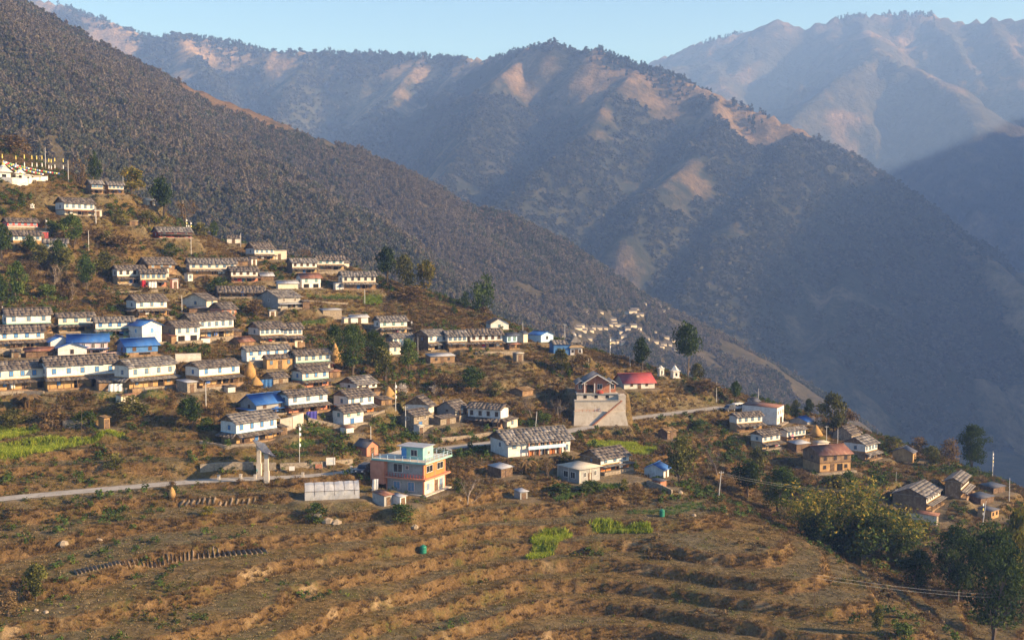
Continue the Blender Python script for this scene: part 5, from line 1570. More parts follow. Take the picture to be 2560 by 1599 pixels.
def tree_proto(kind, var):
    """meshes of one tree kind at unit height 1 and unit width about 1 (scaled when planted)"""
    k = (kind, var)
    if k in TREES:
        return TREES[k]
    rg = np.random.default_rng(abs(hash_name(kind)) % 9999 + var * 31)
    sd = var * 17 + 3
    tr = limb_mesh(1.0, 0.035, sd + 5, BARK, 0.55, 1, 0.3, 0.2, 5)[0]
    if kind == 'round':
        cr = crown_mesh('crown', rand_blobs(rg, 0.34, 0.92, 0.86, 26), 2300, 0.040, LEAF['green'], sd)
    elif kind == 'darkround':
        cr = crown_mesh('crown', rand_blobs(rg, 0.36, 0.92, 0.86, 30), 2500, 0.038, LEAF['dark'], sd)
    elif kind == 'bigdark':
        cr = crown_mesh('crown', rand_blobs(rg, 0.22, 0.93, 0.90, 60, .18, .3), 7000, 0.021, LEAF['dark'], sd)
        tr = limb_mesh(1.0, 0.03, sd, BARK, 0.5, 2, 0.3, 0.2, 6)[0]
    elif kind == 'tallround':      # lifted crown on a bare stem
        cr = crown_mesh('crown', rand_blobs(rg, 0.50, 0.93, 0.92, 34, 0.2, 0.34), 2600, 0.031, LEAF['dark'], sd)
        tr = limb_mesh(1.0, 0.022, sd, BARK, 0.35, 1, 0.55, 0.08, 6)[0]
    elif kind == 'olive':
        cr = crown_mesh('crown', rand_blobs(rg, 0.22, 0.92, 0.90, 26), 2100, 0.042, LEAF['olive'], sd, shell=0.45)
    elif kind == 'yellow':
        cr = crown_mesh('crown', rand_blobs(rg, 0.2, 0.92, 0.92, 26), 2200, 0.042, LEAF['yellow'], sd, shell=0.45)
    elif kind == 'column':
        cr = crown_mesh('crown', rand_blobs(rg, 0.12, 0.93, 0.95, 34, 0.3, 0.45, 'column'), 1500, 0.050, LEAF['dark'], sd)
    elif kind == 'conifer':
        cr = crown_mesh('crown', rand_blobs(rg, 0.10, 0.97, 0.95, 40, 0.22, 0.32, 'cone'), 1300, 0.045, LEAF['dark'], sd, 0.6)
    elif kind == 'bare':
        tr, tips = limb_mesh(1.0, 0.026, sd, PALE, 0.62, 3, 0.18, 0.35, 5, 0.6)
        cr = crown_mesh('crown', [(t.x, t.y, t.z, .05, .05, .05) for t in tips[::2]], 260, 0.020, LEAF['brown'], sd)
    elif kind == 'barebrown':
        tr, tips = limb_mesh(1.0, 0.030, sd, BARK, 0.55, 3, 0.15, 0.3, 5, 0.6)
        cr = crown_mesh('crown', [(t.x, t.y, t.z, .07, .07, .06) for t in tips], 1100, 0.022, LEAF['brown'], sd, shell=0.2)
    elif kind == 'blossom':
        tr, tips = limb_mesh(1.0, 0.028, sd, PALE, 0.7, 3, 0.12, 0.35, 5, 0.6)
        cr = crown_mesh('crown', [(t.x, t.y, t.z, .06, .06, .05) for t in tips], 900, 0.022, LEAF['blossom'], sd, shell=0.2)
    elif kind == 'brownbush':
        cr = crown_mesh('crown', rand_blobs(rg, 0.05, 0.85, 1.0, 22), 1300, 0.042, LEAF['brown'], sd, shell=0.3)
    elif kind == 'greenbush':
        cr = crown_mesh('crown', rand_blobs(rg, 0.02, 0.82, 1.0, 20), 1300, 0.050, LEAF['green'], sd, shell=0.4)
    elif kind == 'olivebush':
        cr = crown_mesh('crown', rand_blobs(rg, 0.02, 0.82, 1.0, 20), 1300, 0.050, LEAF['olive'], sd, shell=0.4)
    elif kind == 'bamboo':
        # arching plumes that rise from one root and droop outwards
        mb = MB(); pts = []
        rr = random.Random(sd)
        for i in range(46):
            a = rr.uniform(0, 6.283); lean = rr.uniform(0.08, 0.62); hh = rr.uniform(0.62, 1.0)
            x0, y0 = math.cos(a) * 0.10 * rr.random(), math.sin(a) * 0.10 * rr.random()
            st = []
            for t in np.linspace(0, 1, 7):
                rad = lean * (t ** 2.1) * 0.85
                z = hh * (t - 0.30 * lean * t ** 4)
                st.append((x0 + math.cos(a) * rad, y0 + math.sin(a) * rad, z - 0.02))
            mb.tube(st, [0.008 - 0.006 * t for t in np.linspace(0, 1, 7)], 3, cap=False)
            for q in range(170):
                t = rr.uniform(0.22, 1.0) ** 0.8
                j = min(5, int(t * 6)); f = t * 6 - j
                p = [st[j][c] * (1 - f) + st[j + 1][c] * f for c in range(3)]
                w_ = 0.035 + 0.075 * (1 - t)
                pts.append((p[0] + rr.gauss(0, w_), p[1] + rr.gauss(0, w_), p[2] + rr.gauss(0, 0.03) - 0.02))
        pts = np.array(pts)
        V, Fq = leaf_cards(pts, 0.017, np.random.default_rng(sd), 0.1, 1.5)
        hgt = pts[:, 2] + 0.35 * np.hypot(pts[:, 0], pts[:, 1])
        tone = hgt * 0.75 + np.random.default_rng(sd).random(len(pts)) * 0.5
        mi = np.where(tone > 0.98, 3, np.where(tone > 0.78, 2, np.where(tone > 0.58, 1, 0)))
        cr = mesh_np('crown', V, Fq, [LEAF['green'][0], LEAF['green'][1], LEAF['yellow'][1], LEAF['yellow'][2]], False, mi)
        tr = mb.mesh('trunk', mottled('bamboo_culm', (0.10, 0.10, 0.03), (0.18, 0.16, 0.05), 2.0))
    elif kind == 'banana':
        mb = MB(); rr = random.Random(sd)
        V, Fq = [], []
        for i in range(15):
            a = rr.uniform(0, 6.283); up_ = rr.uniform(0.25, 0.62); ln = rr.uniform(0.4, 0.62)
            prev = None
            for t in np.linspace(0, 1, 6):
                r_ = ln * t; z = 0.42 + up_ * t - 0.85 * up_ * t * t * 1.25
                w_ = 0.075 * math.sin(math.pi * min(1, t * 0.92 + 0.08)) + 0.008
                c = (math.cos(a) * r_, math.sin(a) * r_)
                row = [(c[0] - math.sin(a) * w_, c[1] + math.cos(a) * w_, z - 0.03), (c[0], c[1], z), (c[0] + math.sin(a) * w_, c[1] - math.cos(a) * w_, z - 0.03)]
                n = len(V); V += row
                if prev is not None:
                    Fq += [(prev, prev + 1, n + 1, n), (prev + 1, prev + 2, n + 2, n + 1)]
                prev = n
        cr = mesh_np('crown', np.array(V), np.array(Fq), [LEAF['grass'][1]], True)
        for i in range(4):
            a = i * 1.6
            mb.tube([(math.cos(a) * .06, math.sin(a) * .06, -0.1), (math.cos(a) * .08, math.sin(a) * .08, 0.45)], [0.035, 0.022], 6)
        tr = mb.mesh('trunk', LEAF['brown'][1])
    TREES[k] = (tr, cr)
    return TREES[k]


def hash_name(s):
    h = 7
    for c in s:
        h = (h * 31 + ord(c)) % 1000003
    return h


TREE_N = 0


def plant(kind, u, vb, vt, wpx, label, cat='tree', name='tree', group=None, sink=0.0, Y=None):
    """a tree whose foot is seen at (u, vb), top at row vt, wpx wide in the picture"""
    global TREE_N
    TREE_N += 1
    if Y is None:
        x, y, z = hit(u, vb, True)
    else:
        a, b = ray(u, vb)
        x, y = a * Y, Y
        z = gz(x, y)
    s = F_PX / y
    h, w = (vb - vt) / s * 1.04, wpx / s * 1.06
    tr, cr = tree_proto(kind, TREE_N % 3)
    e = empty(name, (x, y, z - sink), TREE_N * 2.4)
    e.scale = (w, w, h)
    tag(e, label, cat, group)
    attach('trunk', tr, e)
    attach('crown', cr, e)
    return e


# ------------------------------------------------------------------ many small plants as one object
def instancer(name, mesh, pts, scl, rot, kind='stuff', label=None):
    src = bpy.data.objects.new(name + '_source', mesh)      # never linked to the scene
    me = bpy.data.meshes.new(name)
    n = len(pts)
    me.vertices.add(n); me.vertices.foreach_set('co', np.asarray(pts, np.float32).ravel())
    a = me.attributes.new('inst_scale', 'FLOAT_VECTOR', 'POINT'); a.data.foreach_set('vector', np.asarray(scl, np.float32).ravel())
    a = me.attributes.new('inst_rot', 'FLOAT_VECTOR', 'POINT'); a.data.foreach_set('vector', np.asarray(rot, np.float32).ravel())
    o = attach(name, me)
    ng = bpy.data.node_groups.new(name, 'GeometryNodeTree')
    ng.interface.new_socket('Geometry', in_out='INPUT', socket_type='NodeSocketGeometry')
    ng.interface.new_socket('Geometry', in_out='OUTPUT', socket_type='NodeSocketGeometry')
    gi, go = ng.nodes.new('NodeGroupInput'), ng.nodes.new('NodeGroupOutput')
    mp = ng.nodes.new('GeometryNodeMeshToPoints')
    ip = ng.nodes.new('GeometryNodeInstanceOnPoints')
    oi = ng.nodes.new('GeometryNodeObjectInfo'); oi.inputs['Object'].default_value = src
    oi.inputs['As Instance'].default_value = False
    s_ = ng.nodes.new('GeometryNodeInputNamedAttribute'); s_.data_type = 'FLOAT_VECTOR'; s_.inputs['Name'].default_value = 'inst_scale'
    r_ = ng.nodes.new('GeometryNodeInputNamedAttribute'); r_.data_type = 'FLOAT_VECTOR'; r_.inputs['Name'].default_value = 'inst_rot'
    L = ng.links.new
    L(gi.outputs[0], mp.inputs[0]); L(mp.outputs[0], ip.inputs['Points']); L(oi.outputs['Geometry'], ip.inputs['Instance'])
    L(s_.outputs['Attribute'], ip.inputs['Scale']); L(r_.outputs['Attribute'], ip.inputs['Rotation']); L(ip.outputs[0], go.inputs[0])
    md = o.modifiers.new('scatter', 'NODES'); md.node_group = ng
    tag(o, label, None, None, kind)
    return o


def clump_mesh(name, n, size, mats, seed, tall=1.0, shell=0.3):
    rg = np.random.default_rng(seed)
    return crown_mesh(name, rand_blobs(rg, 0.12, 0.8 * tall, 1.0, 6, 0.45, 0.6), n, size, mats, seed, 0.3, shell)


def tuft_mesh(name, n, mats, seed, h=1.0, w=0.06, lean=0.45):
    rg = np.random.default_rng(seed)
    a = rg.uniform(0, 2 * np.pi, n); r0 = rg.random(n) ** 0.5 * 0.35; l = rg.uniform(0.1, lean, n); hh = h * rg.uniform(0.5, 1.0, n)
    b0 = np.c_[np.cos(a) * r0, np.sin(a) * r0, np.zeros(n) - 0.05]
    tp = np.c_[np.cos(a) * (r0 + l), np.sin(a) * (r0 + l), hh]
    t2 = rg.uniform(0, 2 * np.pi, n); sd = np.c_[np.cos(t2), np.sin(t2), np.zeros(n)] * w
    V = np.stack([b0 - sd, b0 + sd, tp + sd * 0.4, tp - sd * 0.4], 1).reshape(-1, 3)
    return mesh_np(name, V, np.arange(4 * n).reshape(n, 4), mats, False, rg.integers(0, len(mats), n))

# ------------------------------------------------------------------ trees, one by one
plant('barebrown', 205, 478, 352, 78, 'tall bare brown tree beside the narrow evergreen near the white shrine')
plant('column', 238, 452, 384, 36, 'narrow dark evergreen next to the tall bare tree above the village')
plant('yellow', 330, 478, 414, 95, 'broad yellow-green tree beside the topmost pair of houses')
plant('darkround', 408, 545, 445, 80, 'dark bushy tree behind the cream-roofed hut')
plant('barebrown', 462, 545, 438, 60, 'thin bare tree next to the dark bushy tree on the crest')
plant('brownbush', 30, 385, 335, 120, 'brown leafless thicket behind the white shrine', 'thicket', 'thicket')
plant('round', 182, 618, 540, 68, 'leafy green tree beside the small white house above the grove')
plant('round', 130, 592, 552, 40, 'small round green tree below the prayer flag by the pink house')
plant('darkround', 4, 650, 565, 66, 'dark green tree cut by the picture edge below the pink house')
plant('greenbush', 55, 512, 478, 26, 'little green shrub on the slope below the shrine', 'shrub', 'shrub')
plant('barebrown', 70, 700, 615, 80, 'bare brown tree at the upper edge of the grove')
plant('bare', 130, 720, 628, 90, 'pale twisted bare tree in the middle of the grove')
plant('olive', 165, 690, 622, 80, 'pale olive tree at the top of the grove')
plant('darkround', 215, 730, 642, 62, 'dark green tree on the house side of the grove')
plant('olive', 262, 700, 632, 62, 'olive tree leaning over the white laundry house')
plant('round', 42, 755, 658, 60, 'bright leafy tree in the lower grove, near the picture edge')
plant('darkround', 2, 775, 690, 50, 'dark tree at the picture edge of the lower grove')
plant('greenbush', 118, 752, 702, 62, 'rounded green bush at the foot of the grove', 'bush', 'bush')
plant('bare', 180, 750, 672, 60, 'bare pale-limbed tree at the foot of the grove')
plant('olive', 100, 670, 612, 70, 'olive scrub tree under the small white house')
plant('brownbush', 262, 765, 720, 70, 'brown thicket above the isolated ochre house', 'thicket', 'thicket')
plant('darkround', 150, 665, 600, 60, 'dark green tree right below the small white house')
plant('barebrown', 30, 690, 610, 70, 'tall brown bare tree at the picture edge of the grove')
plant('olivebush', 60, 725, 690, 70, 'olive bush in the heart of the grove', 'bush', 'bush')
plant('brownbush', 150, 745, 705, 80, 'brown undergrowth bush in the grove', 'bush', 'bush')
plant('bare', 210, 700, 640, 70, 'pale bare tree between the dark grove tree and the laundry house')
plant('brownbush', 20, 735, 700, 60, 'brown bush among the grove trees at the picture edge', 'bush', 'bush')
plant('darkround', 75, 640, 590, 50, 'dark tree beside the white house under the pink one')
plant('greenbush', 165, 575, 545, 60, 'green bushes above the leafy tree on the upper slope', 'bush', 'bush')
plant('brownbush', 235, 600, 570, 60, 'brown bush beside the white pole above the grove', 'bush', 'bush')
plant('olivebush', 270, 610, 575, 50, 'yellow-olive bush on the slope above the laundry house', 'bush', 'bush')
plant('olivebush', 300, 560, 520, 60, 'olive bush on the slope above the prayer hall', 'bush', 'bush')
plant('olivebush', 372, 560, 525, 70, 'yellowish bush on the slope above the prayer hall', 'bush', 'bush')
plant('brownbush', 300, 630, 585, 100, 'wide brown scrub on the slope under the prayer hall', 'thicket', 'thicket')
plant('greenbush', 425, 640, 605, 45, 'green bush under the prayer hall terrace', 'bush', 'bush')
plant('olivebush', 500, 590, 555, 60, 'yellow bush behind the prayer hall', 'bush', 'bush')
plant('round', 535, 600, 555, 28, 'small green tree on the crest beyond the prayer hall')
plant('barebrown', 770, 640, 595, 60, 'bare bushes on the crest beyond the highest crest house', 'bush', 'bush')
plant('darkround', 968, 708, 622, 76, 'dark round tree at the end of the crest row')
plant('olive', 1012, 732, 640, 66, 'olive tree in the clump at the end of the crest row')
plant('yellow', 1064, 732, 650, 66, 'yellow-green tree at the outer side of the crest clump')
plant('brownbush', 1030, 750, 712, 110, 'brown scrub at the foot of the crest clump', 'thicket', 'thicket')
plant('column', 1206, 782, 684, 58, 'tall green oval tree standing alone on the bare spur')
plant('conifer', 1135, 786, 748, 22, 'tiny dark conifer on the bare spur')
plant('column', 1166, 772, 728, 22, 'small dark tree close to the tall oval tree')
plant('brownbush', 1210, 800, 765, 50, 'brown bush at the foot of the tall oval tree', 'bush', 'bush')
plant('bigdark', 880, 935, 812, 110, 'large dark tree in the middle of the village clump')
plant('bigdark', 935, 915, 828, 90, 'dark spreading tree on the valley side of the village clump')
plant('round', 838, 900, 815, 66, 'green tree nearest the haystacks in the village clump')
plant('olive', 962, 950, 868, 70, 'olive tree at the lower edge of the village clump')
plant('round', 1022, 935, 850, 58, 'leafy green tree below the half-hidden white house')
plant('tallround', 1718, 948, 812, 92, 'big round-crowned tree on a bare stem beside the white shrines')
plant('darkround', 1603, 928, 846, 54, 'compact dark tree on the ridge behind the red-roofed building')
plant('olive', 1402, 935, 873, 62, 'yellow-green tree below the blue tarpaulin house')
plant('brownbush', 1450, 938, 880, 66, 'brown leafy bush below the little pagoda', 'bush', 'bush')
plant('darkround', 1178, 985, 918, 88, 'wide dark green bush tree on the slope between the upper and lower rows')
plant('olivebush', 1240, 990, 950, 50, 'orange-olive bush next to the wide dark green bush', 'bush', 'bush')
plant('brownbush', 1110, 985, 930, 80, 'brown tangle beside the wide dark green bush', 'thicket', 'thicket')
plant('blossom', 1012, 990, 928, 56, 'cream-blossoming tree beside the prayer pole')
plant('blossom', 1088, 990, 948, 40, 'white-blossoming bush behind the grey slate-gabled house', 'bush', 'bush')
plant('blossom', 1108, 1022, 975, 40, 'pale blossoming tree at the corner of the grey slate-gabled house')
plant('bare', 1398, 1045, 955, 66, 'pale bare tree beside the hall on stilts')
plant('bare', 1330, 1045, 965, 60, 'pale bare tree above the leaning white post')
plant('bare', 1440, 1045, 1000, 34, 'small pale bare tree against the concrete wall')
plant('brownbush', 1280, 1040, 1000, 80, 'brown scrub above the road beside the cream lean-to', 'thicket', 'thicket')
plant('greenbush', 1360, 1060, 1028, 50, 'green bush above the long school roof', 'bush', 'bush')
plant('darkround', 478, 1072, 992, 92, 'round dark green tree above the farm with the wide skirt roof')
plant('greenbush', 520, 1075, 1040, 60, 'low dark bush beside the round dark tree', 'bush', 'bush')
plant('brownbush', 548, 1040, 1000, 50, 'reddish brown bush by the blue-roofed stone house', 'bush', 'bush')
plant('banana', 66, 1015, 960, 84, 'dry banana plant below the long white row', 'banana plant', 'banana_plant')
plant('olivebush', 30, 1060, 1015, 90, 'olive bush at the picture edge above the bright field', 'bush', 'bush')
plant('brownbush', 130, 1065, 1015, 110, 'brown scrub below the banana plant', 'thicket', 'thicket')
plant('olivebush', 330, 1030, 985, 100, 'olive scrub below the white house with the pale streaked roof', 'thicket', 'thicket')
plant('greenbush', 215, 1065, 1025, 80, 'dark green scrub above the ochre privy', 'thicket', 'thicket')
plant('brownbush', 640, 790, 745, 70, 'bare brown bush beside the tiny white hut', 'bush', 'bush')
plant('olivebush', 590, 815, 780, 40, 'bright green bush beside the salmon-walled house', 'bush', 'bush')
plant('greenbush', 545, 735, 690, 80, 'green slope bush beside the long dark-roofed house', 'bush', 'bush')
plant('bare', 1168, 1262, 1150, 105, 'bare spreading tree on the slope beside the orange house')
plant('greenbush', 1145, 1225, 1190, 40, 'green shrub at the foot of the bare spreading tree', 'shrub', 'shrub')
plant('banana', 1312, 1185, 1122, 52, 'dry banana plant in front of the long school', 'banana plant', 'banana_plant')
plant('barebrown', 1372, 1192, 1130, 66, 'dark bare tree between the school and the grey flat-roofed house')
plant('olivebush', 1412, 1160, 1125, 44, 'bright bush at the end of the school', 'bush', 'bush')
plant('olive', 1700, 1205, 1090, 96, 'pale olive half-bare tree beside the blue-roofed pavilion')
plant('bare', 1795, 1190, 1080, 70, 'purplish bare tree near the utility pole')
plant('olive', 1892, 1200, 1118, 60, 'pale leafy tree above the ravine')
plant('barebrown', 1610, 1110, 1060, 60, 'bare brown tree beside the thatched timber hut')
plant('bare', 1960, 1135, 1108, 30, 'thin bare tree beside the dark tin-roofed shed')
plant('greenbush', 1832, 1130, 1105, 50, 'green garden bush below the white house with brown roof', 'bush', 'bush')
plant('greenbush', 1750, 1075, 1050, 60, 'light green shrubs in the garden below the road', 'shrub', 'shrub')
plant('darkround', 1838, 1005, 955, 42, 'dark tree behind the parked white van')
plant('brownbush', 1760, 985, 945, 110, 'brown bush on the bank beside the white pole', 'bush', 'bush')
plant('olive', 1745, 950, 905, 50, 'olive bush beside the larger white shrine', 'bush', 'bush')
plant('olive', 2082, 1085, 985, 92, 'dark olive tree behind the bright blue roof')
plant('brownbush', 2120, 1080, 1020, 60, 'brown bush behind the two white poles', 'bush', 'bush')
plant('blossom', 2045, 1060, 1025, 36, 'pale blossoming tree beside the bright blue roof')
plant('darkround', 2022, 1045, 998, 34, 'dark little tree on the edge behind the white block')
plant('olive', 1990, 1040, 1000, 26, 'slim olive tree beside the white block')
plant('bigdark', 2432, 1172, 1058, 112, 'large dark green tree above the two large white houses')
plant('brownbush', 2372, 1170, 1092, 70, 'brown tree beside the large dark green tree')
plant('olive', 2330, 1165, 1115, 56, 'yellow-green tree between the last barn and the large dark tree')
plant('olivebush', 2230, 1130, 1085, 80, 'yellowish thicket behind the last barn', 'thicket', 'thicket')
plant('brownbush', 2295, 1130, 1090, 60, 'brown thicket on the crest beyond the last barn', 'thicket', 'thicket')
plant('bamboo', 2120, 1452, 1215, 290, 'huge golden-green bamboo clump in the ravine', 'bamboo', 'bamboo_clump', Y=216)
plant('bamboo', 2235, 1400, 1250, 190, 'bamboo clump with yellow tips below the large white house', 'bamboo', 'bamboo_clump', Y=226)
plant('bamboo', 2040, 1390, 1220, 170, 'bamboo clump with dark foot on the spur side of the ravine', 'bamboo', 'bamboo_clump', Y=214)
plant('bigdark', 1952, 1300, 1178, 130, 'dark shaded tree at the head of the ravine', Y=236)
plant('darkround', 1870, 1255, 1165, 100, 'shaded tree just behind the utility pole', Y=244)
plant('olive', 2085, 1260, 1180, 110, 'olive tree below the ruined ochre house', Y=246)
plant('greenbush', 2120, 1230, 1170, 60, 'dark green bush in front of the ruined ochre house', 'bush', 'bush')
plant('brownbush', 2020, 1215, 1180, 70, 'brown bush on the slope below the ruined ochre house', 'bush', 'bush')
plant('bigdark', 2480, 1610, 1320, 220, 'tall dark tree in the lower corner beyond the spur', Y=188)
plant('yellow', 2545, 1570, 1330, 110, 'yellow-green tree at the picture edge below the ochre hut', Y=205)
plant('bigdark', 2390, 1560, 1370, 150, 'dark tree standing between the bamboo and the corner tree', Y=205)
plant('bigdark', 2290, 1500, 1390, 120, 'shaded tree at the foot of the bamboo', Y=208)
plant('brownbush', 2330, 1450, 1400, 90, 'brown thicket on the shaded terrace below the bamboo', 'thicket', 'thicket', Y=222)
plant('olive', 2195, 1585, 1508, 42, 'small pale shrub on the rim of the spur', 'shrub', 'shrub')
plant('greenbush', 2260, 1600, 1545, 70, 'green bush below the rim of the spur', 'bush', 'bush')
plant('olive', 92, 1502, 1408, 76, 'yellow-green bush tree on the left foreground bank', 'bush', 'bush')
plant('bare', 48, 1500, 1412, 34, 'thin bare sapling on the foreground bank', 'sapling', 'sapling')
plant('brownbush', 20, 1540, 1470, 90, 'brown bush at the lower picture edge', 'bush', 'bush')
plant('greenbush', 790, 1300, 1250, 70, 'green bush on the bank below the plastic greenhouse', 'bush', 'bush')
plant('greenbush', 1000, 1300, 1258, 90, 'green bush on the bank below the outhouses', 'bush', 'bush')
plant('yellow', 518, 1290, 1266, 50, 'yellow-flowering bush below the ploughed strip', 'bush', 'bush')
plant('olivebush', 285, 1170, 1130, 60, 'green-yellow bush on the bank above the road', 'bush', 'bush')
plant('brownbush', 430, 1230, 1200, 40, 'pale dry bush at the start of the ploughed strip', 'bush', 'bush')
plant('olivebush', 1560, 1225, 1195, 40, 'bright green bush beside the brick box', 'bush', 'bush')
plant('greenbush', 1400, 1235, 1205, 90, 'leafy green plants below the grey flat-roofed house', 'shrub', 'shrub')
plant('greenbush', 1480, 1228, 1200, 90, 'leafy green plants below the concrete yard', 'shrub', 'shrub')
plant('brownbush', 1660, 1135, 1105, 60, 'brown bush beside the bright mustard field', 'bush', 'bush')
plant('brownbush', 1730, 1150, 1110, 60, 'brown scrub above the pale olive tree', 'thicket', 'thicket')

# ------------------------------------------------------------------ where the distant hamlet's houses stand
hm = {}
FAR = [(1400, 822, 9), (1450, 820, 26), (1446, 827, 22), (1463, 825, 11), (1460, 831, 14), (1485, 825, 10), (1497, 824, 18), (1480, 832, 12), (1515, 826, 12), (1528, 818, 12), (1551, 818, 32), (1533, 803, 18), (1536, 812, 16),
       (1570, 827, 14), (1585, 821, 19), (1600, 826, 12), (1555, 835, 14), (1433, 838, 10), (1450, 843, 8), (1475, 851, 12), (1533, 853, 11), (1533, 860, 13), (1548, 858, 15), (1558, 862, 9), (1640, 859, 15), (1660, 866, 15), (1676, 866, 10), (1656, 872, 14),
       (1505, 760 + 25, 10), (1588, 778, 22), (1583, 783, 22), (1565, 787, 14), (1603, 790, 16), (1592, 794, 14), (1612, 765, 12), (1640, 752, 7), (1645, 763, 10), (1650, 767, 8), (1668, 768, 14), (1668, 775, 11), (1660, 781, 8), (1630, 757, 7), (1468, 784, 10), (1560, 846, 16), (1620, 850, 9), (1410, 845, 9), (1690, 878, 9), (1685, 760, 8)]
fh_s = sampler(fh_grid)
YF = np.arange(700, 1500, 2.0)
FARY = []
for (u, v, wpx) in FAR:
    a, b = ray(u, v)
    dd = b * YF - fh_s(a * YF, YF)
    k = np.nonzero(dd < 0)[0]
    FARY.append(float(YF[k[0]]) if len(k) else 1250.0)

# ------------------------------------------------------------------ the wood on the hill across the side valley
fh = sampler(fh_grid)
N = 150000
px = rng.uniform(-620, 700, N); py = rng.uniform(640, 1500, N)
pz = fh(px, py)
pu, pv = project(px, py, pz)
dens = fbm(px / 70, py / 70, 71, 3)
slope_lo = sst(-40, -110, pz) * sst(-100, 150, px)      # thinner where the far hamlet lies
keep = (pu > -120) & (pu < 2350) & (pv > -90) & (pv < 1150) & (pz > -320) & (dens > -0.62 + 0.30 * slope_lo)
ridge_gap = (np.abs(fbm(px / 45, py / 45, 73, 2)) < 0.025)
rs = ridge_samples([[(250, 100, 1280), (450, 200, 1300), (620, 270, 1330), (760, 330, 1350), (900, 375, 1370)]], 10)
rdist = np.full(len(px), 1e9)
for q in rs:
    rdist = np.minimum(rdist, np.hypot(px - q[0], py - q[1]))
keep &= ~((rdist < 34) & (vn(px / 40, py / 40, 79) > .38))
keep &= ~(ridge_gap & (pv < 500) & (pu < 760))
px, py, pz = px[keep], py[keep], pz[keep]
open_ = np.ones(len(px), bool)
for (u, v, wpx), Y in zip(FAR, FARY):
    hx_ = ray(u, v)[0] * Y
    w_ = wpx * Y / F_PX / 2 + 2
    open_ &= ~((np.abs(px - hx_) < w_) & (py < Y + 8) & (py > Y - 13))
px, py, pz = px[open_], py[open_], pz[open_]
n = len(px)
tone = 0.5 + 0.5 * fbm(px / 120, py / 120, 75, 3) + rng.normal(0, 0.25, n)
for i, (nm, mats, sel, sz) in enumerate((('dark_woodland', [leaf_mat('wood_dark_a', (0.042, 0.046, 0.026), (0.060, 0.064, 0.036), rand=0.3), leaf_mat('wood_dark_b', (0.060, 0.064, 0.036), (0.085, 0.086, 0.050), rand=0.3)], tone < 0.40, 1.0),
                                         ('brown_woodland', [leaf_mat('wood_brown_a', (0.082, 0.068, 0.046), (0.110, 0.092, 0.064), rand=0.3), leaf_mat('wood_brown_b', (0.125, 0.104, 0.074), (0.160, 0.134, 0.096), rand=0.3)], tone >= 0.40, 0.9))):
    k = np.nonzero(sel)[0]
    sc = rng.uniform(2.4, 5.6, len(k)) * sz * (1 + .5 * (rng.random(len(k)) > .93))
    instancer(nm, clump_mesh(nm, 70, 0.24, mats, 900 + i, 1.0, 0.55), np.c_[px[k], py[k], pz[k] - 0.5], np.c_[sc, sc, sc * rng.uniform(0.8, 1.35, len(k))],
              np.c_[np.zeros(len(k)), np.zeros(len(k)), rng.uniform(0, 6.28, len(k))], 'stuff', ('evergreen' if i == 0 else 'leafless brown') + ' trees of the wood across the side valley')


def mountain_wood(name, grid, n, y0, y1, x0, x1, lo, hi, seed, label, thr, mats):
    f = sampler(grid)
    rg = np.random.default_rng(seed)
    x, y = rg.uniform(x0, x1, n), rg.uniform(y0, y1, n)
    z = f(x, y)
    u, v = project(x, y, z)
    k = (u > -60) & (u < 2620) & (v > -40) & (v < 1200) & (fbm(x / 170, y / 170, seed, 4) > thr)
    k &= ~((z > 430) & (x > -160) & (x < 330) & (y > 2850) & (fbm(x / 60, y / 60, seed + 5, 2) > -.25))
    x, y, z = x[k], y[k], z[k]
    s = rg.uniform(lo, hi, len(x))
    instancer(name, clump_mesh(name, 40, 0.27, mats, seed, 1.0, .55), np.c_[x, y, z - 2], np.c_[s, s, s * rg.uniform(.5, .9, len(x))], np.c_[s * 0, s * 0, rg.uniform(0, 6.28, len(x))], 'stuff', label)


mw = [leaf_mat('far_wood_a', (0.018, 0.024, 0.016), (0.030, 0.036, 0.022), rand=.5), leaf_mat('far_wood_b', (0.040, 0.042, 0.028), (0.060, 0.056, 0.038), rand=.5)]
mountain_wood('mountain_woods', mm_grid, 48000, 1600, 3300, -900, 1900, 9, 20, 61, 'patchy woods on the spurs of the middle mountain', -.14, mw)
mountain_wood('back_woods', bk_grid, 26000, 3000, 4600, -2300, 500, 12, 26, 62, 'patchy woods on the back ridge', -.10, mw)


def crest_trees(name, grid, polys, count, smin, smax, seed, label):
    f = sampler(grid)
    rg = np.random.default_rng(seed)
    pts = []
    for poly in polys:
        w = np.array([P(*p) for p in poly])
        seg = rg.integers(0, len(w) - 1, count)
        t = rg.random(count)
        q = w[seg] * (1 - t[:, None]) + w[seg + 1] * t[:, None]
        cl = vn(q[:, 0] / 130, q[:, 1] / 130, seed) > 0.45
        q = q[cl]
        q[:, 0] += rg.normal(0, 25, len(q)); q[:, 1] += rg.normal(0, 40, len(q))
        pts.append(q)
    q = np.concatenate(pts)
    z = f(q[:, 0], q[:, 1])
    s = rg.uniform(smin, smax, len(q))
    m = clump_mesh(name, 50, 0.26, [leaf_mat('crest_leaf', (0.020, 0.028, 0.018), (0.035, 0.042, 0.026))], seed, 1.2, 0.5)
    instancer(name, m, np.c_[q[:, 0], q[:, 1], z - 1], np.c_[s, s, s * rg.uniform(1.0, 1.7, len(q))], np.c_[s * 0, s * 0, rg.uniform(0, 6, len(q))], 'stuff', label)


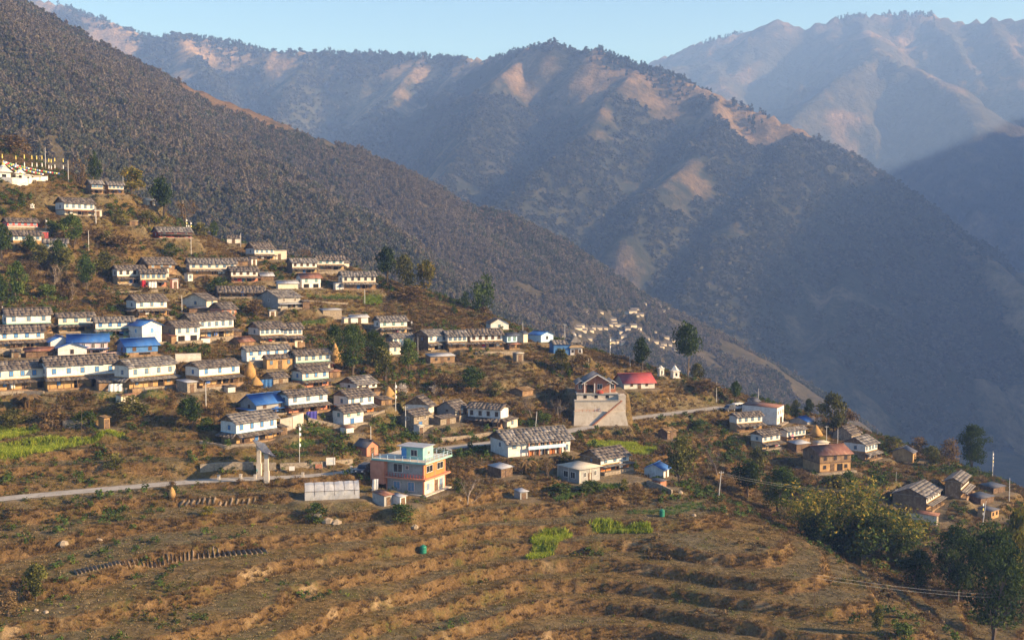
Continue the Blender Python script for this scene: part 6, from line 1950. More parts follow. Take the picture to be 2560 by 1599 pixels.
crest_trees('crest_woods', mm_grid, [[(1240, 141, 3600), (1320, 112, 3300), (1380, 100, 3200), (1440, 128, 3150)], [(1490, 112, 3100), (1560, 145, 3050), (1640, 168, 3000), (1760, 217, 2900), (1900, 272, 2800)]], 420, 6, 12, 41, 'scattered trees along the crest of the middle mountain')
crest_trees('ridge_woods', bk_grid, [[(150, 8, 4750), (300, 62, 4550), (395, 98, 4400), (440, 76, 4350), (560, 98, 4300), (660, 120, 4250), (820, 124, 4150), (1000, 131, 4050), (1150, 138, 3900)]], 1500, 7, 14, 42, 'woods along the crest of the back ridge')
crest_trees('summit_woods', fr_grid, [[(1750, 100, 6300), (1870, 76, 6150), (1945, 46, 6100), (2090, 36, 6000), (2220, 28, 6000), (2330, 30, 5900)]], 500, 9, 17, 43, 'scattered trees along the crest of the far mountain')

# ------------------------------------------------------------------ scrub, dry grass and weeds on the near hill
def near_points(n, seed, y0=135, y1=400):
    rg = np.random.default_rng(seed)
    y = np.sqrt(rg.uniform(y0 ** 2, y1 ** 2, n)); x = rg.uniform(-0.52, 0.52, n) * y
    z, riser, road = ground(x, y, True, True)
    return x, y, z, riser, road, rg


def pad_free(x, y, mg=0.6):
    ok = np.ones(len(x), bool)
    for (cx, cy, rz, hx, hy, zp, m_) in PADS:
        dx, dy = x - cx, y - cy
        lx = np.abs(dx * math.cos(rz) + dy * math.sin(rz)); ly = np.abs(-dx * math.sin(rz) + dy * math.cos(rz))
        ok &= ~((lx < hx + mg) & (ly < hy + mg))
    return ok


def sow(name, mesh, sel, x, y, z, lo, hi, rg, label, tall=(0.8, 1.2)):
    k = np.nonzero(sel)[0]
    s = rg.uniform(lo, hi, len(k))
    instancer(name, mesh, np.c_[x[k], y[k], z[k]], np.c_[s, s, s * rg.uniform(*tall, len(k))], np.c_[s * 0, s * 0, rg.uniform(0, 6.28, len(k))], 'stuff', label)

# ------------------------------------------------------------------ smaller things
METALGREY = mottled('galvanised_steel', (0.26, 0.26, 0.26), (0.36, 0.36, 0.35), 1.0, 0.5)
CONC = mottled('pole_concrete', (0.50, 0.48, 0.44), (0.62, 0.60, 0.56), 1.0, 0.8)
TARP = mottled('purple_blue_tarpaulin', (0.055, 0.050, 0.26), (0.10, 0.095, 0.40), 1.2, 0.5)
CLOTH = {'white': mottled('white_cloth', (0.72, 0.70, 0.66), (0.80, 0.78, 0.74), 1.0), 'yellow': mottled('yellow_cloth', (0.70, 0.55, 0.12), (0.80, 0.66, 0.2), 1.0),
         'red': mottled('red_cloth', (0.50, 0.03, 0.05), (0.62, 0.05, 0.07), 1.0), 'blue': mottled('blue_cloth', (0.06, 0.16, 0.5), (0.1, 0.25, 0.6), 1.0), 'green': mottled('green_cloth', (0.08, 0.3, 0.1), (0.12, 0.4, 0.15), 1.0)}


def pole(u, vt, vb, label, kind='plain', lean=0.0, r=0.10, mat=None, name='utility_pole', cat='pole', group=None):
    x, y, z = hit(u, vb, True)
    h = (vb - vt) * y / F_PX
    e = empty(name, (x, y, z), 0.3)
    tag(e, label, cat, group)
    MB().tube([(0, 0, -.5), (lean * h * .5, 0, h * .5), (lean * h, 0, h)], [r, r * .85, r * .65], 8).obj('shaft', mat or CONC, e)
    if kind == 'arm':
        MB().box(-.55 + lean * h, .55 + lean * h, -.04, .04, h - .35, h - .27).obj('cross_arm', METALGREY, e)
        for k in (-.45, .45):
            MB().lathe([(.05, h - .27), (.06, h - .18), (.03, h - .12)], 6, (k + lean * h, 0)).obj('insulator', WALL['white'], e)
    if kind == 'flag':
        cols = ['white', 'yellow', 'white']
        n = 2 if r < .035 else (3 if h < 7 else 4)
        for i in range(n):
            z0 = h * (.42 + .56 * i / n); z1 = h * (.42 + .56 * (i + .55) / n)
            w = .22 if r < .035 else (.34 if i else .26)
            MB().add([(r * .6, 0, z0), (w, .05, z0 - .04), (w + .03, .09, (z0 + z1) / 2), (w, -.02, z1), (r * .6, 0, z1), (w * .5, .06, (z0 + z1) / 2)],
                     [(0, 1, 2, 5), (0, 5, 4), (5, 2, 3, 4)]).obj('prayer_flag', CLOTH[cols[i % 3]], e)
    return e


pole(114, 369, 424, 'tall white pole among the flags of the shrine platform')
pole(171, 402, 455, 'white pole standing on the bare slope beside the shrine platform')
pole(308, 440, 480, 'white pole at the corner of the topmost pair of houses')
pole(240, 516, 560, 'thick white pole in front of the lone white house', r=.14)
pole(458, 498, 556, 'tall white flag mast rising behind the prayer hall')
pole(478, 590, 636, 'white pole below the prayer hall')
pole(222, 576, 626, 'white pole above the grove, beside the small white house')
pole(602, 583, 617, 'white pole on the crest beside the tiny white hut')
pole(318, 508, 550, 'thin brown post on the slope above the prayer hall', r=.05, mat=BARK, name='post', cat='post')
pole(811, 640, 672, 'pole in front of the outer crest house', r=.07)
pole(912, 722, 760, 'white pole at the edge of the round green plot')
pole(455, 738, 782, 'white pole beside the house with the broad blue window')
pole(7, 765, 814, 'white pole cut close by the picture edge')
pole(515, 955, 1014, 'white pole in front of the brown slate-roofed house', r=.09)
pole(765, 876, 912, 'slim white pole before the crimson cloth house', r=.07)
pole(1014, 1014, 1076, 'white pole at the corner of the stone-walled house', 'arm')
pole(927, 1064, 1102, 'white pole beside the road above the salmon pavilion')
pole(967, 916, 968, 'brown post rising above the cone haystack', r=.07, mat=BARK, name='post', cat='post')
pole(989, 954, 1024, 'prayer-flag pole with white and yellow cloth by the cone haystack', 'flag', name='prayer_flag_pole', cat='flag pole')
pole(1045, 842, 900, 'thin pole beside the leafy tree below the half-hidden house', r=.06)
pole(1307, 805, 830, 'white pole above the light blue hut')
pole(1412, 803, 850, 'tall white pole behind the blue tarpaulin house', 'arm')
pole(1525, 842, 888, 'prayer-flag pole with yellow cloth beside the pagoda', 'flag', name='prayer_flag_pole', cat='flag pole')
pole(1471, 895, 918, 'pale forked post above the hall roof', r=.06, name='post', cat='post')
pole(1576, 888, 917, 'white leaning pole on the ridge above the hall', lean=-.08)
pole(1338, 1028, 1074, 'leaning white post above the long school', lean=.10)
pole(1489, 1012, 1062, 'white pole in front of the concrete retaining wall', r=.09)
pole(1791, 953, 1006, 'tall white pole on the roadside bank near the parking place')
pole(1896, 971, 1004, 'white pole behind the parked van')
pole(2066, 1063, 1107, 'pole between streaked-roof house and dark-gabled barn', 'arm')
pole(2094, 1071, 1110, 'white pole in front of the dark-gabled barn')
pole(2242, 1220, 1262, 'pole beside the large white house, wires tied to it', 'arm')
pole(2240, 1178, 1205, 'thin pole in the shaded field above the large white house', r=.05)
pole(2481, 1126, 1192, 'flag pole with red and white cloth beyond the second large house', 'flag', name='prayer_flag_pole', cat='flag pole')
pole(2523, 1193, 1252, 'white pole by the dark tin-roofed shed')
pole(2456, 1250, 1312, 'prayer-flag pole leaning beside the yard of the large white house', 'flag', lean=.16, name='prayer_flag_pole', cat='flag pole')
wire_pole = pole(1796, 1176, 1250, 'leaning utility pole on the spur carrying the wires over the ravine', 'arm', lean=.10, r=.09)
pole(2036, 1430, 1524, 'thin rusty pole standing alone on the spur terraces', r=.06, mat=WALL['wood'])
pole(749, 1058, 1156, 'tall prayer-flag pole with one yellow cloth behind the gate', 'flag', name='prayer_flag_pole', cat='flag pole', r=.06)
pole(834, 1120, 1188, 'thin brown pole beside the white signboard', r=.05, mat=BARK)
pole(205, 1010, 1108, 'very thin brown pole in the bright green field', r=.045, mat=BARK, name='post', cat='post')
pole(115, 548, 575, 'prayer-flag pole among the trees beside the pink house', 'flag', name='prayer_flag_pole', cat='flag pole', r=.05)
for i, (u, vt, vb) in enumerate(((6, 375, 446), (40, 380, 444), (61, 377, 444), (80, 379, 444), (92, 380, 444), (105, 380, 444), (122, 388, 446), (128, 390, 446), (137, 386, 446), (158, 388, 447))):
    pole(u, vt, vb, 'thin pole with white and yellow prayer flags on the shrine platform', 'flag', name='prayer_flag_pole', cat='flag pole', r=.028, mat=BARK, group='prayer flags of the shrine platform')
for i, (u, vt, vb) in enumerate(((466, 545, 582), (471, 560, 592), (477, 552, 592))):
    pole(u, vt, vb, 'prayer-flag pole with yellow-white cloth at the prayer hall corner', 'flag', name='prayer_flag_pole', cat='flag pole', r=.05, group='prayer flags of the red hall')


def flag_string(a, b, label, n=14):
    a, b = Vector(a), Vector(b)
    e = empty('flag_string', a)
    tag(e, label, 'flag string', 'flag strings of the shrine')
    pts = []
    for i in range(13):
        t = i / 12
        p = a.lerp(b, t) - a
        p.z -= .9 * 4 * t * (1 - t) * .5
        pts.append(p)
    MB().tube(pts, .02, 3).obj('cord', CLOTH['white'], e)
    for i in range(n):
        t = (i + .5) / n * 12
        j = int(t)
        p = pts[j].lerp(pts[j + 1], t - j)
        d = (b - a).normalized() * .22
        MB().add([(p.x - d.x, p.y - d.y, p.z), (p.x + d.x, p.y + d.y, p.z), (p.x + d.x, p.y + d.y + .05, p.z - .42), (p.x - d.x, p.y - d.y + .05, p.z - .42)], [(0, 1, 2, 3)]).obj('flag', CLOTH[('blue', 'white', 'red', 'green', 'yellow')[i % 5]], e)


sx, sy, sz = hit(9, 452, True)
for (u, vb, n, lb) in ((62, 452, 16, 'string of small prayer flags from the large stupa to the middle one'), (110, 450, 22, 'string of small prayer flags from the large stupa to the tall pole'), (150, 448, 26, 'long string of small prayer flags from the large stupa down to the end post')):
    bx, by, bz = hit(u, vb, True)
    flag_string((sx, sy, sz + 6.2), (bx, by, bz + 2.0), lb, n)


# ---- wires
def wire(a, b, sag, label, group):
    a, b = Vector(a), Vector(b)
    pts = []
    for i in range(25):
        t = i / 24
        p = a.lerp(b, t); p.z -= sag * 4 * t * (1 - t)
        pts.append(p - a)
    o = MB().tube(pts, .014, 4).obj('power_line', METALGREY)
    o.location = a
    tag(o, label, 'wire', group)


xa, ya, za = hit(1796, 1250, True); ha = 74 * ya / F_PX
xb, yb, zb = hit(2242, 1262, True); hb = 42 * yb / F_PX
for k, dz in ((0, 0), (1, .45)):
    wire((xa + ha * .1, ya, za + ha - .3 - dz), (xb, yb, zb + hb - .2 - dz * .6), 1.4, ('upper' if k == 0 else 'lower') + ' of two wires across the ravine from the leaning pole', 'wires across the ravine')
xr, yr, zr = hit(2036, 1524, True); hr = 94 * yr / F_PX
xe, ye = 104.0, 196.0
ze = gz(xe, ye)
far_pole = empty('utility_pole', (xe, ye, ze), .3)
tag(far_pole, 'utility pole just beyond the picture edge that carries the two lower wires', 'pole')
MB().tube([(0, 0, -.5), (0, 0, 8.0)], [.11, .08], 8).obj('shaft', CONC, far_pole)
MB().box(-.55, .55, -.04, .04, 7.6, 7.68).obj('cross_arm', METALGREY, far_pole)
for k, dv in ((0, 0), (1, .55)):
    wire((xr, yr, zr + hr - .1 - dv), (xe, ye, ze + 7.6 - dv), 1.2, ('upper' if k == 0 else 'lower') + ' of two wires passing in front of the dark corner trees', 'wires before the corner trees')

# ---- the road with its edge stones
def build_road():
    c = road_c[:-4]
    d = np.gradient(c, axis=0); d /= np.linalg.norm(d, axis=1)[:, None]
    nrm = np.c_[-d[:, 1], d[:, 0]]
    rows = []
    for off, zz in ((-ROAD_HALF, .02), (-ROAD_HALF * .5, .05), (0, .06), (ROAD_HALF * .5, .05), (ROAD_HALF, .02)):
        rows.append(np.c_[c + nrm * off, np.full(len(c), ROAD_Z + .06 + zz)])
    V = np.stack(rows, 1).reshape(-1, 3)
    n = len(c); i = np.arange(n * 5).reshape(n, 5)
    Fq = np.stack([i[:-1, :-1], i[:-1, 1:], i[1:, 1:], i[1:, :-1]], -1).reshape(-1, 4)
    m = mottled('grey_road_surface', (0.30, 0.27, 0.225), (0.40, 0.36, 0.305), 0.5, 0.95, (0.22, 0.19, 0.15), 5.0)
    o = attach('road', mesh_np('road', V, Fq, [m], True))
    o['kind'] = 'structure'


build_road()
for (u, v) in ((547, 1199), (602, 1197), (638, 1198), (757, 1193), (878, 1176), (1636, 1046), (1681, 1040), (1718, 1034), (1764, 1027)):
    x, y, z = hit(u, v, True)
    o = MB().box(-.22, .22, -.2, .2, -.3, .85).box(-.27, .27, -.25, .25, .85, .95).obj('bollard', WALL['concrete'])
    o.location = (x, y, z)
    tag(o, 'square concrete guard stone at the outer edge of the road', 'bollard', 'guard stones along the road')

# ---- gate pillars with a solar panel on top
def gate():
    x, y, z = hit(667, 1203, True)
    x2, y2, z2 = hit(648, 1188, True)
    e = empty('gate', (x, y, ROAD_Z))
    tag(e, 'tall pale gate pillars over the road topped by a dark solar panel', 'gate')
    h = 80 * y / F_PX
    for (a, b) in ((0, 0), (x2 - x, y2 - y)):
        MB().box(a - .45, a + .45, b - .45, b + .45, -.5, h * .42).box(a - .35, a + .35, b - .35, b + .35, h * .42, h * .95).obj('pillar', WALL['concrete'], e)
    q = Vector(((x2 - x), (y2 - y), 0)); qn = q.normalized(); sd = Vector((qn.y, -qn.x, 0))
    a0 = -qn * 1.2; a1 = q + qn * 1.2
    top = h
    c = [a0 + sd * 1.3 + Vector((0, 0, top - .5)), a0 - sd * 1.1 + Vector((0, 0, top + .5)), a1 - sd * 1.1 + Vector((0, 0, top + 1.2)), a1 + sd * 1.3 + Vector((0, 0, top + .2))]
    MB().slab(*[tuple(p) for p in c], .1).obj('solar_panel', mottled('solar_cells', (.02, .024, .05), (.045, .05, .085), 1.0, .25, spec=.5), e)
    MB().box(-.5, .5, -.5, .5, h * .95, h * .99).box(x2 - x - .5, x2 - x + .5, y2 - y - .5, y2 - y + .5, h * .95, h * .99).obj('lintel', WALL['concrete'], e)


gate()


def board(u, vb, w, h, zup, psi, label, mat, arch=False, print_=True, name='signboard'):
    x, y, z = hit(u, vb, True)
    e = empty(name, (x, y, z), R(psi))
    tag(e, label, 'sign')
    MB().box(-w / 2, w / 2, -.04, .04, zup, zup + h).obj('panel', mat, e)
    for k in (-.38, .38):
        MB().box(w * k - .05, w * k + .05, -.02, .09, -.3, zup + h * .8).obj('leg', WALL['wood'], e)
    if print_:
        MB().box(-w * .12, w * .22, -.05, -.041, zup + h * .42, zup + h * .68).obj('faded_print', mottled('faded_print', (.45, .50, .52), (.58, .62, .62), 2.0), e)
        MB().box(w * .24, w * .40, -.05, -.041, zup + h * .2, zup + h * .5).obj('faded_print', MATS['faded_print'], e)


board(827, 1176, 1.75, 1.45, 1.15, 12, 'large white signboard with faded grey-blue print beside the road', WALL['white'])
board(730, 1186, 1.05, .85, .8, 8, 'small white arched noticeboard near the gate', WALL['white'], print_=False)
board(797, 1176, 1.3, .8, .5, 10, 'low brick-red board beside the stone wall', WALL['brick'], print_=False)


# ---- people
def person(u, vb, h, cloth, legs, label, psi=0, stride=.12, arm=.1):
    x, y, z = hit(u, vb, True)
    me = bpy.data.meshes.new('person')
    k = h / 1.7
    J = {'pel': (0, 0, .92), 'wst': (0, .01, 1.10), 'chs': (0, 0, 1.33), 'nck': (0, .01, 1.47), 'hd0': (0, -.01, 1.56), 'hd1': (0, -.01, 1.68),
         'lk': (.10, -stride * .7, .50), 'la': (.10, -stride * .4, .08), 'lf': (.10, -stride * .4 - .14, .04), 'rk': (-.10, stride * .5, .50), 'ra': (-.10, stride * 1.2, .09), 'rf': (-.10, stride * 1.2 - .13, .04),
         'ls': (.18, 0, 1.40), 'le': (.25, .03, 1.13), 'lh': (.24, -arm - .06, .90), 'rs': (-.18, 0, 1.40), 're': (-.25, .03, 1.13), 'rh': (-.24, -arm, .90),
         'lhip': (.09, 0, .88), 'rhip': (-.09, 0, .88)}
    rad = {'pel': .15, 'wst': .13, 'chs': .155, 'nck': .06, 'hd0': .085, 'hd1': .10, 'lk': .065, 'la': .045, 'lf': .04, 'rk': .065, 'ra': .045, 'rf': .04, 'ls': .065, 'le': .05, 'lh': .04, 'rs': .065, 're': .05, 'rh': .04, 'lhip': .10, 'rhip': .10}
    names = list(J)
    ed = [('pel', 'wst'), ('wst', 'chs'), ('chs', 'nck'), ('nck', 'hd0'), ('hd0', 'hd1'), ('pel', 'lhip'), ('lhip', 'lk'), ('lk', 'la'), ('la', 'lf'), ('pel', 'rhip'), ('rhip', 'rk'), ('rk', 'ra'), ('ra', 'rf'), ('chs', 'ls'), ('ls', 'le'), ('le', 'lh'), ('chs', 'rs'), ('rs', 're'), ('re', 'rh')]
    me.from_pydata([J[n_] for n_ in names], [(names.index(a), names.index(b)) for a, b in ed], [])
    o = attach('person', me, None, (x, y, z), R(psi))
    o.scale = (k, k, k)
    md = o.modifiers.new('skin', 'SKIN')
    sk = me.skin_vertices[0].data if me.skin_vertices else None
    if sk is None:
        bpy.context.view_layer.objects.active = o
        bpy.ops.mesh.customdata_skin_add()
        sk = me.skin_vertices[0].data
    for i, n_ in enumerate(names):
        sk[i].radius = (rad[n_], rad[n_] * .85)
    sk[0].use_root = True
    o.modifiers.new('smooth', 'SUBSURF').levels = 1
    o.modifiers['smooth'].render_levels = 1
    # clothing, skin and trousers by height on the one body
    m, nt, b = _nt('clothed_figure')
    sp = nt.nodes.new('ShaderNodeSeparateXYZ'); nt.links.new(_obj(nt), sp.inputs[0])
    zz = _math(nt, 'DIVIDE', sp.outputs[2], 1.8)
    r_ = nt.nodes.new('ShaderNodeValToRGB'); r_.color_ramp.interpolation = 'CONSTANT'
    el = r_.color_ramp.elements
    for q, (p_, c) in enumerate(((0, (.03, .025, .02)), (.05, legs), (.50, cloth), (.82, (.30, .17, .10)), (.905, (.015, .012, .01)))):
        if q > 1:
            el.new(p_)
        el[q].position = p_; el[q].color = (*c, 1)
    nt.links.new(zz, r_.inputs[0]); nt.links.new(r_.outputs[0], b.inputs['Base Color'])
    b.inputs['Roughness'].default_value = .9
    me.materials.append(m)
    tag(o, label, 'person')
    return o


person(644, 1190, 1.7, (.04, .22, .22), (.05, .05, .06), 'person in teal jacket walking past the gate pillar', 60)
person(1521, 1063, 1.65, (.22, .03, .035), (.10, .03, .03), 'person in dark red standing by the concrete wall', 20)
person(1529, 1063, 1.6, (.28, .05, .04), (.04, .03, .03), 'second person in red beside the first at the concrete wall', -30)
person(1539, 1062, 1.45, (.09, .08, .06), (.04, .035, .03), 'small person in brown near the two red-clad people', 10)
person(1029, 815, 1.6, (.6, .58, .55), (.3, .28, .26), 'person in white on the bare field beside the upper house', 0)


# ---- vehicles
def vehicle(u, vb, psi, prof, w, glass, paint, label, name, cat, wheels, wr=.34):
    """body from a side outline, rounded towards the roof, with glass, wheels and lamps"""
    x, y, z = hit(u, vb, True)
    e = empty(name, (x, y, z + .02), R(psi))
    tag(e, label, cat)
    n = len(prof)
    top = max(p[1] for p in prof)
    mb = MB()
    for sgn in (0, .86, 1):
        pass
    lay = [(-w / 2, 0), (-w / 2 + .02, 1), (w / 2 - .02, 1), (w / 2, 0)]
    vv = []
    for yy in (-w / 2, w / 2):
        for (px_, pz_) in prof:
            inn = .16 * max(0, (pz_ - .95) / (top - .95)) if top > .95 else 0
            vv.append((px_, yy * (1 - inn), pz_))
    fs = [tuple(range(n - 1, -1, -1)), tuple(range(n, 2 * n))] + [(i, (i + 1) % n, n + (i + 1) % n, n + i) for i in range(n)]
    body = mb.add(vv, fs).obj('body', paint, e)
    for (xa, xb, za, zb) in glass:
        for s_ in (-1, 1):
            f = lambda zz: w / 2 * (1 - .16 * max(0, (zz - .95) / (top - .95))) + .012
            MB().add([(xa, s_ * f(za), za), (xb, s_ * f(za), za), (xb - .05, s_ * f(zb), zb), (xa + .05, s_ * f(zb), zb)], [(0, 1, 2, 3) if s_ < 0 else (3, 2, 1, 0)]).obj('side_window', PANE['dark'], e)
    # windscreen follows the outline between its two steepest front points
    fr = [i for i in range(n - 1) if prof[i][1] > .9 and prof[i + 1][1] > prof[i][1] + .25]
    for i in fr[:1]:
        (xa, za), (xb, zb) = prof[i], prof[i + 1]
        MB().add([(xa - .02, -w * .42, za + .06), (xa - .02, w * .42, za + .06), (xb - .02, w * .36, zb - .06), (xb - .02, -w * .36, zb - .06)], [(0, 1, 2, 3)]).obj('windscreen', PANE['dark'], e)
    for wx in wheels:
        for s_ in (-1, 1):
            t = MB()
            t.lathe([(wr * .5, -.1), (wr, -.1), (wr, .1), (wr * .5, .1)], 16)
            o = t.obj('wheel', WALL['dark'], e)
            o.rotation_euler = (math.pi / 2, 0, 0); o.location = (wx, s_ * (w / 2 - .06), wr)
            MB().lathe([(.02, -.115), (wr * .55, -.11), (wr * .55, .11), (.02, .115)], 12).obj('rim', METALGREY, o)
    x_f = min(p[0] for p in prof)
    for s_ in (-1, 1):
        MB().box(x_f - .03, x_f + .05, s_ * w * .36 - .14, s_ * w * .36 + .14, .62, .80).obj('headlight', WALL['white'], e)
    MB().box(x_f - .06, x_f + .06, -w * .47, w * .47, .36, .52).obj('bumper', WALL['dark'], e)
    return e


PAINT_W = mottled('white_car_paint', (.72, .70, .66), (.78, .76, .72), .5, .3, spec=.5)
PAINT_B = mottled('dark_blue_car_paint', (.025, .03, .045), (.045, .05, .07), .5, .3, spec=.5)
van = [(-2.2, .45), (-2.2, .95), (-1.45, 1.08), (-.85, 1.85), (1.9, 1.95), (2.15, 1.85), (2.2, .45)]
jeep = [(-2.1, .5), (-2.1, .95), (-1.0, 1.08), (-.45, 1.70), (1.9, 1.74), (2.1, 1.1), (2.1, .5)]
vehicle(1840, 1024, 25, van, 1.75, [(-.9, -.05, 1.1, 1.65), (.05, .95, 1.1, 1.68), (1.05, 1.9, 1.1, 1.68)], PAINT_W, 'white van parked at the end of the road', 'parked_van', 'van', (-1.4, 1.4))
vehicle(908, 1182, 75, jeep, 1.75, [(-.5, .25, 1.08, 1.58), (.35, 1.1, 1.08, 1.6), (1.2, 1.9, 1.08, 1.6)], PAINT_B, 'dark jeep parked on the road behind the orange house', 'parked_jeep', 'jeep', (-1.35, 1.3))
vehicle(1822, 1027, 40, jeep, 1.7, [(-.5, .25, 1.08, 1.58), (.35, 1.1, 1.08, 1.6)], PAINT_B, 'dark small car close to the white van', 'parked_car', 'car', (-1.35, 1.3))

# ---- tanks, haystacks, tarpaulins
def tank(u, vb, w, h, label):
    x, y, z = hit(u, vb, True)
    e = empty('water_tank', (x, y, z - .05))
    tag(e, label, 'water tank', 'green water tanks on the terraces')
    m = mottled('green_polythene', (.012, .15, .085), (.02, .20, .115), .8, .4, spec=.4)
    r_ = w / 2
    MB().lathe([(r_ * .96, 0), (r_, .06), (r_, h * .24), (r_ * .965, h * .27), (r_, h * .30), (r_, h * .52), (r_ * .965, h * .55), (r_, h * .58), (r_, h * .80), (r_ * .93, h * .88), (r_ * .55, h * .95), (r_ * .42, h * .96)], 24).obj('body', m, e, True)
    MB().lathe([(r_ * .42, h * .955), (r_ * .42, h * 1.0), (r_ * .36, h * 1.03)], 16).obj('lid', m, e)


tank(1058, 1382, 1.15, 1.45, 'green water tank on the terrace below the orange house')
tank(1655, 1290, 1.0, 1.4, 'green water tank on the terrace beyond the wheat plots')


def haystack(u, vb, vt, wpx, label, kind='cone'):
    x, y, z = hit(u, vb, True)
    s = F_PX / y
    h, r_ = (vb - vt) / s, wpx / s / 2
    e = empty('haystack', (x, y, z - .1), u * .7)
    tag(e, label, 'haystack', 'haystacks in the village')
    m = mottled('golden_straw', (.30, .17, .055), (.46, .28, .10), 1.5, .95, (.20, .12, .05), 9.0, .15, (1, 1, .3))
    prof = [(r_ * .75, 0), (r_, h * .25), (r_ * .92, h * .5), (r_ * .55, h * .78), (r_ * .12, h * .98)] if kind == 'tall' else [(r_ * .9, 0), (r_, h * .12), (r_ * .62, h * .5), (r_ * .25, h * .85), (r_ * .06, h)]
    mb = MB().lathe(prof, 18)
    rg = random.Random(int(u))
    mb.v = [(vx * (1 + rg.uniform(-.08, .08)), vy * (1 + rg.uniform(-.08, .08)), vz) for vx, vy, vz in mb.v]
    mb.obj('straw', m, e, True)
    MB().tube([(0, 0, 0), (.03, 0, h * 1.12)], .05, 5).obj('stake', BARK, e)


haystack(625, 948, 900, 30, 'tall golden haystack between the slate house and the streaked-roof house', 'tall')
haystack(838, 908, 856, 40, 'grey old haystack in front of the village tree clump')
haystack(851, 892, 862, 16, 'small golden haystack at the edge of the village tree clump', 'tall')
haystack(972, 996, 964, 44, 'broad cone haystack beside the prayer-flag pole')
haystack(640, 962, 938, 34, 'low broken haystack at the foot of the tall golden one')
haystack(2040, 1088, 1060, 34, 'cream hay pile beside the streaked-roof house')
haystack(430, 1242, 1214, 18, 'dry straw bundle at the end of the ploughed strip', 'tall')


def drape(name, zone, x0, y0, x1, y1, mat, label, cat, depth=.0, seed=1):
    """hanging sheet with folds between two picture corners; its foot touches the ground"""
    u0, v0 = zc(zone, x0, y0); u1, v1 = zc(zone, x1, y1)
    x, y, z = hit((u0 + u1) / 2, v1, True)
    s = F_PX / y
    w, h = (u1 - u0) / s, (v1 - v0) / s
    nx_, nz_ = 12, 6
    V, Fq = [], []
    for k in range(2):
        for j in range(nz_):
            for i in range(nx_):
                t = i / (nx_ - 1); q = j / (nz_ - 1)
                V.append((w * (t - .5) * (1 - .15 * q * (1 - t)), .22 * math.sin(i * 1.9 + seed) * (1 - .4 * q) + k * .03 + .35 * (1 - q), h * q))
    N_ = nx_ * nz_
    for j in range(nz_ - 1):
        for i in range(nx_ - 1):
            a = j * nx_ + i
            Fq += [(a, a + 1, a + nx_ + 1, a + nx_), (N_ + a + nx_, N_ + a + nx_ + 1, N_ + a + 1, N_ + a)]
    o = attach(name, mesh_np(name, np.array(V), np.array(Fq), [mat], True), None, (x, y - depth, z), R(25))
    tag(o, label, cat)
    return o


drape('tarpaulin', 4, 1075, 860, 1185, 955, TARP, 'purple-blue tarpaulin bundle in front of the salmon verandah', 'tarpaulin')
drape('tarpaulin', 4, 645, 555, 770, 640, WALL['blue'], 'blue tarpaulin hung on the stone shed wall', 'tarpaulin', .8)
drape('white_sheet', 2, 1035, 975, 1165, 1050, CLOTH['white'], 'white sheet hanging before the open verandah shed', 'sheet', .6)
drape('laundry', 1, 1355, 1400, 1395, 1470, CLOTH['red'], 'red laundry hung on the cream house by the grove', 'laundry', 1.6)
drape('laundry', 1, 1415, 1415, 1500, 1470, CLOTH['white'], 'white laundry hung on the cream house by the grove', 'laundry', 1.6)
drape('crimson_cloth', 4, 1265, 385, 1360, 440, CLOTH['red'], 'crimson cloth hung over the white verandah', 'cloth', 1.8)
drape('plastic_sheet', 9, 875, 740, 935, 850, CLOTH['white'], 'white plastic sheeting standing beside the orange house', 'sheet', .2)


# ---- plastic greenhouse and tunnel
def greenhouse():
    d = site(9, 180, 235, 742, 948, 830, 12, 3.6, None, True, .5)
    L, W, h = d['L'], d['W'], d['H']
    e = empty('plastic_greenhouse', (d['x'], d['y'], d['z']), d['rz'])
    tag(e, 'whitish plastic-covered greenhouse below the road beside the orange house', 'greenhouse')
    m = mottled('milky_plastic_film', (.34, .335, .32), (.46, .45, .43), .9, .35, (.29, .28, .25), 6.0, .03, spec=.5)
    n = 12
    rg = random.Random(4)
    sec = [(0, -.6), (-.05, h * .3), (0, h * .72), (W * .30, h * 1.12), (W * .62, h * 1.25), (W, h * .80), (W + .05, h * .3), (W, -.6)]
    mb = MB()
    for i in range(n):
        for (yy, zz) in sec:
            mb.v.append((L * i / (n - 1), yy + rg.uniform(-.05, .05), zz + rg.uniform(-.04, .05) + .08 * (i % 2) * (zz > h * .5)))
    k = len(sec)
    for i in range(n - 1):
        for j in range(k - 1):
            a = i * k + j
            mb.f.append((a, a + k, a + k + 1, a + 1))
    mb.f.append(tuple(range(k))); mb.f.append(tuple((n - 1) * k + j for j in range(k - 1, -1, -1)))
    mb.obj('plastic_cover', m, e)
    for i in range(0, n, 2):
        MB().tube([(L * i / (n - 1), yy + (0 if yy < W * .5 else 0), zz + .07) for (yy, zz) in sec[1:-1]], .035, 4).obj('hoop', WALL['wood'], e)
    MB().tube([(0, -.08, h * .72), (L, -.08, h * .72)], .03, 4).obj('side_rail', WALL['wood'], e)


greenhouse()


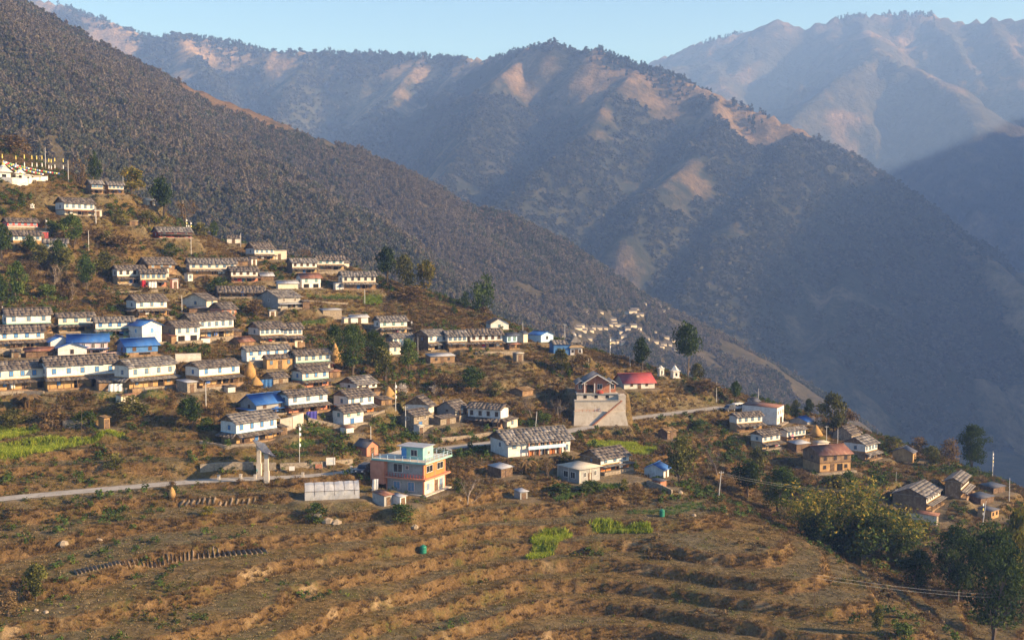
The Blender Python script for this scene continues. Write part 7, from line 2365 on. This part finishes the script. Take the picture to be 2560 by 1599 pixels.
def tunnel():
    d = site(2, 1615, 1660, 1880, 775, 700, 20, 3.4, None, True, .5)
    L, W, h = d['L'], d['W'], d['H']
    e = empty('tarpaulin_tunnel', (d['x'], d['y'], d['z']), d['rz'])
    tag(e, 'rounded grey tarpaulin tunnel above the brown slate-roofed house', 'tunnel')
    mb = MB(); n, k = 7, 9
    for i in range(n):
        for j in range(k):
            a = math.pi * j / (k - 1)
            mb.v.append((L * i / (n - 1), W / 2 - W / 2 * math.cos(a), -.4 + (h + .4) * math.sin(a) ** .7))
    for i in range(n - 1):
        for j in range(k - 1):
            a = i * k + j
            mb.f.append((a, a + k, a + k + 1, a + 1))
    mb.f.append(tuple(range(k))); mb.f.append(tuple((n - 1) * k + j for j in range(k - 1, -1, -1)))
    mb.obj('cover', WALL['concrete'], e, False)


tunnel()


# ---- ploughed beds: one ridge of soil beside the other
def beds(pts_lo, pts_hi, n, label):
    lo = [hit(u, v, True) for (u, v) in pts_lo]; hi = [hit(u, v, True) for (u, v) in pts_hi]
    e = empty('ploughed_bed', lo[0])
    tag(e, label, 'field bed', 'ploughed beds on the lower terraces')
    m = mottled('ploughed_soil', (.19, .135, .080), (.28, .205, .130), 1.2, .95, (.13, .09, .055), 7.0, .06)
    base = Vector(lo[0])

    def along(ps, t):
        t *= len(ps) - 1
        j = min(len(ps) - 2, int(t))
        return Vector(ps[j]).lerp(Vector(ps[j + 1]), t - j)
    for i in range(n):
        t = (i + .5) / n
        a, b = along(lo, t), along(hi, t)
        a.z, b.z = gz(a.x, a.y), gz(b.x, b.y)
        t2 = (i + 1.1) / n
        wv = (along(lo, min(1, t2)) - along(lo, t)).length * .34
        d = (b - a); d.z = 0
        sd = Vector((-d.y, d.x, 0)).normalized() * wv
        up_ = Vector((0, 0, .55))
        v = []
        for f in (0, .33, .66, 1):
            p = a.lerp(b, f)
            p.z = gz(p.x, p.y) - .08
            hgt = up_ * (.75 if f in (0, 1) else 1.0)
            v += [p - sd - base, p + hgt - base, p + sd - base]
        fs = []
        for q in range(3):
            o_ = q * 3
            fs += [(o_, o_ + 3, o_ + 4, o_ + 1), (o_ + 1, o_ + 4, o_ + 5, o_ + 2)]
        fs += [(0, 1, 2), (11, 10, 9)]
        MB().add(v, fs).obj('soil_ridge', m, e, True)


beds([(190, 1438), (330, 1420), (480, 1398), (676, 1382)], [(180, 1428), (320, 1402), (480, 1376), (660, 1370)], 44, 'long strip of ploughed ridges on a foreground terrace')
beds([(440, 1264), (540, 1261), (640, 1259)], [(455, 1254), (545, 1248), (645, 1246)], 14, 'short strip of ploughed ridges beside the plastic greenhouse')

# ---- crops
CROPY = LEAF['crop'][:2] + LEAF['crop'][1:]
def crop(name, pix, label, mats, h, dens, zone=0, val=1.0):
    poly = [hit(*zc(zone, *p), True)[:2] for p in pix]
    GREEN_PATCHES.append((poly, val))
    xs = [p[0] for p in poly]; ys = [p[1] for p in poly]
    area = (max(xs) - min(xs)) * (max(ys) - min(ys))
    n = int(min(30000, area * dens))
    rg = np.random.default_rng(len(GREEN_PATCHES))
    x, y = rg.uniform(min(xs), max(xs), n), rg.uniform(min(ys), max(ys), n)
    k = in_poly(x, y, poly)
    x, y = x[k], y[k]
    z = ground(x, y)
    s = rg.uniform(.7, 1.2, len(x)) * h
    instancer(name, tuft_mesh(name, 16, mats, 60, 1.0, .07, .5), np.c_[x, y, z], np.c_[s, s, s * rg.uniform(.8, 1.2, len(x))], np.c_[s * 0, s * 0, rg.uniform(0, 6.28, len(x))], 'stuff', label)


crop('mustard_crop', [(-60, 1122), (0, 1113), (60, 1100), (150, 1092), (310, 1084), (314, 1093), (210, 1110), (100, 1132), (0, 1152), (-60, 1160)], 'bright yellow-green crop on the large terrace at the picture edge', CROPY, .75, 13)
crop('mustard_crop', [(-60, 1070), (0, 1066), (90, 1066), (98, 1078), (60, 1088), (0, 1098), (-60, 1104)], 'bright yellow-green crop on the upper edge terrace', CROPY, .7, 13)
crop('wheat_crop', [(440, 1500), (490, 1400), (500, 1290), (580, 1235), (700, 1212), (870, 1262), (872, 1290), (720, 1390), (560, 1495)], 'yellow-green wheat on the triangular plot in the terraces', CROPY, .75, 14, 10)
crop('wheat_crop', [(1040, 1160), (1130, 1135), (1560, 1165), (1620, 1200), (1612, 1252), (1080, 1232)], 'green wheat on the narrow plot below the second tank', CROPY, .8, 14, 10)
crop('mustard_crop', [(1020, 400), (1150, 382), (1400, 400), (1680, 445), (1660, 485), (1560, 515), (1440, 505), (1370, 470), (1150, 440), (1010, 432)], 'mustard-green field behind the verandah house', CROPY, .6, 7, 10)
crop('green_crop', [(1838, 685), (1900, 668), (1990, 672), (2030, 700), (2025, 745), (1950, 768), (1850, 758)], 'round bright green plot by the crest pole', LEAF['crop'][:2] + LEAF['green'][2:], .5, 8, 3)
crop('vegetable_rows', [(1310, 655), (1600, 665), (1830, 685), (1835, 712), (1500, 712), (1310, 690)], 'dark green vegetable rows below the wide balcony house', LEAF['veg'], .5, 4, 3, .6)
crop('vegetable_rows', [(850, 1212), (1010, 1140), (1150, 1132), (1185, 1165), (1080, 1218)], 'dark green vegetable garden behind the road wall', LEAF['veg'], .5, 5, 4, .7)
crop('vegetable_rows', [(1080, 1035), (1330, 1040), (1350, 1075), (1120, 1072)], 'vegetable garden below the purple-blue tarpaulin', LEAF['veg'], .5, 5, 4, .6)
crop('green_crop', [(1240, 925), (1400, 905), (1500, 905), (1495, 945), (1270, 962)], 'short green crop beside the plain white shed', LEAF['veg'][1:] + LEAF['crop'][:1], .4, 6, 3, .8)
crop('vegetable_rows', [(1380, 1040), (1600, 1045), (1800, 1010), (2000, 960), (2150, 960), (2100, 1010), (1850, 1085), (1400, 1075)], 'low green plants around the second water tank', LEAF['veg'], .4, 3, 10, .5)
crop('vegetable_rows', [(700, 930), (1000, 830), (1330, 800), (1320, 850), (1000, 900), (720, 960)], 'leafy green garden below the cement house yard', LEAF['veg'] + LEAF['crop'][:1], .8, 4, 10, .5)
crop('green_crop', [(235, 985), (300, 978), (420, 985), (420, 1000), (330, 1003), (240, 1000)], 'green garden strip below the white row houses', LEAF['veg'], .4, 4, 0, .4)

# ---- the hamlet far down the opposite slope
white_m = WALL['cream']
for i, (u, v, wpx) in enumerate(FAR):
    a, Y = ray(u, v)[0], FARY[i]
    L = wpx * Y / F_PX
    key = round(L)
    if key not in hm:
        L_ = max(3, key)
        w = MB().box(-L_ / 2, L_ / 2, 0, 5.5, -0.8, 2.5).mesh('wall', white_m)
        r_ = MB().add([(-L_ / 2 - .5, -.6, 2.4), (L_ / 2 + .5, -.6, 2.4), (L_ / 2 + .5, 2.7, 4.0), (-L_ / 2 - .5, 2.7, 4.0), (L_ / 2 + .5, 6.1, 2.4), (-L_ / 2 - .5, 6.1, 2.4)], [(0, 1, 2, 3), (3, 2, 4, 5), (1, 4, 2), (0, 3, 5)]).mesh('roof', SLATE['grey'][1])
        hm[key] = (w, r_)
    e = empty('far_house', (a * Y, Y, float(fh_s(np.array([a * Y]), np.array([Y]))[0])), R(8 + (i * 37 % 20)))
    tag(e, 'tiny white house with grey roof in the distant hamlet down the slope', 'house', 'houses of the distant hamlet')
    attach('wall', hm[key][0], e)
    attach('roof', hm[key][1], e)

# ---- loose stones
STONE = mottled('pale_field_stone', (.26, .20, .13), (.38, .30, .21), 1.2, .95, None, 6.0, .05)
sm = []
for k in range(3):
    rg_ = random.Random(k)
    mb = MB().lathe([(.3, -.2), (.5, .05), (.42, .35), (.12, .5)], 7)
    mb.v = [(a_ * rg_.uniform(.75, 1.25), b_ * rg_.uniform(.75, 1.25), c_ * rg_.uniform(.8, 1.2)) for a_, b_, c_ in mb.v]
    sm.append(mb.mesh('boulder', STONE))
BL = {0: 'lone boulder on the foreground bank above the ploughed strip', 1: 'smaller boulder at the upper edge of the ploughed strip bank', 2: 'middle rock of three below the plastic greenhouse', 3: 'upper rock of three below the plastic greenhouse',
      4: 'rock of three below the greenhouse, nearest the orange house', 5: 'small pale stone near the second water tank', 6: 'stone block beside the curving dark terrace wall', 7: 'boulder on the bank between greenhouse and first water tank',
      8: 'small stone beside the bare spreading tree', 9: 'pale stone in the shaded field by the thin pole', 10: 'stone at the lower edge near the brown bush', 11: 'smaller stone beside the one near the lower brown bush'}
for i, (u, v, s_) in enumerate(((158, 1360, 1.6), (248, 1350, 1.0), (820, 1305, 2.0), (795, 1290, 1.6), (842, 1308, 1.8), (1735, 1288, .9), (1700, 1232, 1.2), (1037, 1318, 1.4), (1150, 1250, .6), (2355, 1202, .9), (115, 1530, .8), (90, 1525, .7),
                               (1605, 998, .5), (1625, 1000, .6), (1650, 1002, .7), (1668, 996, .8), (1680, 1000, .7), (1672, 1006, .6), (1696, 1000, .7), (1705, 1006, .5), (1640, 1010, .5), (1715, 998, .6), (1660, 1012, .5))):
    x, y, z = hit(u, v, True)
    o = attach('boulder', sm[i % 3], None, (x, y, z - .05), i * 1.3)
    o.scale = (s_, s_, s_ * .8)
    tag(o, BL.get(i, 'small pale stone scattered on the grassy slope below the red-roofed building'), 'boulder', 'loose stones on the slopes')
build_hill()
build_haze()
x, y, z, riser, road, rg = near_points(210000, 5)
free = pad_free(x, y) & (road < 0.15)
for poly, val in GREEN_PATCHES:
    free &= ~in_poly(x, y, poly)
front = 1 - sst(196, 222, y + 0.12 * x)
n1 = fbm(x / 11, y / 11, 51, 3); n2 = fbm(x / 30, y / 30, 53, 3)
u_ = rg.random(len(x))
steep = riser > 0.35
sow('bank_grass', tuft_mesh('bank_grass', 26, [LEAF['grass'][0], LEAF['grass'][1], LEAF['brown'][1]], 1, 0.8, 0.05, 0.7), free & steep & (u_ < 0.75), x, y, z, 0.45, 0.85, rg, 'dry grass hanging on the terrace banks')
sow('brown_scrub', clump_mesh('brown_scrub', 46, 0.17, LEAF['brown'], 2), free & (n1 + 0.5 * n2 > 0.12 + 0.35 * front) & (u_ < 0.20), x, y, z - 0.1, 0.6, 1.7, rg, 'low brown scrub on the slopes', (0.5, 0.9))
rb = np.exp(-((road_dist(x, y) - 6) / 5) ** 2) * (x < 20)
sow('olive_scrub', clump_mesh('olive_scrub', 46, 0.17, LEAF['olive'], 3), free & (n2 > 0.10 + 0.30 * front - 0.5 * rb) & (u_ > 0.86), x, y, z - 0.1, 0.5, 1.5, rg, 'low olive weeds and scrub on the slopes', (0.4, 0.8))
sow('green_scrub', clump_mesh('green_scrub', 46, 0.17, LEAF['green'], 4), free & (n1 < -0.12 - 0.2 * front + 0.35 * rb) & (u_ > 0.88 + 0.09 * front - 0.05 * rb), x, y, z - 0.1, 0.7, 2.4, rg, 'low green bushes on the slopes', (0.4, 0.9))
sow('field_weeds', clump_mesh('field_weeds', 24, 0.22, LEAF['crop'][:2] + LEAF['olive'][1:2], 6), free & (front > 0.5) & (u_ > 0.70) & (u_ < 0.706), x, y, z - 0.05, 0.35, 0.85, rg, 'small green weeds on the fallow terraces', (0.6, 1.0))
sow('slope_grass', tuft_mesh('slope_grass', 22, [LEAF['grass'][0], LEAF['grass'][1], LEAF['brown'][1]], 7, 0.6, 0.05, 0.7), free & ~steep & (front < 0.5) & (u_ > 0.3) & (u_ < 0.62), x, y, z, 0.5, 1.1, rg, 'dry tussock grass on the village slopes')
sow('stubble', tuft_mesh('stubble', 20, [LEAF['olive'][0], LEAF['brown'][1], LEAF['grass'][2]], 8, 0.22, 0.05, 0.5), free & ~steep & (front > 0.3) & (u_ > 0.3) & (u_ < 0.65), x, y, z, 0.5, 1.0, rg, 'grey-green stubble on the fallow terraces')
